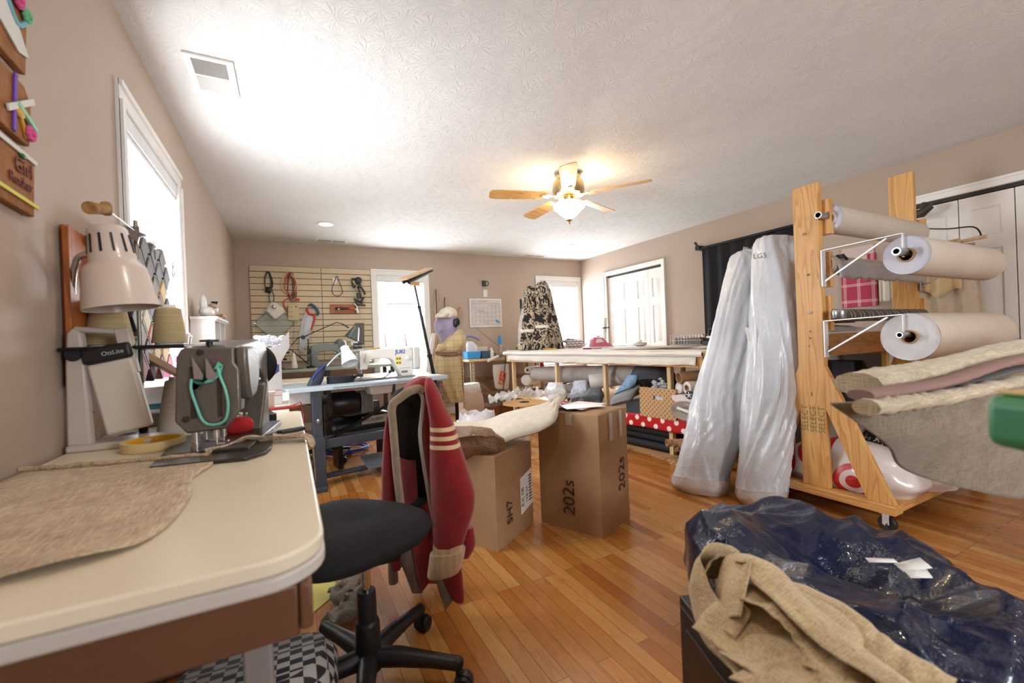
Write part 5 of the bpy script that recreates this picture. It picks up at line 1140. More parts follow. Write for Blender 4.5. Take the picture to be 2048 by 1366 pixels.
solo(B().b2(.60, .665, SY-.05, SY-.046, 1.05, 1.10).tube([(.66, SY-.05, 1.1), (.69, SY-.05, 1.12), (.71, SY-.05, 1.06)], .005, 6), 'small_black_card', BLACKP, 'small black card and clip left of the Take One sign', 'sign')
b = B(); b.bar((-.385, SY-.01, 1.40), (-.375, SY-.01, 1.0), .004, .004); solo(b, 'hanging_rod', STEEL, 'thin steel rod hanging at the left edge of the slatwall', 'rod')
# ------------------------------------------------------------------ cardboard boxes on the floor
PTAPE = mat_film('packing_tape', '#d8cfc0', .45, .15, 25)
def carton(name, label, C0, e1, e2, h, bulge, mt=CARDB):
    """box with corner C0, floor edges e1, e2; softly bulged sides"""
    C0, e1, e2 = V((*C0, 0)), V((*e1, 0)), V((*e2, 0)); cc = C0+(e1+e2)/2
    t = thing(name, label, 'box', tuple(cc)); n1, n2 = e1.normalized(), e2.normalized(); w1, w2 = e1.length/2, e2.length/2
    b = B(); nv = 20; nu = 12
    def ring(k, z):
        pts = []; f = math.sin(PI*k)*bulge
        for (ax, s, w, ow) in ((n1, 1, w1, w2), (n2, 1, w2, w1), (n1, -1, w1, w2), (n2, -1, w2, w1)):
            o = n2 if ax is n1 else n1
            so = -1 if (s > 0) == (ax is n1) else 1
            for i in range(nu):
                q = i/nu; tt = lerp(so, -so, q) if True else 0
                d = f*math.sin(PI*q)*(1+.5*nz(q*2, z*3, w, 1.5)); r = ax*s*(w+d)+o*tt*ow
                pts.append(cc+r+V((0, 0, z)))
        return pts
    vs = []; m_ = 4*nu
    for k in range(nv+1): vs += ring(k/nv, h*k/nv)
    fs = [(k*m_+i, k*m_+(i+1) % m_, (k+1)*m_+(i+1) % m_, (k+1)*m_+i) for k in range(nv) for i in range(m_)]
    b.add(vs, fs+[tuple(range(m_))[::-1]]); b.build('box_side', mt, t, smooth=30)
    b = B()
    def topf(u, v): p = cc+n1*lerp(-w1, w1, u)+n2*lerp(-w2, w2, v); return (p.x, p.y, h+.0+.012*math.sin(PI*u)*math.sin(PI*v)+.006*nz(u*3, v*3, 2))
    b.grid(12, 12, topf); b.build('box_flap', mt, t, solid=.004)
    return t, cc, n1, n2, w1, w2
lo = carton('cardboard_box', 'lower cardboard box with shipping label, supporting felt and a brown plastic bag', (.90, 1.98), (.327, .204), (-.265, .425), .475, .006)
hi = carton('cardboard_box', 'tall taped cardboard box marked 202s standing right of the lower box', (1.433, 1.815), (.305, .124), (-.163, .35), .645, .018)
t, cc, n1, n2, w1, w2 = lo
def face_text(b, t_, o, ex, txt, size, ey=(0, 0, 1)): b.text(txt, size, o, ex, ey, .0004)
b = B(); o = cc-n2*(w2+.008)
b.prism([(.04, .10), (.175, .13), (.175, .33), (.04, .30)], .0012, tuple(o+V((0, 0, 0))), tuple(n1), (0, 0, 1)); lbn = b.build('shipping_label', PAPER, t)
b = B(); q = o-n2*.0018
for k in range(9): b.prism([(.135, .15+k*.017), (.165, .155+k*.017), (.165, .155+k*.017+.008), (.135, .15+k*.017+.008)], .0006, tuple(q), tuple(n1), (0, 0, 1))
b.text('RX 0B', .04, q+n1*.075+V((0, 0, .14)), (0, 0, 1), -n1, .0003); b.text('1Z8-24', .03, q+n1*.118+V((0, 0, .15)), (0, 0, 1), -n1, .0003); b.build('label_lettering', BLACKP, lbn)
INK = m('marker_ink', '#3a2c24', .8)
b = B(); b.text('SH7', .075, o-n2*.003-n1*.055+V((0, 0, .10)), (0, 0, 1), -n1, .0005); b.build('marker_lettering', INK, t)
b = B(); b.bar(cc-n1*w1+V((0, 0, .489)), cc+n1*w1+V((0, 0, .489)), .06, .0008); b.prism([(-.03, .38), (.03, .38), (.03, .476), (-.03, .476)], .001, tuple(cc-n1*(w1+.009)), tuple(-n2), (0, 0, 1)); b.build('tape_strip', PTAPE, t)
t, cc, n1, n2, w1, w2 = hi
o = cc-n1*(w1+.020)                                  # face toward the camera's left: runs along n2
b = B(); b.text('202s', .105, o-n2*.045+V((0, 0, .09)), (0, 0, 1), n2, .0005); b.build('marker_lettering', INK, t)
o2 = cc-n2*(w2+.020); b = B(); b.text('202s', .10, o2+n1*.075+V((0, 0, .20)), (.0, 0, 1), -n1, .0005); b.build('marker_lettering', INK, t)
for s in (.35, -.35):
    b = B(); b.prism([(s*w1-.018, .50), (s*w1+.018, .50), (s*w1+.018, .648), (s*w1-.018, .648)], .001, tuple(cc-n2*(w2+.016)), tuple(n1), (0, 0, 1)); b.build('tape_strip', PTAPE, t)
for s in (.1, -.4):
    b = B(); b.prism([(s*w2-.02, .585), (s*w2+.02, .585), (s*w2+.02, .648), (s*w2-.02, .648)], .001, tuple(cc-n1*(w1+.009)), tuple(-n2), (0, 0, 1)); b.build('tape_strip', PTAPE, t)
solo(B().at(tuple(cc+V((.02, .03, .665))), rz=R(20)).b2(-.14, .12, -.10, .10, 0, .002), 'pink_lined_paper', m('paper_pink', '#ead6d8', .6), 'pink and white paper on top of the tall cardboard box', 'paper')
solo(B().at(tuple(cc+V((-.03, -.02, .669))), rz=R(-15)).b2(-.10, .13, -.07, .07, 0, .002), 'clear_label_pouch', m('paper_white2', '#e8e6e4', .25), 'white glossy label pouch on the tall cardboard box', 'paper')
# felt draped between the boxes
FELT = m('cream_felt', '#cfc6b6', .95, col2='#c4baa9', vs=25, bs=260, bst=.7, bd=.003)
L0, hc = lo[1], hi[1]
ctrl = [hc+V((-.03, .16, .70)), hc+V((-.12, .10, .685)), hc+V((-.21, .04, .665)), V((1.13, 2.26, .60)), V((1.02, 2.33, .55)), V((.88, 2.40, .54)), V((.74, 2.42, .545)), V((.62, 2.44, .545))]
q = spline(ctrl, 60)
b = B()
def ff_(u, v):
    k = int(round(u*60)); p = q[k]; s = V((.42, .90, 0)); w = lerp(.22, .54, min(1, u*1.5)); d = (v-.5)*w
    lip = .03*math.exp(-((v-.12)/.1)**2)+.02*math.exp(-((v-.9)/.08)**2)
    sag = -.13*max(0, 1-v*2.6)**1.5*min(1, max(0, u-.1)*4)
    return p+s*d+V((0, 0, lip*(1-.4*u)+.012*nz(u*5, v*3, 1, 1)+sag*.6))
b.grid(60, 16, ff_); solo(b, 'felt_fabric', FELT, 'thick cream felt rolled off the tall box and lying over the lower box', 'fabric', solid=.010, smooth=80)
# brown plastic wrapped bag on the low box
b = B(); loft(b, [(V((.66, 2.16, .485)), V((.95, 2.02, .485)), .10), (V((.64, 2.20, .52)), V((1.0, 2.05, .52)), .20), (V((.66, 2.22, .56)), V((.98, 2.08, .56)), .20), (V((.70, 2.24, .585)), V((.88, 2.14, .59)), .12), (V((.76, 2.22, .60)), V((.82, 2.18, .605)), .05)], n=48, nr=30, wr=.14, ws=14)
solo(b, 'plastic_bundle', m('brown_plastic', '#8f7157', .22, col2='#7a5d46', vs=14, bs=40, bst=.7, bd=.02, coat=.6), 'brown clothing in shiny clear plastic on the lower cardboard box', 'bag', smooth=60)

# ------------------------------------------------------------------ white bin, spool, film
BINW = m('bin_white', '#e4e2de', .35, coat=.3)
s = thing('waste_bin', 'white plastic bin with a clear liner beyond the cardigan chair', 'bin', (1.42, 3.45, 0))
B().box(1.42, 3.45, .19, .24, .21, .38, 1.22).build('bin_body', BINW, s, bevel=.03, bseg=4)
b = B(); b.prism(round_rect(1.265, 1.575, 3.31, 3.59, .05), .018, (0, 0, .372)); b.build('bin_rim', BINW, s, bevel=.006)
b = B()
def lin(u, v):
    a = 2*PI*u; r = lerp(.13, .165, v)*(1+.08*nz(math.cos(a)*2, math.sin(a)*2, v*3)); return (1.42+r*math.cos(a)*1.0, 3.45+r*math.sin(a)*.9, .37+.09*math.sin(v*PI)+.04*nz(math.cos(a)*3, math.sin(a)*3, v*2))
b.grid(40, 8, lin, cu=True); b.build('liner', mat_film('liner_film', '#e8e6ea', .45, .15, 30), s, smooth=80)
sp = (1.93, 3.52)
s = thing('cable_spool', 'large empty cardboard spool standing on its flange behind the boxes', 'spool', (sp[0], sp[1], 0))
SPM = m('spool_board', '#c59a62', .7, col2='#bb8f57', vs=3)
B().hollow((sp[0], sp[1], .475), (sp[0], sp[1], .487), .205, .032, 48).build('top_flange', SPM, s)
B().hollow((sp[0], sp[1], .0), (sp[0], sp[1], .012), .205, .032, 48).build('bottom_flange', SPM, s)
B().hollow((sp[0], sp[1], .012), (sp[0], sp[1], .475), .05, .036, 32).build('spool_core', m('core_white', '#cfc3b0', .7), s)
B().hollow((sp[0], sp[1], .478), (sp[0], sp[1], .492), .045, .025, 32).build('spool_bushing', BLACKP, s)
def film(name, label, pts, w, seed, mt, amp=.05):
    b = B(); q = spline(pts, 40)
    def f(u, v):
        k = int(round(u*40)); p = q[k]; t = (q[min(k+1, 40)]-q[max(k-1, 0)]).normalized(); s = t.cross(V((0, 0, 1))).normalized(); o = (v-.5)*w*(1+.5*nz(u*5, seed, 0))
        return p+s*o+V((0, 0, amp*abs(nz(u*7, v*4, seed, 1.6))*1.6+amp*.4*math.sin(v*9+u*8)))
    b.grid(40, 12, f); return solo(b, name, mt, label, 'plastic film', smooth=30)
film('plastic_sheet', 'crumpled clear plastic sheet thrown over the spool', [(1.62, 3.62, .50), (1.75, 3.60, .52), (1.88, 3.62, .55), (2.0, 3.70, .53), (2.15, 3.72, .51), (2.28, 3.66, .50)], .14, 2, mat_film('clear_film2', '#eef0f4', .42, .15, 30), .07)

# ------------------------------------------------------------------ padded cutting table
CP0, CP1 = V((2.60, 5.30, 0)), V((2.93, 2.36, 0)); CD = (CP1-CP0).normalized(); CN = V((-CD.y, CD.x, 0)); CDEP = 1.50; CL = (CP1-CP0).length
def ct(s, t, z=0): return CP0+CD*s+CN*t+V((0, 0, z))
def cpx(u, v, inset): return onp(u, v, CP0+CN*inset, CN)
CTZ = .93
BAT = m('white_batting', '#e6e2da', .9, col2='#dedad2', vs=5, bs=90, bst=.4)
ctb = thing('cutting_table', 'long padded white cutting table on pale lumber legs with a stuffed lower shelf', 'table', tuple(ct(CL/2, CDEP/2)))
b = B()
def ctop(u, v):
    p = ct(u*CL, v*CDEP); e = min(u*CL, (1-u)*CL, v*CDEP, (1-v)*CDEP); return (p.x, p.y, CTZ-.012*math.exp(-e/.01)+.003*nz(p.x, p.y, 0, 4))
b.grid(80, 30, ctop)
def edge_drop(s0, s1, t0, t1, zt, zb, n, amp):
    def f(u, v):
        p = ct(lerp(s0, s1, u), lerp(t0, t1, u)); w = amp*nz(p.x*2, p.y*2, v*2, 2); o = (CN*-1 if t0 == t1 == 0 else CD*(-1 if s0 == s1 == 0 else 1))
        return p+o*(.012*math.sin(PI*v)+w)+V((0, 0, lerp(zt, zb, v)+.004*nz(p.y, p.x, v, 5)))
    b.grid(n, 8, f)
edge_drop(0, CL, 0, 0, CTZ-.012, CTZ-.055, 120, .004); edge_drop(0, 0, CDEP, 0, CTZ-.012, CTZ-.055, 40, .004); edge_drop(CL, CL, 0, CDEP, CTZ-.012, CTZ-.055, 40, .004)
b.build('padded_top', BAT, ctb, smooth=60)
b = B()
def under(u, v):
    s_ = lerp(.12, CL-.06, u); p = ct(s_, .015); return p-CN*(.012*math.sin(v*2.2)+.006*nz(u*30, v*2, 3))+V((0, 0, lerp(CTZ-.05, CTZ-.125-.01*nz(u*14, 0, 1)-.012*math.sin(u*3), v)))
b.grid(140, 8, under); b.build('batting_skirt', m('batting_shade', '#e0dcd2', .95, bs=90, bst=.4), ctb, solid=.006, smooth=60)
b = B(); b.prism([(ct(.03, .03).x, ct(.03, .03).y), (ct(CL-.03, .03).x, ct(CL-.03, .03).y), (ct(CL-.03, CDEP-.03).x, ct(CL-.03, CDEP-.03).y), (ct(.03, CDEP-.03).x, ct(.03, CDEP-.03).y)], .02, (0, 0, CTZ-.04)); b.bar(ct(CL-.03, .03, CTZ-.10), ct(CL-.03, CDEP-.03, CTZ-.10), .035, .10); b.bar(ct(.05, .04, CTZ-.10), ct(CL-.05, .04, CTZ-.10), .03, .09); b.bar(ct(.05, CDEP-.05, CTZ-.10), ct(CL-.05, CDEP-.05, CTZ-.10), .03, .09)
b.build('table_frame', PINEX, ctb)
svals = []
for u in (1115, 1212, 1341): svals.append((cpx(u, 760, .09)-CP0).dot(CD))
for s_ in svals+[.18, CL-.1]:
    for tt in (.09, CDEP-.1): B().box(0, 0, (CTZ-.05)/2, .045, .045, CTZ-.05).build('leg', PALEZ, ctb, local=False) if False else None
for s_ in svals+[.12]:
    for tt in (.09, CDEP-.1):
        b = B(); p = ct(s_, tt); b.box(p.x, p.y, (CTZ-.05)/2, .042, .042, CTZ-.05); b.build('leg', PALEZ, ctb, bevel=.002)
SHZ = .30
b = B(); b.prism([tuple(ct(a, t_)[:2]) for a, t_ in ((.1, .06), (CL-.05, .06), (CL-.05, CDEP-.06), (.1, CDEP-.06))], .018, (0, 0, SHZ)); b.build('lower_shelf', PALEY, ctb)
def _sep(n, v):
    s = N(n, 'ShaderNodeSeparateXYZ'); n.links.new(v, s.inputs[0]); return s
def polka(n, v):
    s = _sep(n, v); y, z = s.outputs[1], s.outputs[2]
    def lat(oy, oz):                       # distance to the nearest point of a square lattice of pitch .14
        a = math_(n, 'PINGPONG', math_(n, 'ADD', y, oy+10.5), .07); b_ = math_(n, 'PINGPONG', math_(n, 'ADD', z, oz+10.5), .06)
        return math_(n, 'SQRT', math_(n, 'ADD', math_(n, 'MULTIPLY', a, a), math_(n, 'MULTIPLY', b_, b_)))
    d = math_(n, 'MINIMUM', lat(0, .0), lat(.07, .06))
    return mix(n, math_(n, 'LESS_THAN', d, .023), c('#b5121c'), c('#ece6e2'))
POLKA = mat_pattern('polka_fabric', polka, .35, coat=.3)
b = B()
def pol(u, v): p = ct(lerp(.9, CL-.02, u), .045); return p-CN*(.004*nz(u*20, v*2, 5)+.01*v)+V((0, 0, lerp(SHZ+.035, SHZ-.085, v)+.008*nz(u*9, 0, 4)))
b.grid(80, 6, pol); b.build('polka_skirt', POLKA, ctb, solid=.003, smooth=60)

# rolls and clutter on the lower shelf
def roll(name, label, a, e, r, mt, core=None, grp=None, rcore=.02, n=28, cat='fabric roll', wrink=0, ends=None, loose=0):
    t = thing(name, label, cat, tuple(V((a[0], a[1], min(a[2], e[2])-r))), group=grp)
    a, e = V(a), V(e); d, u, q_ = B().frame(a, e); L = (e-a).length; b = B(); nl = 24; vs = []
    for k in range(nl+1):
        for i in range(n):
            th = 2*PI*i/n; p = a+d*(L*k/nl); rr = r*(1+wrink*nz(math.cos(th)*2+k*.35, math.sin(th)*2, k*.3, 1)); vs.append(p+(u*math.cos(th)+q_*math.sin(th))*rr)
    b.add(vs, [(k*n+i, k*n+(i+1) % n, (k+1)*n+(i+1) % n, (k+1)*n+i) for k in range(nl) for i in range(n)])
    b.build('roll_wrap', mt, t, smooth=60)
    for (o, s) in ((a, -1), (e, 1)):
        b = B(); rc = rcore if core else 0
        prof = [(r*.99, 0), (r*.9, .004*s*-1), (r*.75, .002*s), (r*.6, -.004*s), (r*.45, .002*s), (max(rc, .001), -.002*s)]
        b.lathe([(pr, ph) for pr, ph in prof], o, d, n); b.build('roll_end', ends or mt, t, smooth=60)
    if core: B().hollow(a-d*.006, e+d*.006, rcore, rcore*.82, 20).build('roll_core', core, t)
    return t
def tube(name, label, a, e, r, mt, grp, cat='tube'):
    return solo(B().hollow(a, e, r, r*.88, 24), name, mt, label, cat, grp)
VIN = m('vinyl_wrap', '#c9c4c2', .2, col2='#beb8b6', vs=8, bs=22, bst=.5, bd=.02, coat=.5)
GRF = m('grey_fabric', '#b0a9a2', .8, col2='#a39c95', vs=10); WHF = m('white_fabric', '#dcd9d6', .75, col2='#d2cfcb', vs=10, bs=50, bst=.3)
def sh(u, v, inset): return cpx(u, v, inset)
roll('fabric_roll', 'long pale grey roll lying on top at the far end of the lower shelf', sh(1072, 748, .22), sh(1290, 748, .34), .095, GRF, wrink=.04)
roll('fabric_roll', 'fat white wrapped roll pointing its blunt end left between two table legs', sh(1181, 764, .12), sh(1305, 742, .52), .088, WHF, wrink=.05)
roll('fabric_roll', 'small cream roll end peeping left of the long pale roll', sh(1055, 740, .15), sh(1075, 738, .5), .045, WHF, CARDB2, rcore=.02)
roll('fabric_roll', 'loosely wound cream spiral roll at the left end of the shelf', sh(1052, 760, .12), sh(1072, 758, .5), .07, WHF, wrink=.08)
roll('fabric_roll', 'plastic wrapped pale roll below the long roll near the spool', sh(1122, 784, .08), sh(1180, 776, .5), .088, VIN, wrink=.10)
roll('fabric_roll', 'plastic wrapped white roll with open end in front of the pale rolls', sh(1142, 798, .06), sh(1190, 786, .4), .07, VIN, CARDB2, rcore=.025, wrink=.08)
roll('fabric_roll', 'dark grey roll under the long pale roll', sh(1090, 774, .15), sh(1140, 770, .5), .04, m('charcoal_roll', '#57504e', .7), CARDB2, rcore=.02)
roll('fabric_roll', 'taupe roll beneath the dark grey roll at the far end', sh(1082, 786, .1), sh(1130, 780, .45), .042, m('taupe_roll', '#8d8178', .7), CARDB2, rcore=.02)
b = B(); loft(b, [(sh(1098, 800, .05), sh(1128, 800, .05), .06), (sh(1092, 785, .05), sh(1132, 785, .05), .12), (sh(1100, 765, .06), sh(1124, 765, .06), .08)], n=36, nr=18, wr=.18, ws=16); solo(b, 'plastic_bag', mat_film('bag_clear', '#e6e6ea', .6, .12, 35), 'crumpled clear bag on the shelf between the grey rolls', 'bag', smooth=50)
b = B(); loft(b, [(sh(1140, 806, .03), sh(1178, 800, .03), .05), (sh(1144, 785, .03), sh(1176, 782, .03), .10), (sh(1150, 762, .04), sh(1172, 760, .04), .06)], n=36, nr=18, wr=.18, ws=16); solo(b, 'silver_bag', m('silver_plastic', '#a9b2bf', .18, .3, bs=40, bst=.8, bd=.02), 'silvery blue plastic bag hanging in front of the wrapped rolls', 'bag', smooth=50)
tube('cardboard_tube', 'short brown tube pointing left beside the grey logo bag', sh(1138, 800, .02), sh(1165, 790, .3), .028, CARDB2, None)
b = B(); loft(b, [(sh(1142, 806, .04), sh(1205, 806, .04), .10), (sh(1150, 792, .05), sh(1204, 790, .05), .14), (sh(1165, 778, .06), sh(1200, 776, .06), .08)], n=36, nr=18, wr=.15, ws=14); gb = solo(b, 'grey_logo_bag', m('slate_plastic', '#474a52', .35, bs=30, bst=.6, bd=.02), 'slate grey plastic bag with pale lettering on the shelf', 'bag', smooth=60)
b = B(); p = sh(1158, 802, -.03); b.text('ola', .06, p, CD, (0, 0, 1), .001); b.build('bag_lettering', m('letter_pale', '#8c8f96', .5), gb)
b = B(); loft(b, [(sh(1222, 812, .05), sh(1262, 800, .05), .10), (sh(1228, 795, .05), sh(1275, 782, .08), .12), (sh(1250, 776, .08), sh(1282, 770, .1), .05)], n=40, nr=20, wr=.12); solo(b, 'grey_shawl', m('grey_blue_cloth', '#8d9298', .85, vs=20), 'folded grey blue cloth beside the middle table leg', 'fabric', smooth=60)
b = B(); loft(b, [(sh(1228, 790, .02), sh(1262, 776, .02), .05), (sh(1244, 770, .03), sh(1272, 766, .03), .06), (sh(1256, 752, .04), sh(1276, 752, .04), .05), (sh(1262, 750, .04), sh(1274, 750, .04), .02)], n=32, nr=20, wr=.12, ws=16); solo(b, 'blue_package', m('blue_plastic', '#7fa3c4', .25, col2='#5f86ae', vs=30, bs=50, bst=.7, bd=.02), 'light blue shiny plastic package among the shelf rolls', 'bag', smooth=40)
def scroll(n, v): return ramp(n, math_(n, 'FRACT', math_(n, 'MULTIPLY', noise_(n, v, 16, 1, .5, 1.2), 5)), [(.3, c('#4d4a44')), (.42, c('#bdb6a0')), (.7, c('#bdb6a0')), (.85, c('#5e645c'))])
roll('fabric_roll', 'folded grey and cream scroll patterned cloth roll on the shelf', sh(1246, 792, .04), sh(1290, 772, .2), .05, mat_pattern('scroll_fabric', scroll, .8), wrink=.12)
b = B(); loft(b, [(sh(1275, 775, .15), sh(1350, 770, .15), .3), (sh(1270, 758, .2), sh(1352, 752, .2), .34), (sh(1278, 742, .25), sh(1345, 740, .25), .25), (sh(1290, 736, .3), sh(1335, 736, .3), .1)], n=44, nr=24, wr=.12, ws=9); solo(b, 'black_fabric_pile', m('black_cloth', '#23252a', .7, col2='#1a1b20', vs=10), 'heap of black cloth piled under the table behind the patterned basket', 'fabric', smooth=60)
b = B()
for k in range(80): p = sh(rnd.uniform(1306, 1334), rnd.uniform(757, 780), .06+rnd.uniform(0, .08)); b.ball(p.x, p.y, p.z, .02, .02, .014, 8, 6)
solo(b, 'bubble_wrap', mat_film('bubble_film'), 'wad of bubble wrap behind the rightmost pale leg', 'bubble wrap', kind='stuff')
p0 = sh(1258, 832, .07); p1 = sh(1279, 832, .07)
s_a = (p0-CP0).dot(CD); s_b = (p1-CP0).dot(CD)
def cbox(b, s0, s1, t0, t1, z0, z1):
    P = [ct(s0, t0), ct(s1, t0), ct(s1, t1), ct(s0, t1)]; vs = [(p.x, p.y, z) for z in (z0, z1) for p in P]
    return b.add(vs, [(0, 3, 2, 1), (4, 5, 6, 7), (0, 1, 5, 4), (1, 2, 6, 5), (2, 3, 7, 6), (3, 0, 4, 7)])
SHT = SHZ+.0185
b = B(); cbox(b, s_a-.03, s_b+.02, .07, .3, SHT, SHT+.095); cbox(b, s_a-.035, s_b+.025, .065, .305, SHT+.095, SHT+.12); solo(b, 'shoe_box', m('slate_box', '#3c444c', .6), 'dark slate lidded box on the shelf left of the patterned basket', 'box', bevel=.002)
def kraft(n, v):
    s = _sep(n, v); y, z = s.outputs[1], s.outputs[2]
    def lat(oy, oz):
        a = math_(n, 'PINGPONG', math_(n, 'ADD', y, oy+10), .022); b_ = math_(n, 'PINGPONG', math_(n, 'ADD', z, oz+10), .022)
        return math_(n, 'SQRT', math_(n, 'ADD', math_(n, 'MULTIPLY', a, a), math_(n, 'MULTIPLY', b_, b_)))
    d = math_(n, 'MINIMUM', lat(0, 0), lat(.022, .022))
    return ramp(n, d, [(.0, c('#7d5c3a')), (.005, c('#a9845a')), (.009, c('#7d5c3a')), (.0105, c('#c2a074'))])
s0 = (sh(1280, 800, .04)-CP0).dot(CD); s1 = (sh(1352, 800, .04)-CP0).dot(CD)
t = thing('storage_basket', 'tan storage box with ring pattern and slot handle on the lower shelf', 'box', tuple(ct((s0+s1)/2, .2, SHT)))
KR = mat_pattern('ring_kraft', kraft, .8)
z0, z1 = SHT, SHT+.27; hs0, hs1, hz0, hz1 = lerp(s0, s1, .40), lerp(s0, s1, .66), SHT+.165, SHT+.20
b = B()
for a_, b_, c_, d_ in ((s0, s1, z0, hz0), (s0, s1, hz1, z1), (s0, hs0, hz0, hz1), (hs1, s1, hz0, hz1)): cbox(b, a_, b_, .035, .041, c_, d_)
cbox(b, s0, s0+.006, .041, .36, z0, z1); cbox(b, s1-.006, s1, .041, .36, z0, z1); cbox(b, s0, s1, .36, .366, z0, z1); cbox(b, s0, s1, .041, .36, z0, z0+.005); b.build('box_body', KR, t)
b = B(); cbox(b, s0+.02, s1-.02, .06, .34, z0+.01, z0+.21); b.build('paper_contents', PAPER, t)
tube('cardboard_tube', 'wide brown cardboard tube on the shelf top right of the pale leg', sh(1357, 756, .05), sh(1357, 756, .05)+CD*.25+CN*.5+V((0, 0, .02)), .05, CARDB2, None)
roll('white_roll', 'white roll with square core end under the wide brown tube', sh(1374, 776, .03), sh(1374, 776, .03)+CD*.2+CN*.5, .055, WHF, CARDB2, rcore=.028)
roll('white_roll', 'white roll tight against the pale leg, left of the cored roll', sh(1357, 776, .06), sh(1357, 776, .06)+CD*.2+CN*.5, .048, WHF)
b = B(); A = sh(1372, 822, -.02)
for k in range(7): 
    rr = .125-.012*k; b.tube([A+CD*(rr*1.15*math.cos(a*PI/12))+V((0, 0, rr*.62*math.sin(a*PI/12)))+CN*(.002*k) for a in range(24)], .007, 6, True)
t = thing('folded_bolt', 'flattened grey fabric bolt with paper strip, white cloth over it, jutting from the shelf', 'fabric roll', tuple(A-V((0, 0, .09))))
b.build('bolt_edge', m('grey_layers', '#a39a90', .85), t)
b = B(); loft(b, [(A-CD*.14+CN*.02, A+CD*.14+CN*.02, .16), (A-CD*.14+CN*.5, A+CD*.14+CN*.5, .16)], n=32, nr=6, nrm=(0, 0, 1), e=.85); b.build('bolt_body', m('grey_layers'), t)
b = B(); b.bar(A-CD*.08-CN*.008+V((0, 0, .02)), A+CD*.11-CN*.008+V((0, 0, -.02)), .002, .022, (0, 0, 1)); b.build('paper_strip', PAPER, t)
b = B(); loft(b, [(A-CD*.13-CN*.0+V((0, 0, .10)), A+CD*.14-CN*.0+V((0, 0, .07)), .07), (A-CD*.12+CN*.4+V((0, 0, .10)), A+CD*.14+CN*.4+V((0, 0, .08)), .08)], n=32, nr=8, nrm=(0, 0, 1), e=.8, wr=.03); b.build('white_cover', WHF, t)
p = sh(1380, 790, -.02); b = B(); b.lathe([(0, 0), (.034, 0), (.034, .012), (0, .014)], p, -CN, 28); bd = solo(b, 'navy_button', m('navy_flat', '#1c2440', .6), 'round navy medallion with white star motif hanging by the bolt', 'medallion')
b = B()
for k in range(5):
    a = k*2*PI/5+.4; b.bar(p-CN*.0145, p-CN*.0145+CD*.026*math.cos(a)+V((0, 0, .026*math.sin(a))), .006, .0015, CN)
b.build('medallion_motif', PAPER, bd)
# under the shelf: black tubes, card, brown tubes
for k in range(9):
    r_ = .034; row = k//3; col_ = k % 3
    z = .040+row*.068; tt = .12+col_*.075+.03*(row % 2)
    tube('foam_tube', 'black foam tube stacked under the polka dot shelf', ct(1.75+.1*(k % 2), tt, z), ct(CL-.40+.03*(k % 3), tt, z), r_, m('black_foam', '#1b1c1f', .8), 'black foam tubes under the shelf')
solo(cbox(B(), 1.6, CL-.02, -.02, .075, .001, .007), 'flat_cardboard', CARDB, 'flat strip of cardboard on the floor along the shelf front', 'cardboard')
for k, (u, v, r_, lb_) in enumerate(((1333, 886, .031, 'leftmost and largest brown tube end under the polka skirt'), (1345, 887, .031, 'second brown tube from the left under the polka skirt'), (1354, 891, .028, 'third brown tube, partly behind the silver bundle'), (1350, 900, .017, 'thinnest brown tube, lowest of the four tube ends'))):
    p = cpx(u, v, -.06+.0*k); p.z = max(p.z, r_+.003)
    tube('cardboard_tube', lb_, p, p+CD*.30+CN*.48, r_, CARDB2, 'brown tube ends under the shelf')
s = thing('strip_light', 'white strip light fitting with loose cable on the floor by the tall box', 'light fitting', tuple(ct(1.95, -.12)))
b = B(); b.bar(ct(1.62, -.14, .022), ct(2.18, -.13, .022), .05, .03); b.build('fitting_body', WHITEP, s, bevel=.003)
b = B(); b.bar(ct(2.16, -.13, .026), ct(2.24, -.13, .026), .07, .045); b.build('end_box', WHITEP, s, bevel=.003)
B().tube(spline([ct(2.2, -.13, .05), ct(2.12, -.12, .10), ct(2.0, -.10, .09), ct(1.9, -.11, .04), ct(1.7, -.10, .04)], 24), .004, 6).build('cable', WHITEP, s)
b = B()
for k in range(7):
    o = at(1300+k*9, 905+k*4, 'z', .002); b.tube([(o.x+.03*math.cos(a*.6+k), o.y+.02*math.sin(a*.9+k), .003) for a in range(10)], .0012, 5)
solo(b, 'thread_scraps', PAPER, 'loose white thread scraps on the wood floor', 'thread', kind='stuff')

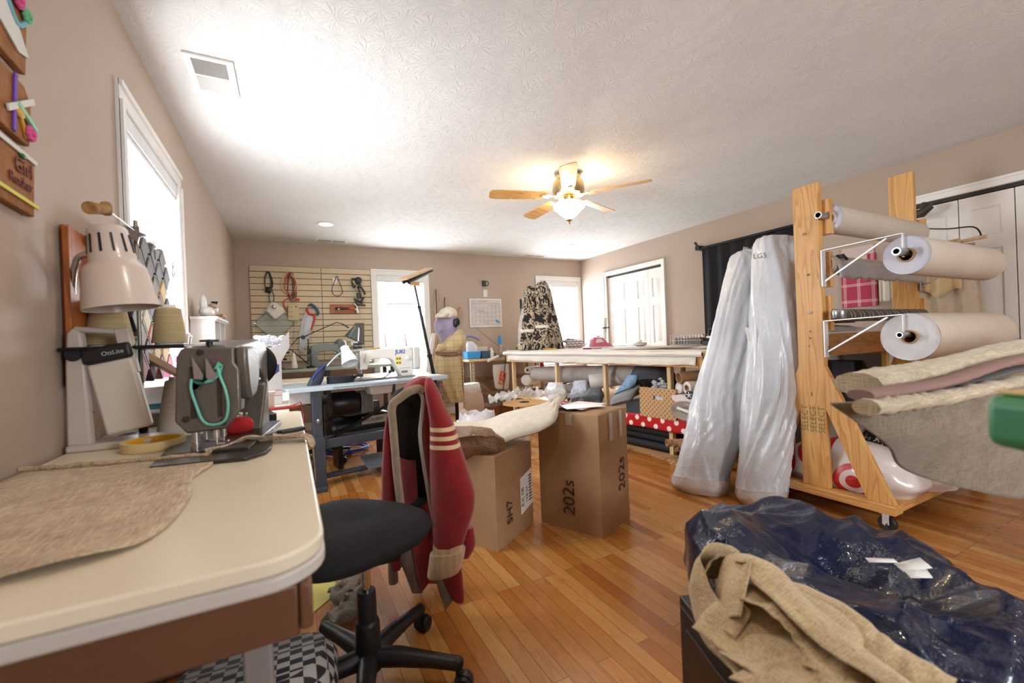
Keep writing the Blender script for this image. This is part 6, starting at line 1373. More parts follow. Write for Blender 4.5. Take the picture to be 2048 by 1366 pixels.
# ------------------------------------------------------------------ on the cutting table
def ikat(n, v):
    vv = coords(n, (1, 1, .72)); a = noise_(n, vv, 8.5, 2, .5, 1.6); b_ = noise_(n, coords(n, (1, 1, .6)), 6, 2, .5, .8)
    s = _sep(n, v); z = math_(n, 'PINGPONG', s.outputs[2], .11)
    d = math_(n, 'ADD', a, math_(n, 'MULTIPLY', z, 1.1))
    base = ramp(n, d, [(.485, c('#1d1b1e')), (.505, c('#8a7358')), (.53, c('#c6b9a2')), (.585, c('#c6b9a2')), (.60, c('#1d1b1e')), (.66, c('#262226')), (.675, c('#b5a58a'))])
    return mix(n, ramp(n, b_, [(.58, (0, 0, 0)), (.66, (1, 1, 1))]), base, c('#9a8468'), 'MULTIPLY')
IKAT = mat_pattern('ikat_fabric', ikat, .8)
ib = V((3.02, 5.0, CTZ))
for k, (dx, dy, tx, ty, r_, h_, lb_) in enumerate(((-.20, .02, .10, .02, .095, .86, 'black and cream ikat bolt, leftmost of the standing cluster'), (-.04, -.06, .05, .0, .10, .90, 'black and cream ikat bolt with white tape, second from left in the cluster'), (.12, -.02, -.04, .02, .085, .93, 'black and cream ikat bolt, tallest at the cluster centre'), (.24, .0, -.12, .02, .085, .88, 'black and cream ikat bolt leaning left at the right side of the cluster'), (.34, .05, -.17, .02, .07, .80, 'narrow ikat bolt, rightmost of the standing cluster'))):
    a_ = ib+V((dx, dy, .0)); e_ = a_+V((tx, ty, h_)); t = thing('ikat_bolt', lb_, 'fabric roll', tuple(a_), group='standing ikat bolts')
    W_ = V((1, -.35, 0)).normalized(); b = B(); loft(b, [(a_-W_*r_*1.1, a_+W_*r_*1.1, r_*2), (a_.lerp(e_, .5)-W_*r_*1.0, a_.lerp(e_, .5)+W_*r_*1.0, r_*1.9), (a_.lerp(e_, .9)-W_*r_*.85, a_.lerp(e_, .9)+W_*r_*.85, r_*1.6), (e_-W_*r_*.4, e_+W_*r_*.4, r_*.8)], n=36, nr=30, wr=.08, fold=.03, ff=5); b.build('bolt_fabric', IKAT, t, smooth=60)
    if k in (0, 1, 4):
        z_ = .30+.04*k; p_ = a_.lerp(e_, z_); b = B(); loft(b, [(p_-W_*r_*1.07-V((0, 0, .015)), p_+W_*r_*1.07-V((0, 0, .015)), r_*2.1), (p_-W_*r_*1.07+V((0, 0, .02)), p_+W_*r_*1.07+V((0, 0, .02)), r_*2.1)], n=36, nr=4); b.build('tape_band', PAPER, t, smooth=60)
b = B(); loft(b, [(ib+V((-.27, .0, .55)), ib+V((-.24, .0, .55)), .01), (ib+V((-.32, .02, .30)), ib+V((-.24, .02, .30)), .01), (ib+V((-.33, .02, .02)), ib+V((-.24, .02, .02)), .01)], n=12, nr=10); solo(b, 'plastic_sleeve', mat_film('clear_film'), 'loose clear plastic sleeve at the left of the ikat bolts', 'plastic film')
PK = m('iron_pink', '#d9708c', .3, coat=.4)
ip = V((3.58, 4.42, CTZ+.004)); s = thing('clothes_iron', 'pink and white steam iron standing on the cutting table', 'iron', tuple(ip), R(-15))
b = lb(); b.prism([(-.15, 0), (.15, 0), (.14, .02), (.08, .05), (.02, .115), (-.10, .125), (-.125, .09), (-.14, .03)], .09, (0, .045, .012), (1, 0, 0), (0, 0, 1)); ib_ = b.build('iron_body', PK, s, bevel=.012, local=True)
b = lb(); b.prism([(-.155, 0), (.16, 0), (.15, .014), (-.15, .014)], .10, (0, .05, 0), (1, 0, 0), (0, 0, 1)); b.build('sole_plate', m('sole', '#e6dce0', .3), s, bevel=.004, local=True)
b = lb(); b.prism([(-.085, .05), (-.07, .10), (-.01, .10), (.03, .06)], .094, (0, .047, .012), (1, 0, 0), (0, 0, 1)); b.build('handle_opening', m('iron_white', '#ece6e4', .3), s, local=True)
b = lb(); b.cyl((-.03, 0, .135), (-.03, 0, .15), .02); b.tube([(-.13, 0, .10), (-.18, .05, .05), (-.3, .1, .004)], .004, 6); b.build('dial_and_cord', PK, s, local=True)
b = B(); b.tube(spline([(4.05, 4.75, CTZ+.006), (4.2, 4.6, CTZ+.006), (4.2, 4.3, CTZ+.02), (4.1, 4.1, CTZ+.006)], 24), .004, 6); solo(b, 'iron_cable', m('grey_cable', '#6a6766', .5), 'grey cable trailing across the cutting table from the iron', 'cable')
s = thing('sewing_tray', 'white tray heaped with red and dark notions at the back of the cutting table', 'tray', (3.66, 5.15, CTZ+.004))
b = B(); b.box(3.66, 5.15, CTZ+.025, .30, .18, .042, 1.1); b.build('tray_body', WHITEP, s, bevel=.008)
b = B()
for k in range(14): b.ball(3.60+rnd.uniform(-.10, .12), 5.15+rnd.uniform(-.06, .06), CTZ+.06+rnd.uniform(0, .05), rnd.uniform(.018, .035), rnd.uniform(.015, .03), rnd.uniform(.012, .025), 8, 6)
b.build('tray_notions', m('notions', '#a03038', .6, col2='#3a3438', vs=18), s)
s = thing('standing_ruler', 'white upright board with black clip standing against the closet casing', 'board', (4.12, 4.95, CTZ))
b = B(); b.bar((4.10, 4.98, CTZ+.003), (4.16, 5.0, CTZ+.42), .03, .045); b.build('board', m('board_white', '#dedad2', .5), s); b = B(); b.bar((4.08, 4.96, CTZ+.27), (4.18, 4.97, CTZ+.275), .05, .018); b.build('clip', BLACKP, s)
s = thing('grid_board_roll', 'small white roll printed with black maze lines beside the ikat bolts', 'fabric roll', (3.55, 5.15, CTZ))
def maze(n, v):
    k = N(n, 'ShaderNodeTexBrick'); k.inputs['Scale'].default_value = 1; k.inputs['Brick Width'].default_value = .06; k.inputs['Row Height'].default_value = .03; k.inputs['Mortar Size'].default_value = .004
    k.inputs['Color1'].default_value = c('#dad6d2'); k.inputs['Color2'].default_value = c('#dad6d2'); k.inputs['Mortar'].default_value = c('#2a2828'); n.links.new(coords(n, rot=(R(90), 0, 0)), k.inputs['Vector']); return k.outputs[0]
B().cyl((3.36, 4.85, CTZ+.075), (3.56, 4.80, CTZ+.055), .07, .055, 24).build('roll_body', mat_pattern('maze_print', maze, .7), s)
s = thing('wire_basket', 'chrome wire basket with tools at the right end of the cutting table', 'basket', (4.2, 3.45, CTZ))
b = B()
for z in (.01, .06, .12):
    b.tube([(4.05, 3.25, CTZ+z), (4.30, 3.25, CTZ+z), (4.30, 3.70, CTZ+z), (4.05, 3.70, CTZ+z)], .004, 6, True)
for k in range(12): y = 3.25+k*.041; b.cyl((4.05, y, CTZ+.01), (4.05, y, CTZ+.12), .002, n=6); b.cyl((4.30, y, CTZ+.01), (4.30, y, CTZ+.12), .002, n=6)
b.build('wire_frame', CHROME, s)
b = B(); b.b2(4.08, 4.27, 3.30, 3.66, CTZ+.012, CTZ+.09); b.build('basket_contents', m('contents', '#5a5650', .6, col2='#7d776c', vs=30), s)
b = B(); b.tube([(4.1, 3.20, CTZ+.02), (4.1, 3.20, CTZ+.17), (4.1, 3.10, CTZ+.19), (4.1, 3.0, CTZ+.17), (4.1, 3.0, CTZ+.02)], .012, 8); b.b2(4.02, 4.2, 2.92, 3.22, CTZ+.005, CTZ+.05); solo(b, 'staple_gun', m('tool_black', '#2a2a2c', .4, .3), 'black handled tool standing beside the wire basket', 'tool')
b = B(); loft(b, [(V((4.0, 2.92, CTZ+.01)), V((4.2, 2.74, CTZ+.01)), .2), (V((4.0, 2.9, CTZ+.09)), V((4.18, 2.76, CTZ+.09)), .2), (V((4.05, 2.88, CTZ+.15)), V((4.15, 2.8, CTZ+.15)), .1)], n=36, nr=16, wr=.15, ws=14); solo(b, 'tool_pouch', m('mixed_pouch', '#6a6c62', .7, col2='#2c3038', vs=22), 'mottled olive and dark pouch at the right end of the cutting table', 'pouch', smooth=50)
b = B(); b.cyl(ct(.45, .30, CTZ+.012), ct(.70, .36, CTZ+.012), .008); solo(b, 'yellow_marker', m('marker_yellow', '#d8a820', .4), 'yellow marker lying on the left end of the cutting table', 'marker')
b = B(); b.cyl(ct(1.25, .32, CTZ+.01), ct(1.36, .34, CTZ+.01), .009); b.cyl(ct(1.36, .34, CTZ+.01), ct(1.5, .36, CTZ+.01), .005); solo(b, 'magenta_pen', m('pen_magenta', '#8a2a5a', .4), 'magenta pen in front of the pink iron', 'pen')
b = B()
def paperf(u, v): p = ct(lerp(1.8, 2.85, u), lerp(.15, .85, v)); return (p.x, p.y, CTZ+.005+.008*max(0, nz(u*3, v*3, 2)))
b.grid(20, 12, paperf); solo(b, 'pattern_paper', m('pattern_grey', '#cfc9c0', .8), 'large pale pattern paper spread over the right of the cutting table', 'paper')
solo(B().prism([tuple(ct(2.25, .12)[:2]), tuple(ct(2.7, .2)[:2]), tuple(ct(2.62, .5)[:2])], .003, (0, 0, CTZ+.014)), 'brown_offcut', m('brown_offcut', '#8e7c74', .8), 'thin brown paper triangle on the pattern paper', 'paper')
b = B(); b.ball(4.0, 4.15, CTZ+.03, .10, .08, .03, wob=.1); b.ball(4.02, 4.15, CTZ+.07, .012); solo(b, 'white_dish_cloth', WHF, 'small crumpled white cloth on the far side of the cutting table', 'fabric')
# ------------------------------------------------------------------ workbench at the back wall and things around it
BZ = .825
s = thing('workbench', 'pale wooden workbench on perforated metal legs along the back wall', 'workbench', (3.0, 5.9, 0))
B().b2(2.22, 3.56, 5.62, 6.18, BZ-.035, BZ).build('bench_top', PALEX, s, bevel=.003)
LGM = m('leg_beige', '#b9ad90', .5, .2)
for x in (2.30, 3.46):
    for y in (5.68, 6.12):
        b = B(); b.b2(x-.025, x+.025, y-.003, y+.003, 0, BZ-.035); b.b2(x-.025, x-.019, y-.003, y+.04, 0, BZ-.035); lg = b.build('leg', LGM, s)
        b = B()
        for k in range(14): b.cyl((x+.004, y-.0045, .06+k*.054), (x+.004, y-.002, .06+k*.054), .006, n=10)
        b.build('leg_holes', BLACKP, lg)
b = B(); b.bar((2.30, 5.70, .56), (2.62, 5.72, .30), .03, .03); b.b2(2.32, 3.44, 5.70, 6.1, .30, .33); b.bar((2.3, 6.1, .5), (3.46, 6.1, .5), .03, .06); b.build('bench_shelf', m('shelf_brown', '#8a6a48', .7), s)
b = B(); b.b2(2.42, 3.38, 5.56, 5.62, .005, .14); solo(b, 'brown_crate', mat_wood('crate_wood', '#8a5630', '#7d4c28', '#6a3e20', 'x', False), 'low reddish brown wooden board box on the floor before the workbench', 'box')
def sbottle(x, y, r, h, col, cap, label, name='bottle'):
    t = thing(name, label, 'bottle', (x, y, BZ+.001)); z = BZ+.001
    B().lathe([(0, 0), (r, 0), (r, h*.65), (r*.45, h*.78), (r*.4, h*.84), (0, h*.84)], (x, y, z), n=20).build('bottle_body', m('bot_'+col, col, .3, coat=.3), t)
    B().lathe([(r*.5, h*.82), (r*.45, h), (0, h)], (x, y, z), n=16).build('bottle_cap', m('cap_'+cap, cap, .4), t)
s = thing('blue_tub', 'sky blue plastic tub holding a clear bag on the workbench left end', 'tub', (2.33, 5.78, BZ)); B().box(2.335, 5.78, BZ+.055, .20, .16, .11, 1.12).build('tub_body', m('tub_blue', '#3f9ad8', .35), s, bevel=.012)
b = B(); loft(b, [(V((2.26, 5.78, BZ+.11)), V((2.42, 5.78, BZ+.11)), .13), (V((2.25, 5.78, BZ+.20)), V((2.42, 5.78, BZ+.18)), .12), (V((2.28, 5.78, BZ+.26)), V((2.36, 5.78, BZ+.25)), .04)], n=30, nr=16, wr=.15, ws=14); b.build('clear_bag', mat_film('bag_clear'), s, smooth=50)
b = B(); b.tube(spline([(2.25, 5.85, BZ+.24), (2.30, 5.85, BZ+.33), (2.42, 5.85, BZ+.31), (2.5, 5.85, BZ+.26)], 16), [.008, .014]+[.016]*12+[.012, .008, .004], 8); solo(b, 'lilac_strap', m('lilac', '#7d78a8', .5), 'lilac plastic strap sticking out behind the blue tub', 'strap')
solo(B().b2(2.45, 2.62, 5.85, 5.93, BZ+.001, BZ+.17), 'cream_carton', m('carton_cream', '#d9cdb8', .7), 'cream carton standing behind the bottles on the workbench', 'box', bevel=.002)
solo(B().b2(2.46, 2.60, 5.70, 5.80, BZ+.001, BZ+.11), 'teal_tin', m('tin_teal', '#2f5468', .5), 'dark teal tin beside the blue tub', 'tin', bevel=.003)
sbottle(2.62, 5.72, .035, .15, '#e6e4c8', '#e8e6e0', 'white glue bottle with pointed cap on the workbench')
sbottle(2.68, 5.80, .045, .10, '#4a5a72', '#2a2c30', 'slate blue squat bottle behind the glue bottle')
s = thing('blue_screwdriver_tube', 'clear tube with bright blue cap standing on the workbench', 'tube', (2.80, 5.80, BZ)); B().cyl((2.80, 5.80, BZ+.001), (2.80, 5.80, BZ+.19), .028).build('tube_body', m('tube_grey', '#b8b4b0', .3), s); B().lathe([(.03, .19), (.03, .28), (.018, .32), (0, .33)], (2.80, 5.80, BZ), n=20).build('tube_cap', m('cap_bright_blue', '#2c86c0', .35), s)
s = thing('orange_brush', 'orange handled brush standing beside the blue capped tube', 'brush', (2.74, 5.70, BZ)); B().cyl((2.74, 5.70, BZ+.001), (2.74, 5.71, BZ+.18), .010).build('brush_handle', m('brush_orange', '#b8683a', .5), s)
solo(B().b2(2.86, 3.0, 5.70, 5.80, BZ+.001, BZ+.10), 'white_card_box', m('box_cream2', '#dfd6cc', .7), 'small white box with red print in the middle of the workbench', 'box', bevel=.002)
solo(B().b2(3.05, 3.32, 5.64, 5.74, BZ+.001, BZ+.05).cyl((3.32, 5.69, BZ+.03), (3.5, 5.67, BZ+.02), .012), 'black_glue_gun', BLACKP, 'black handheld tool lying on the workbench near the cutting table', 'tool', bevel=.008)
sbottle(3.02, 5.86, .03, .12, '#d4cfc8', '#b0aaa4', 'clear grey jar behind the white box on the workbench')
s = thing('cutting_wand', 'white and grey hand tool on the bench edge with a black cable to the floor', 'tool', (2.62, 5.6, BZ))
b = B(); b.cyl((2.46, 5.50, .80), (2.66, 5.57, .855), .022, .018); b.build('wand_grip', WHITEP, s); b = B(); b.cyl((2.66, 5.57, .855), (2.80, 5.60, .90), .026, .03); b.build('wand_head', m('wand_grey', '#7a736c', .6), s)
b = B(); b.tube(spline([(2.78, 5.58, .88), (2.76, 5.56, .78), (2.70, 5.52, .45), (2.64, 5.50, .15), (2.62, 5.5, .01)], 24), .007, 8); b.tube([(2.80, 5.60, .91), (2.66, 5.9, 1.12), (2.56, 6.18, 1.30)], .0025, 6); b.build('cable', BLACKP, s)
PG = m('press_green', '#3f6b42', .4, .2)
s = thing('arbor_press', 'green bench press with a tall lever on the workbench corner', 'press', (3.28, 5.9, BZ))
b = B(); b.b2(3.20, 3.42, 5.82, 6.0, BZ, BZ+.04); b.bar((3.37, 5.92, BZ+.03), (3.36, 5.92, BZ+.36), .07, .08); b.prism([(3.20, BZ+.20), (3.40, BZ+.28), (3.41, BZ+.36), (3.34, BZ+.38), (3.24, BZ+.32), (3.19, BZ+.24)], .07, (0, 5.955, 0), (1, 0, 0), (0, 0, 1)); b.cyl((3.235, 5.92, BZ+.20), (3.235, 5.92, BZ+.08), .016); b.build('press_frame', PG, s, bevel=.006)
b = B(); b.cyl((3.22, 5.86, BZ+.28), (3.22, 5.86, BZ+.74), .016); b.build('press_lever', PG, s); b = B(); b.cyl((3.22, 5.86, BZ+.74), (3.22, 5.86, BZ+.88), .019); b.build('lever_grip', BLACKP, s)
b = B()
for k, (x, z) in enumerate(((3.02, .0), (3.07, .0), (3.12, .0), (3.04, .05), (3.10, .05), (3.14, .10), (3.13, .14))): b.box(x, 5.88, BZ+.025+z, .045, .04, .045)
solo(b, 'toy_blocks', mat_pattern('block_mix', lambda n, v: ramp(n, noise_(n, v, 14, 0), [(.35, c('#c8b02c')), (.45, c('#b8682c')), (.55, c('#8aa02c')), (.65, c('#d8cfb0'))]), .5), 'little pile of yellow and orange blocks at the green press foot', 'toy')
s = thing('red_clamp', 'red C clamp gripping the workbench edge under the cutting table corner', 'clamp', (3.40, 5.60, .55))
b = B(); b.bar((3.40, 5.60, BZ+.012), (3.40, 5.60, .60), .03, .04, (0, 1, 0)); b.bar((3.34, 5.60, .61), (3.44, 5.60, .61), .03, .035); b.cyl((3.36, 5.60, .65), (3.36, 5.60, .50), .008); b.bar((3.30, 5.60, .50), (3.43, 5.60, .50), .01, .01); b.build('clamp_frame', m('clamp_red', '#a8182a', .4), s)
s = thing('hanging_bag', 'white carrier bag with orange pattern hanging under the workbench', 'bag', (2.72, 5.66, .4))
b = B(); loft(b, [(V((2.60, 5.66, .73)), V((2.86, 5.66, .73)), .04), (V((2.60, 5.66, .60)), V((2.86, 5.66, .60)), .07), (V((2.64, 5.66, .40)), V((2.84, 5.66, .38)), .09), (V((2.68, 5.66, .37)), V((2.80, 5.66, .36)), .03)], n=28, nr=18, wr=.08); b.build('bag_body', WHF, s, smooth=60)
b = B(); b.prism([(2.655, .45), (2.76, .42), (2.80, .60), (2.70, .65)], .004, (0, 5.617, 0), (1, 0, 0), (0, 0, 1)); b.build('bag_print', mat_pattern('orange_print', lambda n, v: ramp(n, noise_(n, v, 26, 2, .5, 1), [(.5, c('#c8502a')), (.56, c('#dcb89a'))]), .6), s)
b = B(); loft(b, [(V((2.84, 5.74, .76)), V((3.04, 5.74, .76)), .05), (V((2.88, 5.74, .55)), V((3.0, 5.74, .55)), .06), (V((2.90, 5.74, .38)), V((2.96, 5.74, .38)), .03)], n=28, nr=18, wr=.12, fold=.06); solo(b, 'hanging_cloth', m('dusty_cloth', '#a08e80', .9), 'dusty beige cloth hanging under the workbench right of the bag', 'fabric', smooth=60)
for x in (2.98, 3.13): solo(B().b2(x, x+.10, 6.195, 6.222, .36, .48), 'wall_outlet', BLACKP, 'black wall outlet box under the workbench, %s of the two' % ('left' if x < 3 else 'right'), 'outlet', 'black wall outlets', bevel=.004)
B_ = B().tube(spline([(3.36, 5.75, .78), (3.40, 5.8, .66), (3.42, 5.9, .40), (3.40, 6.0, .30)], 20), .008, 8); solo(B_, 'bench_cable', BLACKP, 'thick black cable hanging below the workbench', 'cable')
# wall fixtures
s = thing('wall_calendar', 'white framed dry erase month calendar with red and green notes', 'calendar', (2.775, YB-.01, 1.3))
B().b2(2.50, 3.05, YB-.018, YB-.002, 1.298, 1.745).build('calendar_frame', m('frame_white', '#e6e2de', .4), s, bevel=.003)
B().b2(2.518, 3.032, YB-.0195, YB-.017, 1.316, 1.727).build('calendar_face', m('cal_face', '#cfcac6', .35), s)
b = B()
for k in range(8): x = 2.535+k*.0685; b.b2(x, x+.0015, YB-.0205, YB-.019, 1.34, 1.665)
for k in range(6): z = 1.34+k*.065; b.b2(2.535, 3.015, YB-.0205, YB-.019, z, z+.0015)
b.b2(2.535, 3.015, YB-.0205, YB-.019, 1.675, 1.677); b.build('calendar_grid', m('grid_ink', '#6f6a72', .6), s)
b = B(); d_ = 1
for r_ in range(5):
    for q_ in range(7):
        if d_ > 31: break
        b.text(str(d_), .016, (2.54+q_*.0685+.042, YB-.0205, 1.645-r_*.065), (1, 0, 0), (0, 0, 1), .0002); d_ += 1
b.text('MONTH', .012, (2.53, YB-.0205, 1.70), (1, 0, 0), (0, 0, 1), .0002); b.build('calendar_numbers', m('cal_ink', '#4a4650', .6), s)
b = B(); b.text('OCTOBER', .03, (2.66, YB-.0205, 1.695), (1, 0, 0), (0, 0, 1), .0003)
for (x, z, w_) in ((2.745, 1.52, .07), (2.745, 1.50, .05), (2.70, 1.37, .09), (2.74, 1.385, .12), (2.76, 1.35, .07), (2.86, 1.395, .06)):
    b.tube([(x+w_*k/10, YB-.021, z+.005*math.sin(k*2.3)) for k in range(11)], .0015, 5)
b.build('red_notes', m('note_red', '#b0505a', .6), s)
b = B()
for (x, z, w_) in ((2.82, 1.63, .16), (2.61, 1.565, .12), (2.63, 1.55, .10), (2.69, 1.535, .03)): b.tube([(x+w_*k/10, YB-.021, z+.004*math.sin(k*1.9)) for k in range(11)], .0015, 5)
b.build('green_notes', m('note_green', '#4c8a5c', .6), s)
b = B(); b.ball(2.955, YB-.021, 1.395, .02, .003, .02); b.ball(2.985, YB-.021, 1.375, .02, .003, .02); b.build('blue_magnets', m('magnet_blue', '#3f90d0', .5), s)
s = thing('light_switch', 'white light switch plate above the calendar', 'switch', (2.78, YB-.005, 1.78)); B().b2(2.745, 2.815, YB-.008, YB-.001, 1.775, 1.89).build('switch_plate', WHITEP, s, bevel=.002); B().b2(2.77, 2.79, YB-.013, YB-.007, 1.81, 1.855).build('rocker', WHITEP, s, bevel=.001)
s = thing('wall_plug_ring', 'dark green wall plug with round black ring above the switch', 'wall hook', (2.77, YB-.03, 1.94)); b = B(); b.b2(2.73, 2.785, YB-.04, YB-.002, 1.94, 2.03); b.build('plug_body', m('plug_green', '#2b3a30', .4), s, bevel=.006); B().tube([(2.80+.03*math.cos(k*PI/10), YB-.035, 1.985+.036*math.sin(k*PI/10)) for k in range(20)], .006, 8, True).build('ring', BLACKP, s)
# poles leaning on the back wall
for (u0, v0, u1, v1, r_, lb_, col_) in ((876, 740, 871, 579, .016, 'dark brown wooden pole leaning on the back wall, taller one', '#5d4230'), (886, 740, 889, 595, .012, 'dark brown wooden pole leaning on the back wall, shorter one with grey tip', '#4d3c30'), (893, 740, 920, 615, .022, 'tan flat stick leaning to the right behind the dressed figure', '#a07c5c')):
    a_ = at(u0, v0, 'y', 6.0); e_ = at(u1, v1, 'y', 6.14); b = B(); dd = (e_-a_)*(a_.z/(e_.z-a_.z)); b.cyl(a_-dd+V((0, 0, .002)), e_, r_, r_*.8); solo(b, 'wooden_pole', m('pole'+col_, col_, .6), lb_, 'pole')
b = B(); a_ = at(857, 745, 'y', 5.0); e_ = at(868, 668, 'y', 5.2); dd = (e_-a_)*(a_.z/(e_.z-a_.z)); b.hollow(a_-dd+V((0, 0, .005)), e_, .028, .022); solo(b, 'white_tube', m('tube_white', '#ddd8d4', .5), 'white tube leaning left of the dressed figure', 'tube')
b = B(); a_ = at(869, 745, 'y', 5.0); e_ = at(872, 672, 'y', 5.2); dd = (e_-a_)*(a_.z/(e_.z-a_.z)); b.hollow(a_-dd+V((0, 0, .005)), e_, .024, .018); solo(b, 'brown_tube', CARDB2, 'brown cardboard tube leaning beside the white tube', 'tube')

# ------------------------------------------------------------------ tripod with wooden cross bar
s = thing('light_stand', 'black telescopic stand with a wooden cross bar on top, leaning before the window', 'stand', (1.48, 4.32, 0))
tp_ = at(828, 565, 'y', 4.3); bt = V((1.44, 4.32, .03))
b = B(); mid = bt.lerp(tp_, .55); mid2 = bt.lerp(tp_, .85); b.cyl(bt, mid, .019); b.cyl(mid, mid2, .015); b.cyl(mid2, tp_, .011); b.ball(*mid, .026, nu=12, nv=8); b.ball(*mid2, .02, nu=12, nv=8); b.build('pole', BLACKM, s)
for k in range(3):
    a = R(70+120*k); b = B(); b.cyl((bt.x-.05, bt.y, .35), (bt.x+.32*math.cos(a), bt.y+.32*math.sin(a), .012), .009, n=10); b.build('leg', BLACKM, s)
A_, E_ = at(806, 563, 'y', 4.15), at(858, 541, 'y', 4.55)
b = B(); b.bar(A_+V((0, 0, .02)), E_+V((0, 0, .02)), .09, .02); b.build('cross_bar', PALEX, s, bevel=.002)
b = B()
for d_ in (-.025, .025): b.cyl(A_+V((d_+.03, 0, -.01)), E_+V((d_, -.03, -.01)), .016)
b.build('black_pipe', BLACKM, s)
b = B(); b.b2(tp_.x-.04, tp_.x+.05, tp_.y-.03, tp_.y+.03, tp_.z-.035, tp_.z); b.build('bracket_block', PINEX, s)
# clip hanger in the window
s = thing('clip_hanger', 'white clip hanger bar hanging in the back window', 'hanger', (1.45, YB-.02, 1.62)); b = B(); b.bar((1.25, YB-.02, 1.655), (1.62, YB-.02, 1.66), .008, .018)
for x in (1.26, 1.45, 1.61): b.tube([(x+.012*math.cos(k*.52), YB-.03, 1.655+.012*math.sin(k*.52)) for k in range(12)], .002, 5, True)
b.tube([(1.44, YB-.02, 1.66), (1.44, YB-.02, 1.9)], .0015, 5); b.build('hanger_bar', m('hanger_clear', '#c9ccd0', .3), s)

# ------------------------------------------------------------------ dressed figure with the lilac cloth head
PF = V((1.62, 4.6, 0)); NF = V((-.46, -.888, 0))
LIL = mat_weave('lilac_cloth', '#a49bb4', '#857c96', 220, .9, .4)
DRS = mat_pattern('plaid_cream', lambda n, v: (lambda s: mix(n, math_(n, 'MAXIMUM', math_(n, 'LESS_THAN', math_(n, 'PINGPONG', math_(n, 'ADD', s.outputs[2], 5), .035), .0018), math_(n, 'LESS_THAN', math_(n, 'PINGPONG', math_(n, 'ADD', s.outputs[0], 5), .045), .0016)), ramp(n, noise_(n, v, 9), [(.3, c('#b8a274')), (.7, c('#c6b28a'))]), c('#8a7448')))(_sep(n, v)), .75, sheen=.3)
fg = thing('dressed_figure', 'tall cloth figure with lilac onion head, white cap and cream plaid drapes', 'figure', (1.64, 4.6, 0))
b = B(); loft(b, pxrows([(640, 880, 906, .10), (650, 872, 915, .20), (662, 868, 918, .26), (675, 874, 914, .24), (690, 884, 905, .15), (708, 888, 898, .05)], PF, NF, .2) if False else pxrows([(628, 880, 908, .12), (642, 871, 917, .22), (652, 868, 918, .25), (664, 872, 915, .24), (678, 880, 908, .18), (692, 885, 900, .10)], PF, NF, .2), n=36, nr=30, nrm=NF, wr=.02); b.build('head', LIL, fg, smooth=80)
b = B(); p_ = onp(911, 646, PF+NF*.10, NF); b.ball(p_.x, p_.y, p_.z, .028, .028, .05, e=.9); b.ball(p_.x+.02, p_.y, p_.z+.01, .035, .02, .045); b.build('eye', m('eye_black', '#151218', .4), fg)
b = B(); b.tube(spline([onp(u, v, PF+NF*.135, NF) for u, v in ((879, 664), (882, 665), (886, 661))], 10), .002, 5); b.build('mouth', BLACKP, fg)
b = B(); loft(b, pxrows([(614, 893, 903, .06), (620, 882, 912, .20), (630, 877, 914, .26), (636, 876, 910, .26)], PF, NF, .2), n=32, nr=14, nrm=NF); loft(b, pxrows([(628, 876, 904, .24, .05), (634, 874, 900, .30, .06), (637, 875, 897, .28, .06)], PF, NF, .2), n=32, nr=6, nrm=NF); b.build('cap', m('cap_white', '#ddd6c6', .8), fg, smooth=60)
b = B(); loft(b, pxrows([(658, 916, 922, .04, .02), (668, 904, 928, .12, .04), (680, 893, 932, .2, .05), (692, 882, 930, .22, .05), (702, 874, 922, .2, .05), (708, 872, 906, .1, .05)], PF, NF, .2), n=44, nr=34, nrm=NF, wr=.07, ws=8, fold=.03); b.build('shawl', DRS, fg, smooth=70)
b = B(); loft(b, pxrows([(688, 880, 895, .08, .10), (695, 878, 900, .12, .12), (702, 874, 890, .08, .12)], PF, NF, .2), n=28, nr=12, nrm=NF, wr=.15); b.build('shawl_knot', DRS, fg, smooth=70)
b = B(); loft(b, pxrows([(704, 874, 922, .18), (715, 872, 924, .24), (740, 868, 925, .28), (765, 875, 926, .28), (790, 886, 928, .26), (803, 890, 928, .22)], PF, NF, .2), n=64, nr=40, nrm=NF, wr=.04, fold=.05, ff=9); b.build('skirt', DRS, fg, smooth=80)
b = B()
for k in range(13):
    t_ = k/12; p_ = onp(lerp(873, 923, t_), 706+3*math.sin(t_*PI), PF+NF*(.14-.06*abs(t_-.4)), NF); b.ball(p_.x, p_.y, p_.z, .016, .016, .022, 8, 6, wob=.2)
for k in range(14):
    p_ = onp(lerp(922, 927, k/13), 712+k*6.6, PF+NF*.03, NF); b.ball(p_.x, p_.y, p_.z, .013, .013, .018, 8, 6, wob=.2)
b.build('tassel_trim', m('tassel_brown', '#6a4a3c', .8, col2='#a07c62', vs=60), fg)
b = B(); b.cyl((1.66, 4.62, .02), (1.66, 4.62, 1.1), .02); b.lathe([(0, 0), (.17, 0), (.17, .02), (0, .03)], (1.66, 4.62, 0)); b.build('support_pole', BLACKM, fg)
s = thing('tall_bin', 'cream bin with white liner and crumpled paper behind the dressed figure', 'bin', (2.0, 5.1, 0))
B().box(2.0, 5.1, .24, .22, .22, .48, 1.15).build('bin_body', m('bin_cream', '#cbbba8', .6), s, bevel=.02)
b = B(); loft(b, [(V((1.87, 5.1, .44)), V((2.13, 5.1, .44)), .26), (V((1.86, 5.1, .50)), V((2.14, 5.1, .50)), .27), (V((1.87, 5.1, .54)), V((2.13, 5.1, .55)), .22)], n=36, nr=10, wr=.08, ws=14); b.build('liner', WHF, s, smooth=60)
b = B(); loft(b, [(V((1.90, 4.97, .16)), V((2.14, 4.97, .16)), .03), (V((1.88, 4.96, .32)), V((2.14, 4.96, .30)), .05), (V((1.88, 4.96, .44)), V((2.12, 4.96, .42)), .04)], n=30, nr=12, wr=.15, ws=10); b.build('hanging_cloth', m('cream_cloth', '#d0bfb0', .9), s, smooth=60)
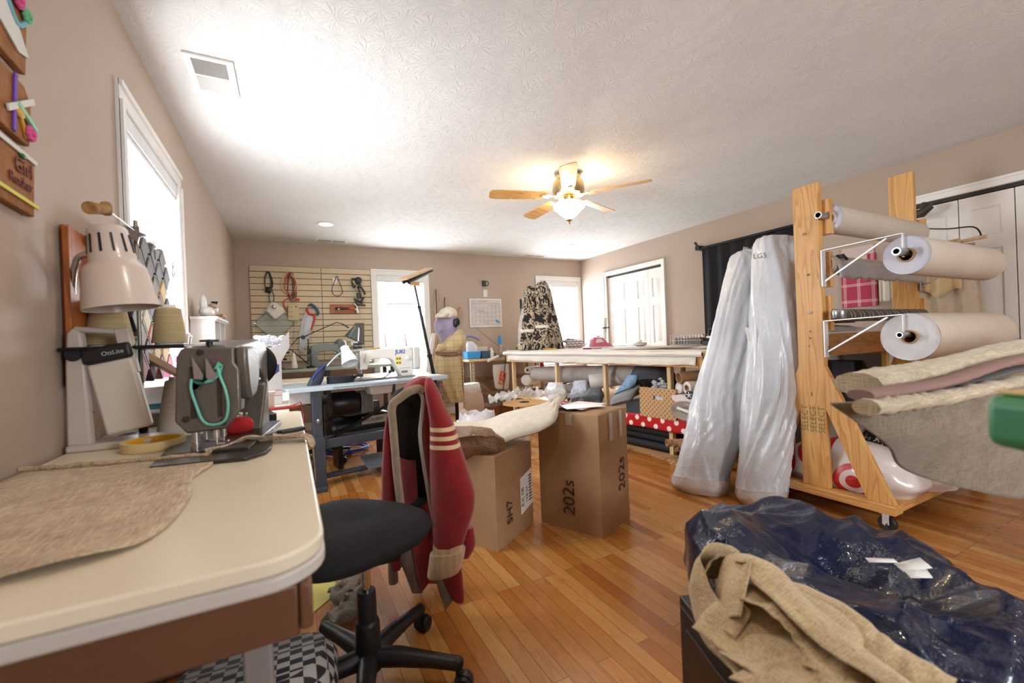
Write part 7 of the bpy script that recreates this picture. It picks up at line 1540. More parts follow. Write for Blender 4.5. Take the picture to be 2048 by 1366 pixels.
# ------------------------------------------------------------------ two long bundles in silver vinyl
SILV = m('silver_vinyl', '#ced2d9', .36, 0, col2='#c3c8d0', vs=5, coat=.2, bs=14, bst=.3, bd=.03)
def bundle(label, rows, P0, n, seed, loc):
    b = B(); rr = pxrows(rows, P0, n, .30)
    Ls = spline([r[0] for r in rr], 150); Rs = spline([r[1] for r in rr], 150); Th = spline([(r[2], 0, 0) for r in rr], 150); NN = V(n).normalized(); nn = 84; vs = []
    L = (Ls[0]-Ls[-1]).length
    for k in range(151):
        cc = (Ls[k]+Rs[k])/2; w = (Rs[k]-Ls[k])/2; h = k/150; R_ = w.length
        for i in range(nn):
            g = 2*PI*i/nn; ca, sa = math.cos(g), math.sin(g); x = g*R_
            pl = nz(x*16+3*nz(h*3, seed, 0)+seed, h*2.2, seed*3.1, 1)            # long pleats running down
            pl2 = nz(x*34+4*nz(h*5, seed, 2), h*5.5+x*2, seed*7.3, 1)
            fold = -abs(pl)*.24+.06-abs(pl2)*.10
            cr = .035*max(0, nz(x*5, h*26, seed+9, 1)-.25)
            kk = 1+fold*(.6+.4*math.sin(PI*h))-cr
            vs.append(cc+w*math.copysign(abs(ca)**.9, ca)*kk+NN*math.copysign(abs(sa)**.9, sa)*(Th[k].x/2)*kk)
    fs = [(k*nn+i, k*nn+(i+1) % nn, (k+1)*nn+(i+1) % nn, (k+1)*nn+i) for k in range(150) for i in range(nn)]+[tuple(range(nn))[::-1], tuple(range(150*nn, 151*nn))]
    b.add(vs, fs); t = thing('wrapped_bundle', label, 'bundle', loc); b.build('vinyl_cover', SILV, t, smooth=180); return t
PB1 = V((2.48, 2.0, 0)); n1_ = V((-.70, -.66, .24))
t1 = bundle('silver vinyl wrapped fabric bundle leaning left, with torn plastic at its top', [(502, 1500, 1518, .06), (510, 1468, 1530, .18), (530, 1455, 1532, .24), (600, 1440, 1532, .27), (700, 1415, 1528, .29), (800, 1385, 1502, .31), (880, 1366, 1484, .32), (940, 1350, 1462, .32), (965, 1344, 1452, .31, 0, 978), (980, 1362, 1446, .24, 0, 992)], PB1, n1_, 1, (2.48, 2.05, 0))
b = B(); p_ = onp(1500, 512, PB1, n1_)
for k in range(9): q_ = p_+V((rnd.uniform(-.09, .07), rnd.uniform(-.05, .05), rnd.uniform(-.03, .02))); b.add([q_, q_+V((.04, .01, .02)), q_+V((.05, -.01, .055)), q_+V((.01, .0, .06))], [(0, 1, 2, 3)])
b.build('torn_plastic', mat_film('clear_film'), t1, solid=.001)
b = B(); loft(b, pxrows([(950, 1342, 1462, .33, 0, 962), (968, 1343, 1456, .33, 0, 980), (982, 1362, 1448, .26, 0, 994)], PB1, n1_, .3), n=48, nr=12, wr=.03); b.build('clear_end_wrap', VIN, t1, smooth=80)
PB2 = V((2.56, 1.66, 0)); n2_ = V((-.80, -.57, .17))
t2 = bundle('silver vinyl wrapped fabric bundle leaning beside the timber post, taller and nearer', [(477, 1525, 1592, .14), (486, 1508, 1594, .24), (520, 1504, 1596, .27), (600, 1500, 1598, .28), (700, 1495, 1600, .29), (800, 1484, 1596, .30), (880, 1478, 1588, .31), (950, 1472, 1580, .31), (985, 1471, 1572, .30, 0, 992), (1002, 1478, 1566, .24, 0, 1010)], PB2, n2_, 2, (2.56, 1.66, 0))
b = B(); loft(b, pxrows([(972, 1470, 1578, .32, 0, 980), (990, 1471, 1574, .32, 0, 998), (1004, 1480, 1566, .25, 0, 1012)], PB2, n2_, .3), n=48, nr=12, wr=.03); b.build('clear_end_wrap', VIN, t2, smooth=80)
b = B(); o_ = onp(1506, 518, PB2-n2_.normalized()*0+V((-.12, -.09, .02)), n2_); b.text('LG5', .045, o_, V((.57, -.8, 0)), (0, 0, 1), .0005); b.build('marker_lettering', m('faint_ink', '#5a5c60', .6), t2)
b = B(); A1 = onp(1493, 655, PB2+V((-.125, -.09, .02)), n2_); A2 = onp(1499, 682, PB2+V((-.125, -.09, .02)), n2_); b.bar(A1, A2, .02, .002, n2_); b.build('bar_code_tag', m('tag_white', '#dcd8d4', .4), t2)
for k, (x, y, r_, lb_) in enumerate(((2.74, 1.84, .045, 'thick brown tube end on the floor between the silver bundles'), (2.82, 1.98, .03, 'thin brown tube end on the floor behind the thick one'))):
    tube('cardboard_tube', lb_, V((x, y, r_+.002)), V((x+.28, y+.11, r_+.002)), r_, CARDB2, None)
tube('cardboard_tube', 'brown tube lying above the other tubes between the silver bundles', V((2.78, 1.92, .12)), V((3.02, 2.0, .125)), .035, CARDB2, None)

# ------------------------------------------------------------------ timber roll rack on castors
RX, RY, RX2 = 2.72, 1.43, 3.92
rk2 = thing('roll_rack', 'knotty pine rack on castors holding horizontal rolls of white cloth', 'rack', (3.4, 1.4, 0))
KN = PINE
for x, zt in ((RX, 1.90), (RX2, 2.14)):
    b = B(); b.b2(x-.02, x+.02, RY-.07, RY+.07, .145, zt); p_ = b.build('post', KN, rk2, bevel=.003)
    b = B()
    for z0, z1, y0, y1 in ((1.60, 1.80, -.11, .02), (1.30, 1.50, -.10, .01), (1.05, 1.25, -.095, .02)): b.b2(x+.02, x+.055, RY+y0, RY+y1, z0, z1)
    b.build('post_block', PINE, rk2, bevel=.002)
    if x == RX:
        b = B()
        for z in (1.62, 1.38, 1.16, 1.05, 1.01, .965): b.cyl((x-.02, RY+rnd.uniform(-.02, .02), z), (x-.0225, RY, z), .006, n=10)
        b.build('screw_head', STEEL, p_)
        b = B()
        for dy in (.045, .0, -.045): b.text('SELECT', .048, (x-.0205, RY+dy-.017, .46), (0, 0, 1), (0, 1, 0), .0002)
        b.build('timber_stamp', m('stamp_green', '#6f7450', .8), p_)
    for s in (-1, 1):
        b = B(); pr = [(RY+s*.045, .88), (RY+s*.07, .85), (RY+s*(.37 if s < 0 else .33), .145), (RY+s*(.25 if s < 0 else .22), .145), (RY+s*.045, .66)]
        if s > 0: pr = pr[::-1]
        b.prism(pr[::-1], .036, (x-.018-(.0 if s < 0 else 0), 0, 0), (0, 1, 0), (0, 0, 1)); b.build('brace', PINE, rk2, bevel=.002)
    b = B(); b.b2(x-.045, x+.045, 1.05, 1.82, .10, .145); b.build('base_rail', PINEY, rk2, bevel=.003)
for y in (1.09, 1.78): B().b2(RX+.045, RX2-.045, y-.03, y+.03, .10, .14).build('long_rail', PINEX, rk2, bevel=.003)
for k in range(4): B().b2(RX+.05, RX2-.05, 1.16+k*.145, 1.27+k*.145, .118, .135).build('deck_board', PINEX, rk2)
for x in (RX, RX2):
    for y in (1.10, 1.77):
        b = B(); b.lathe([(0, -.014), (.036, -.014), (.04, -.01), (.04, .01), (.036, .014), (0, .014)], (x, y, .042), (1, 0, 0), 24); w_ = b.build('castor', BLACKP, rk2)
        b = B(); b.b2(x-.03, x+.03, y-.025, y+.025, .094, .1); b.bar((x-.02, y, .098), (x-.02, y, .04), .004, .03); b.bar((x+.02, y, .098), (x+.02, y, .04), .004, .03); b.cyl((x-.035, y, .042), (x+.035, y, .042), .004); b.build('castor_fork', STEEL, w_)
WM = m('bracket_white', '#d9d6d4', .35, .2)
def bracket(z0, z1, yo, zr, big):
    b = B(); x = RX-.012; yb = RY-.078
    b.b2(x-.02, x+.02, yb-.006, yb, z0, z1); b.bar((x, yb, z1), (x, yo, z1+.012), .02, .005); b.bar((x, yb-.01, z0+.03), (x, lerp(yb, yo, .82), z1+.002), .012, .008); b.bar((x, yo, z1+.012), (x, yo, zr-.01), .018, .004, (0, 1, 0)); return b
for z0, z1, yo, zr in ((1.30, 1.505, .99, 1.41), (.90, 1.105, 1.0, 1.01)):
    bracket(z0, z1, yo, zr, 0).build('roll_bracket', WM, rk2)
    b = bracket(z0, z1, yo, zr, 0); b.v = [v+V((RX2-RX+.03, 0, 0)) for v in b.v]; b.build('roll_bracket', WM, rk2)
BLUEW = m('bluish_white', '#d5d8e2', .8, col2='#c9cddb', vs=6); CRM = m('cream_cloth_roll', '#cdbfb0', .85, col2='#c6b7a7', vs=4)
def rroll(label, x0, x1, y, z, r, ends, rod=.02, name='cloth_roll', mt=None, cr=.034, wr=.01, dz=0):
    t = roll(name, label, (x0, y, z), (x1, y+.0, z+dz), r, mt or CRM, CARDB2, rcore=cr, wrink=wr, ends=ends)
    b = B(); b.hollow((x0-.10, y, z+.012), (x1+.06, y, z+dz+.012), rod, rod*.7, 20); b.build('hanging_rod', STEEL, t); return t
t = rroll('white cloth roll hung highest in the rack between the two posts', RX+.045, RX2-.06, 1.345, 1.69, .078, BLUEW)
t = rroll('white cloth roll on the upper brackets with a bluish end facing the room', RX-.0, 3.72, .985, 1.41, .096, BLUEW, rod=.019)
t = rroll('thickest white cloth roll on the lower brackets, end slightly ragged', RX-.0, 3.76, .985, 1.005, .118, m('white_end', '#e2e2e4', .85, col2='#cfd0d4', vs=10), rod=.014, wr=.015)
t = roll('cloth_roll', 'middle white cloth roll with torn bluish edge and black clip below the top roll', (RX+.03, 1.36, 1.43), (RX2-.03, 1.36, 1.43), .055, CRM, wrink=.06)
b = B()
def tail(u, v): return (lerp(RX+.05, RX2-.06, u), 1.36-.055-.01*v+.008*nz(u*12, v*2, 3), lerp(1.45, 1.345+.018*nz(u*22, 0, 5), v))
b.grid(60, 6, tail); b.build('loose_edge', BLUEW, t, solid=.002, smooth=60)
b = B(); b.box(RX+.09, 1.31, 1.47, .03, .03, .02); b.bar((RX+.09, 1.30, 1.48), (RX+.12, 1.29, 1.45), .01); b.build('black_clip', BLACKP, t)
def zebra(n, v): 
    vv = coords(n, (1, 1, 1), (0, R(25), 0)); w = N(n, 'ShaderNodeTexWave', bands_direction='X'); w.inputs['Scale'].default_value = 3.2; w.inputs['Distortion'].default_value = 4; w.inputs['Detail'].default_value = 1; n.links.new(vv, w.inputs['Vector'])
    return ramp(n, w.outputs['Fac'], [(.55, c('#4a4543')), (.62, c('#a08c6c')), (.78, c('#a08c6c')), (.85, c('#4a4543'))])
t = roll('patterned_roll', 'narrow charcoal roll with tan curved stripes across the rack', (RX+.03, 1.33, 1.135), (RX2-.04, 1.33, 1.135), .036, mat_pattern('zebra_cloth', zebra, .8), wrink=.05)
s = thing('tin', 'small round silver tin standing on the lower roll bracket', 'tin', (RX+.0, 1.29, 1.115)); B().lathe([(0, 0), (.032, 0), (.034, .003), (.034, .032), (0, .032)], (RX-.0, 1.285, 1.116), n=32).build('tin_body', m('tin_silver', '#a9abad', .3, .9), s); B().lathe([(.036, .03), (.036, .044), (.033, .048), (0, .048)], (RX-.0, 1.285, 1.116), n=32).build('tin_lid', m('tin_silver'), s)
# bags on the rack deck
def bulls(n, v):
    s = _sep(n, v); y, z = s.outputs[1], s.outputs[2]
    def tgt(y0, z0):
        a = math_(n, 'SUBTRACT', y, y0); b_ = math_(n, 'SUBTRACT', z, z0); return math_(n, 'SQRT', math_(n, 'ADD', math_(n, 'MULTIPLY', a, a), math_(n, 'MULTIPLY', b_, b_)))
    f = None
    for y0, z0 in ((-.115, .065), (.11, .20), (.30, .10)):
        d = tgt(y0, z0); k = math_(n, 'ADD', math_(n, 'LESS_THAN', d, .036), math_(n, 'MULTIPLY', math_(n, 'GREATER_THAN', d, .066), math_(n, 'LESS_THAN', d, .098))); f = k if f is None else math_(n, 'MAXIMUM', f, k)
    return mix(n, f, c('#e4dcdb'), c('#c41820'))
TGT = mat_pattern('target_bag', bulls, .28, coat=.4)
b = B(); loft(b, [(V((2.95, 1.72, .14)), V((2.95, 1.06, .14)), .34), (V((2.95, 1.74, .20)), V((2.95, 1.02, .20)), .40), (V((2.95, 1.68, .30)), V((2.95, 1.05, .28)), .38), (V((2.95, 1.55, .37)), V((2.95, 1.15, .35)), .28), (V((2.95, 1.42, .40)), V((2.95, 1.25, .385)), .12)], n=64, nr=40, wr=.10, ws=9)
solo(b, 'carrier_bag', TGT, 'stuffed white carrier bag with red bullseye rings on the rack deck', 'bag', smooth=60)
b = B(); loft(b, [(V((3.1, 1.18, .14)), V((3.35, 1.08, .14)), .26), (V((3.06, 1.18, .22)), V((3.4, 1.08, .22)), .28), (V((3.08, 1.2, .30)), V((3.3, 1.1, .29)), .22), (V((3.12, 1.2, .36)), V((3.2, 1.15, .36)), .08)], n=48, nr=26, wr=.14, ws=10)
solo(b, 'white_bag', m('white_plastic_bag', '#dcd2d0', .25, col2='#d0c6c4', vs=10, bs=30, bst=.6, bd=.02, coat=.4), 'plain white plastic bag right of the bullseye bag on the rack deck', 'bag', smooth=60)
SPK = mat_pattern('dark_floral', lambda n, v: ramp(n, noise_(n, v, 38, 2, .5, 1), [(.55, c('#131215')), (.60, c('#c9c2ba'))]), .8)
b = B(); loft(b, [(V((3.3, 1.40, .14)), V((3.78, 1.15, .14)), .34), (V((3.26, 1.42, .28)), V((3.82, 1.2, .24)), .36), (V((3.36, 1.42, .40)), V((3.74, 1.25, .36)), .3), (V((3.5, 1.4, .44)), V((3.6, 1.35, .44)), .1)], n=48, nr=24, wr=.12); solo(b, 'dark_floral_cloth', SPK, 'black cloth with small white flowers heaped at the back of the rack deck', 'fabric', smooth=60)
b = B(); loft(b, [(V((3.08, 2.03, .01)), V((3.6, 2.0, .01)), .26), (V((3.08, 2.03, .3)), V((3.6, 2.0, .3)), .28), (V((3.12, 2.03, .55)), V((3.5, 2.0, .5)), .2)], n=48, nr=20, wr=.14); solo(b, 'dark_sack', m('dark_sack', '#4a4240', .5, col2='#2c2628', vs=8, coat=.3), 'dark brown plastic sack on the floor behind the rack', 'sack', smooth=60)

# ------------------------------------------------------------------ second timber table behind the rack, with its load
s = thing('timber_table', 'pine framed work table with notched end beam behind the roll rack', 'table', (3.6, 1.9, 0))
b = B(); b.b2(2.93, 4.42, 1.545, 1.585, .88, 1.025); b.b2(2.93, 4.42, 2.24, 2.28, .88, 1.025); b.b2(2.94, 2.98, 1.585, 2.24, .88, 1.025); b.b2(4.36, 4.40, 1.585, 2.24, .88, 1.025); b.build('apron_beam', PINEX, s, bevel=.003)
B().b2(2.91, 4.45, 1.53, 2.30, 1.025, 1.04).build('table_top', BAT, s, bevel=.003)
b = B(); b.b2(3.10, 3.13, 1.539, 1.546, .89, .95); b.build('beam_notch', BLACKP, s)
for x in (2.98, 4.34):
    for y in (1.727, 2.2): B().b2(x-.03, x+.03, y-.018, y+.018, 0, .88).build('leg', PINE, s, bevel=.002)
b = B(); loft(b, [(V((2.94, 1.9, 1.045)), V((4.1, 1.9, 1.045)), .6), (V((2.88, 1.9, 1.08)), V((3.9, 1.9, 1.07)), .55), (V((3.0, 1.9, 1.10)), V((3.6, 1.9, 1.09)), .4)], n=60, nr=16, wr=.12, ws=8, nrm=(0, 1, 0)); solo(b, 'white_cloth_heap', WHF, 'loose white cloth spread on the timber table behind the rack', 'fabric', smooth=60)
b = B(); loft(b, [(V((3.25, 1.72, 1.10)), V((3.75, 1.72, 1.10)), .2), (V((3.3, 1.72, 1.13)), V((3.7, 1.72, 1.13)), .16), (V((3.4, 1.72, 1.15)), V((3.55, 1.72, 1.15)), .06)], n=40, nr=14, wr=.15, nrm=(0, 1, 0)); solo(b, 'maroon_cloth', m('maroon_cloth', '#5c2a2e', .8, col2='#3a1c20', vs=10), 'small maroon cloth on the white heap behind the rack', 'fabric', smooth=60)
s = thing('bookcase', 'white open bookcase with dark contents against the right wall', 'bookcase', (4.5, 1.95, 0))
b = B(); b.b2(4.40, 4.62, 1.72, 1.75, 0, .86); b.b2(4.40, 4.62, 2.32, 2.35, 0, .86)
for z in (0, .28, .56, .83): b.b2(4.40, 4.62, 1.75, 2.32, z, z+.025)
b.b2(4.60, 4.62, 1.75, 2.32, 0, .86); b.build('case', m('case_white', '#cfc8bc', .5), s, bevel=.002)
for k, (y0, y1, z0, h_, col_, lb_) in enumerate(((1.78, 1.95, .585, .10, '#9a5c30', 'small orange brown box on the top bookcase shelf'), (2.0, 2.28, .585, .18, '#3c3c40', 'dark grey box on the top bookcase shelf'), (1.78, 2.28, .305, .16, '#141416', 'long black case on the middle bookcase shelf'))):
    solo(B().b2(4.43, 4.58, y0, y1, z0+.001, z0+h_), 'shelf_box', m('sb'+col_, col_, .5), lb_, 'box', bevel=.004)

# ------------------------------------------------------------------ right wall: black cloth on its pole, plaid panel, hanging garments
s = thing('black_backdrop', 'black cloth hung from a clamped pole across the second doorway', 'curtain', (4.5, 3.05, .1))
b = B()
def bk(u, v): y = lerp(2.52, 3.62, u); return (4.56+.010*math.sin(u*40)+.004*nz(u*9, v*4, 1), y, lerp(2.10, .12, v))
b.grid(120, 8, bk); b.build('cloth', m('black_felt', '#17181a', .95, col2='#1d1e20', vs=6), s, solid=.004, smooth=80)
B().cyl((4.56, 3.68, 2.115), (4.56, 2.45, 2.115), .016).build('pole', BLACKM, s)
for y in (3.66, 2.47): b = B(); b.b2(4.53, 4.65, y-.03, y+.03, 2.10, 2.15); b.bar((4.55, y, 2.14), (4.53, y+.03, 2.20), .02, .03); b.build('clamp', BLACKP, s)
def plaid(n, v):
    s = _sep(n, v); y, z = s.outputs[1], s.outputs[2]; f = None
    for cc_, p_ in ((y, .055), (z, .075)):
        for o_ in (0, .009, .018): 
            k = math_(n, 'LESS_THAN', math_(n, 'PINGPONG', math_(n, 'ADD', cc_, 10+o_), p_), .0016); f = k if f is None else math_(n, 'MAXIMUM', f, k)
    return mix(n, f, c('#a83250'), c('#e0c8c4'))
s = thing('hanging_quilt', 'pink red and white plaid fabric panel pinned to the right wall', 'wall hanging', (XR-.01, 2.02, 1.26))
B().b2(XR-.022, XR-.002, 1.885, 2.16, 1.25, 1.56).build('plaid_cloth', mat_pattern('plaid_pink', plaid, .8), s, bevel=.003)
B().b2(XR-.020, XR-.002, 1.90, 2.15, 1.56, 1.80).build('pale_header', m('pale_lining', '#cbb9b2', .8), s, bevel=.003)
B().b2(XR-.024, XR-.002, 1.89, 1.95, 1.66, 1.72).build('plaid_loop', mat_pattern('plaid_pink', plaid, .8), s, bevel=.003)
b = B()
def tw(u, v): return (4.56+.015*math.sin(u*22), lerp(1.84, 1.63, u), lerp(1.53, 1.08+.20*(u < .45)+.02*nz(u*9, 0, 1), v))
b.grid(40, 10, tw); solo(b, 'ruffled_towel', m('towel_white', '#d9d0c4', .9), 'white ruffled cloth hanging between the plaid panel and the rack post', 'cloth', solid=.006, smooth=70)
s = thing('garment_hanger', 'wire and wood hanger with draped cream garments over the closet door', 'hanger', (4.5, 1.4, 1.0))
b = B(); b.tube(spline([(4.55, 1.60, 1.93), (4.52, 1.62, 1.86), (4.50, 1.56, 1.84), (4.50, 1.38, 1.79), (4.50, 1.24, 1.77), (4.50, 1.20, 1.71), (4.50, 1.21, 1.68)], 40), .005, 6); b.build('wire', BLACKM, s)
b = B(); b.cyl((4.50, 1.60, 1.655), (4.50, 1.17, 1.685), .013); b.build('wood_bar', PALEX, s)
b = B(); b.tube([(4.55, 1.66, 2.0), (4.52, 1.60, 1.955), (4.50, 1.52, 1.95), (4.50, 1.46, 1.99)], [.02, .035, .035, .02], 10); b.cyl((4.51, 1.52, 1.96), (4.53, 1.51, 2.03), .022); b.build('hook_clamp', m('boot_brown', '#3c342c', .5), s)
b = B()
def g1_(u, v): return (4.49-.02*math.sin(u*14), lerp(1.58, 1.30, u), lerp(1.70, 1.30+.03*math.sin(u*9), v))
b.grid(40, 12, g1_); b.build('cream_garment', m('garment_cream', '#c8ad84', .85, col2='#bea278', sheen=.3), s, solid=.008, smooth=70)
b = B()
def g2_(u, v): return (4.52-.02*math.sin(u*18), lerp(1.60, 1.24-.06*v, u), lerp(1.66, .80, v))
b.grid(50, 14, g2_); b.build('sheer_garment', mat_film('sheer_cloth', '#cdbba4', .75, .8, 20), s, solid=.002, smooth=70)

# ------------------------------------------------------------------ navy bean bag
NAVY = m('navy_vinyl', '#0f1e40', .27, col2='#0b1833', vs=6, coat=.35, bs=13, bst=.45, bd=.03)
bc = V((1.60, .77, 0)); b = B()
def bean(u, v):
    a = 2*PI*u; ca, sa = math.cos(a), math.sin(a)
    prof = [(0, 0), (.36, .0), (.44, .05), (.485, .15), (.47, .25), (.41, .32), (.31, .34), (.20, .29), (.10, .20), (0, .16)]
    k = v*(len(prof)-1); i = min(int(k), len(prof)-2); f = k-i; f = f*f*(3-2*f)*.4+f*.6
    r, z = lerp(prof[i][0], prof[i+1][0], f), lerp(prof[i][1], prof[i+1][1], f)
    x, y = ca*r*.76, sa*r*1.08
    w = nz(ca*1.6+r, sa*1.6, z*2.5, 1.0); rg = 1-abs(nz(x*5.5+5, y*5.5, z*4, 1.0))*2.4; rg2 = 1-abs(nz(x*12+y*5, y*9+3, z*9, 1.2))*2
    s_ = min(1, z/.1)
    return (bc.x+x*(1+.07*w*s_)+.022*rg*ca*s_, bc.y+y*(1+.07*w*s_)+.022*rg*sa*s_, max(.001, z+(.030*w+.034*rg*(v > .4)+.012*rg2-.03)*s_*(1 if z > .1 else .2)+.05*(ca*-.3+sa*.6)*(v > .4)))
b.grid(200, 90, bean, cu=True); bn = solo(b, 'bean_bag', NAVY, 'large wrinkled navy vinyl bean bag chair on the wood floor', 'bean bag', smooth=180)
p_ = at(1424, 1085, 'y', 1.12)
b = B(); b.tube(spline([at(1437, 1078, 'y', 1.14), at(1428, 1088, 'y', 1.12), at(1422, 1102, 'y', 1.10), at(1420, 1120, 'y', 1.08)], 12), .004, 6); b.build('zip_tape', WHITEP, bn)
b = B(); q_ = V((1.56, .62, .36))
b.add([q_, q_+V((.07, -.035, .015)), q_+V((.05, -.07, .005)), q_+V((-.02, -.03, -.005))], [(0, 1, 2, 3)]); b.add([q_+V((-.05, .05, .01)), q_+V((.0, .0, .015)), q_+V((-.005, -.012, .01)), q_+V((-.06, .035, .005))], [(0, 1, 2, 3)]); b.add([q_+V((-.02, -.03, .0)), q_+V((.04, -.06, .0)), q_+V((.02, -.08, -.01)), q_+V((-.03, -.05, -.01))], [(0, 1, 2, 3)]); b.build('care_label', PAPER, bn, solid=.0012)

# ------------------------------------------------------------------ dark cabinet and burlap strips in the right foreground
CX, CY, CH = .735, .665, .50
s = thing('black_cabinet', 'low black brown cabinet in the right foreground under the burlap strips', 'cabinet', (.726, .666, 0), R(-22.5))
CB = m('cabinet_black', '#1b1917', .45, col2='#201d1a'); CBR = m('cabinet_brown', '#3c2415', .5, col2='#341f12')
b = lb(); b.b2(0, .27, -.62, 0, CH-.02, CH); b.b2(0, .018, -.62, 0, 0, CH-.02); b.b2(.252, .27, -.62, 0, 0, CH-.02); b.b2(.018, .252, -.018, 0, 0, CH-.02); b.b2(.018, .252, -.62, -.602, 0, CH-.02); b.b2(.018, .252, -.602, -.018, .03, .05); b.build('carcass', CB, s, bevel=.002, local=True)
b = lb(); b.b2(-.005, .001, -.59, -.035, .03, CH-.05); b.build('side_panel', CBR, s, local=True, bevel=.001)
STRB = mat_weave('burlap_strip_weave', '#d9c299', '#a38860', 560, .95, .9)
def ribbon(pts, w, tilt=0, seed=0, n=70, nv=8, curl=.006, updir=(0, 0, 1)):
    q = spline(pts, n); b = B(); ups = V(updir)
    def f(u, v):
        k = int(round(u*n)); t = (q[min(k+1, n)]-q[max(k-1, 0)]).normalized(); tt = tilt(u) if callable(tilt) else tilt
        s0 = t.cross(ups); s0 = s0.normalized() if s0.length > .01 else V((1, 0, 0)); n0 = s0.cross(t).normalized(); s_ = s0*math.cos(tt)+n0*math.sin(tt); nn = n0*math.cos(tt)-s0*math.sin(tt)
        return q[k]+s_*((v-.5)*w)+nn*(curl*math.sin(v*PI)+.006*nz(u*6, v*2, seed, 1.5))
    return b.grid(n, nv, f)
def strip_thing(b, label, name='burlap_band'): return solo(b, name, STRB, label, 'fabric', 'burlap strips on the black cabinet', solid=.0022, smooth=80)
Pz = lambda u, v, z: at(u, v, 'z', z)
strip_thing(ribbon([Pz(1470, 1290, .52), Pz(1415, 1230, .53), Pz(1392, 1165, .56), Pz(1398, 1130, .575), Pz(1425, 1122, .575), Pz(1450, 1130, .56), Pz(1462, 1155, .53)], .085, R(75), 1), 'upright looped burlap strip at the far left corner of the cabinet')
strip_thing(ribbon([Pz(1404, 1200, .535), Pz(1412, 1150, .56), Pz(1440, 1133, .565), Pz(1475, 1150, .56), Pz(1490, 1190, .54)], .06, R(70), 2), 'smaller inner burlap loop nested in the far left one')
strip_thing(ribbon([Pz(1462, 1240, .55), Pz(1462, 1180, .585), Pz(1474, 1125, .61), Pz(1500, 1120, .615), Pz(1560, 1180, .60), Pz(1660, 1270, .58), Pz(1760, 1345, .56), Pz(1900, 1440, .53)], .085, lambda u: R(lerp(70, 12, min(1, u*2.2))), 3), 'long burlap strip rising into a peak then running to the lower right')
strip_thing(ribbon([Pz(1432, 1255, .535), Pz(1480, 1195, .575), Pz(1540, 1205, .585), Pz(1600, 1245, .575), Pz(1650, 1300, .56), Pz(1720, 1400, .545)], .095, R(15), 4), 'wide burlap strip folded across the middle of the pile')
strip_thing(ribbon([Pz(1440, 1300, .53), Pz(1500, 1235, .56), Pz(1570, 1215, .57), Pz(1640, 1260, .565), Pz(1600, 1330, .55), Pz(1530, 1400, .54)], .11, R(-10), 5), 'broad burlap strip curving over the front edge of the cabinet')
strip_thing(ribbon([Pz(1500, 1350, .535), Pz(1580, 1290, .555), Pz(1660, 1310, .56), Pz(1730, 1370, .55), Pz(1800, 1430, .54)], .12, R(5), 6), 'nearest burlap strip lying flat along the bottom of the pile')
strip_thing(ribbon([Pz(1560, 1180, .555), Pz(1640, 1215, .56), Pz(1720, 1275, .555), Pz(1800, 1330, .54), Pz(1900, 1390, .53)], .07, R(-15), 7), 'narrow burlap strip along the bean bag side of the pile')
strip_thing(ribbon([Pz(1450, 1330, .515), Pz(1500, 1310, .525), Pz(1560, 1340, .53), Pz(1620, 1400, .525)], .09, R(0), 8), 'lowest burlap strip hanging past the cabinet front edge')

# ------------------------------------------------------------------ burlap over a narrow bench at the right
bt_ = thing('narrow_bench', 'narrow plank bench mostly hidden under hanging burlap at the right', 'bench', (2.5, .52, 0))
B().b2(1.45, 3.0, .42, .62, .86, .89).build('bench_top', PALEX, bt_)
for x in (2.82, 2.97):
    for y in (.51, .58): B().b2(x-.02, x+.02, y-.02, y+.02, 0, .86).build('leg', PALEZ, bt_)
BH = mat_weave('hanging_burlap', '#8f8270', '#62584a', 420, .95, .5, True)  # darker and greyer than the other burlap: its shade is put into the colour
BHE = mat_weave('burlap_selvedge', '#cdbfa4', '#9c8d74', 380, .95, .8, True)
s = thing('hanging_burlap', 'layered tan burlap, painted darker for shade, with frayed folded edges draped over the bench', 'fabric', (2.0, .42, .4))
top = [at(1712, 765, 'y', .42), at(1800, 748, 'y', .42), at(1900, 730, 'y', .42), at(2048, 694, 'y', .42)]
b = B()
low = spline([at(u, v, 'y', .40) for u, v in ((1716, 812), (1745, 860), (1800, 905), (1860, 945), (1930, 975), (2000, 992), (2070, 1002), (2160, 1008))], 60)
up_ = spline([at(u, v, 'y', .40) for u, v in ((1712, 800), (1760, 810), (1830, 800), (1900, 790), (1950, 787), (2010, 777), (2080, 762), (2160, 740))], 60)
def hb(u, v):
    k = int(round(u*60)); p = up_[k].lerp(low[k], v); return p+V((0, .025*math.sin(u*11+v*2.5)*v-.018*math.sin(v*PI)+.03*v, 0))
b.grid(60, 30, hb); b.build('burlap_drop', BH, s, solid=.003, smooth=80)
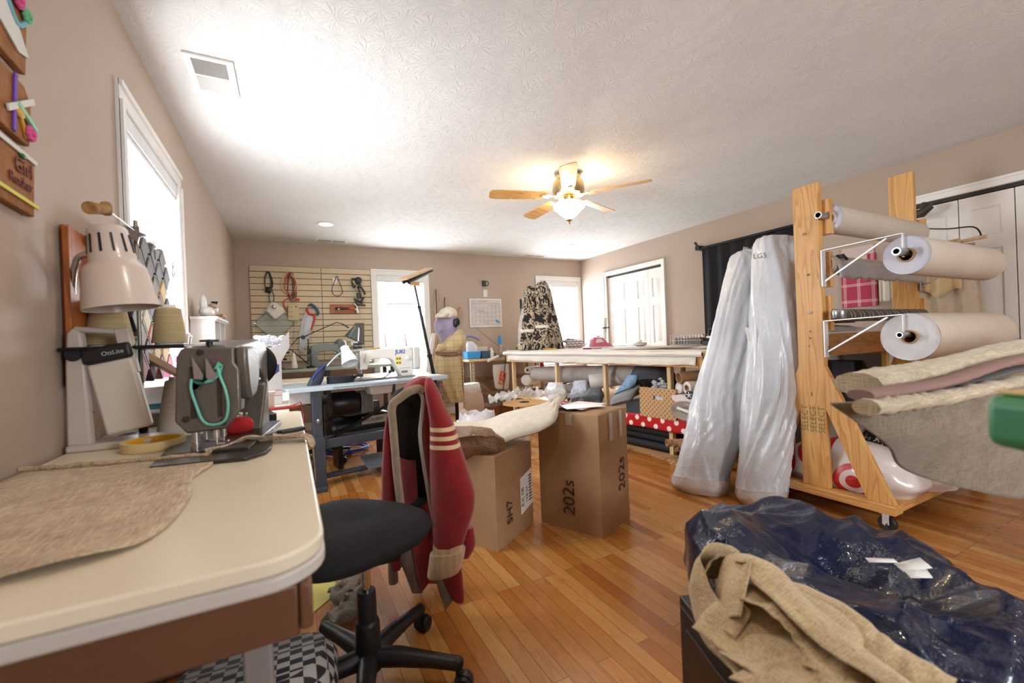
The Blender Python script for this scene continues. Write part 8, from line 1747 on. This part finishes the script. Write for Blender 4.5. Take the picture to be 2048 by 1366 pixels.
for k, (va, vb, vc, vd, yy, th_, mt_) in enumerate(((768, 752, 732, 694, .47, .050, BHE), (790, 780, 760, 716, .40, .020, m('rose_tape', '#8e6f68', .8)), (796, 790, 775, 735, .42, .014, m('grey_band', '#6d6a66', .9)), (815, 806, 792, 760, .385, .030, BHE))):
    b = B(); pts = spline([at(1714+k*6, va, 'y', yy), at(1800, vb, 'y', yy), at(1900, vc, 'y', yy), at(2048, vd, 'y', yy), at(2048, vd, 'y', yy)+V((1.1, 0, .0))], 60)
    vs = []
    for i, p in enumerate(pts):
        fr = .004*nz(i*.9, k, 3, 1)+(.008*nz(i*2.3, k, 1, 1) if mt_ is BHE else 0)
        for j in range(10):
            a = 2*PI*j/10; vs.append(p+V((0, (.045 if k == 0 else .022)*math.cos(a), (th_/2+fr)*math.sin(a))))
    b.add(vs, [(i*10+j, i*10+(j+1) % 10, (i+1)*10+(j+1) % 10, (i+1)*10+j) for i in range(60) for j in range(10)]+[tuple(range(10))[::-1], tuple(range(600, 610))])
    b.build(('folded_edge', 'rose_tape', 'grey_band', 'frayed_hem')[k], mt_, s, smooth=80)
# green block close to the lens at the right edge, on a stand outside the frame
s = thing('green_organizer', 'green plastic box with cream top, out of focus at the right frame edge', 'box', (.66, .08, .935))
b = B(); b.at((.715, .067, .962), rz=R(-27)).box(0, 0, 0, .26, .10, .052); b.build('box_body', m('green_box', '#3f8f63', .4, col2='#2f7a50'), s, bevel=.012, bseg=4)
b = B(); b.at((.715, .067, .9905), rz=R(-27)).box(0, 0, 0, .245, .088, .004); b.build('box_lid', m('cream_lid', '#c9b57a', .5), s, bevel=.005)
s = thing('side_stand', 'slim dark stand beside the camera carrying the green box', 'stand', (.78, .03, 0)); B().b2(.72, .92, -.09, .08, .92, .935).build('stand_top', BLACKP, s); B().cyl((.80, .01, .0), (.80, .01, .92), .02).build('stand_pole', BLACKM, s); B().lathe([(0, 0), (.15, 0), (.15, .02), (0, .03)], (.80, .01, 0)).build('stand_base', BLACKM, s)
b = B(); b.ball(2.5, .95, .006, .008, .006, .005); solo(b, 'paper_scrap', PAPER, 'tiny white paper scrap on the floor right of the rack', 'paper')
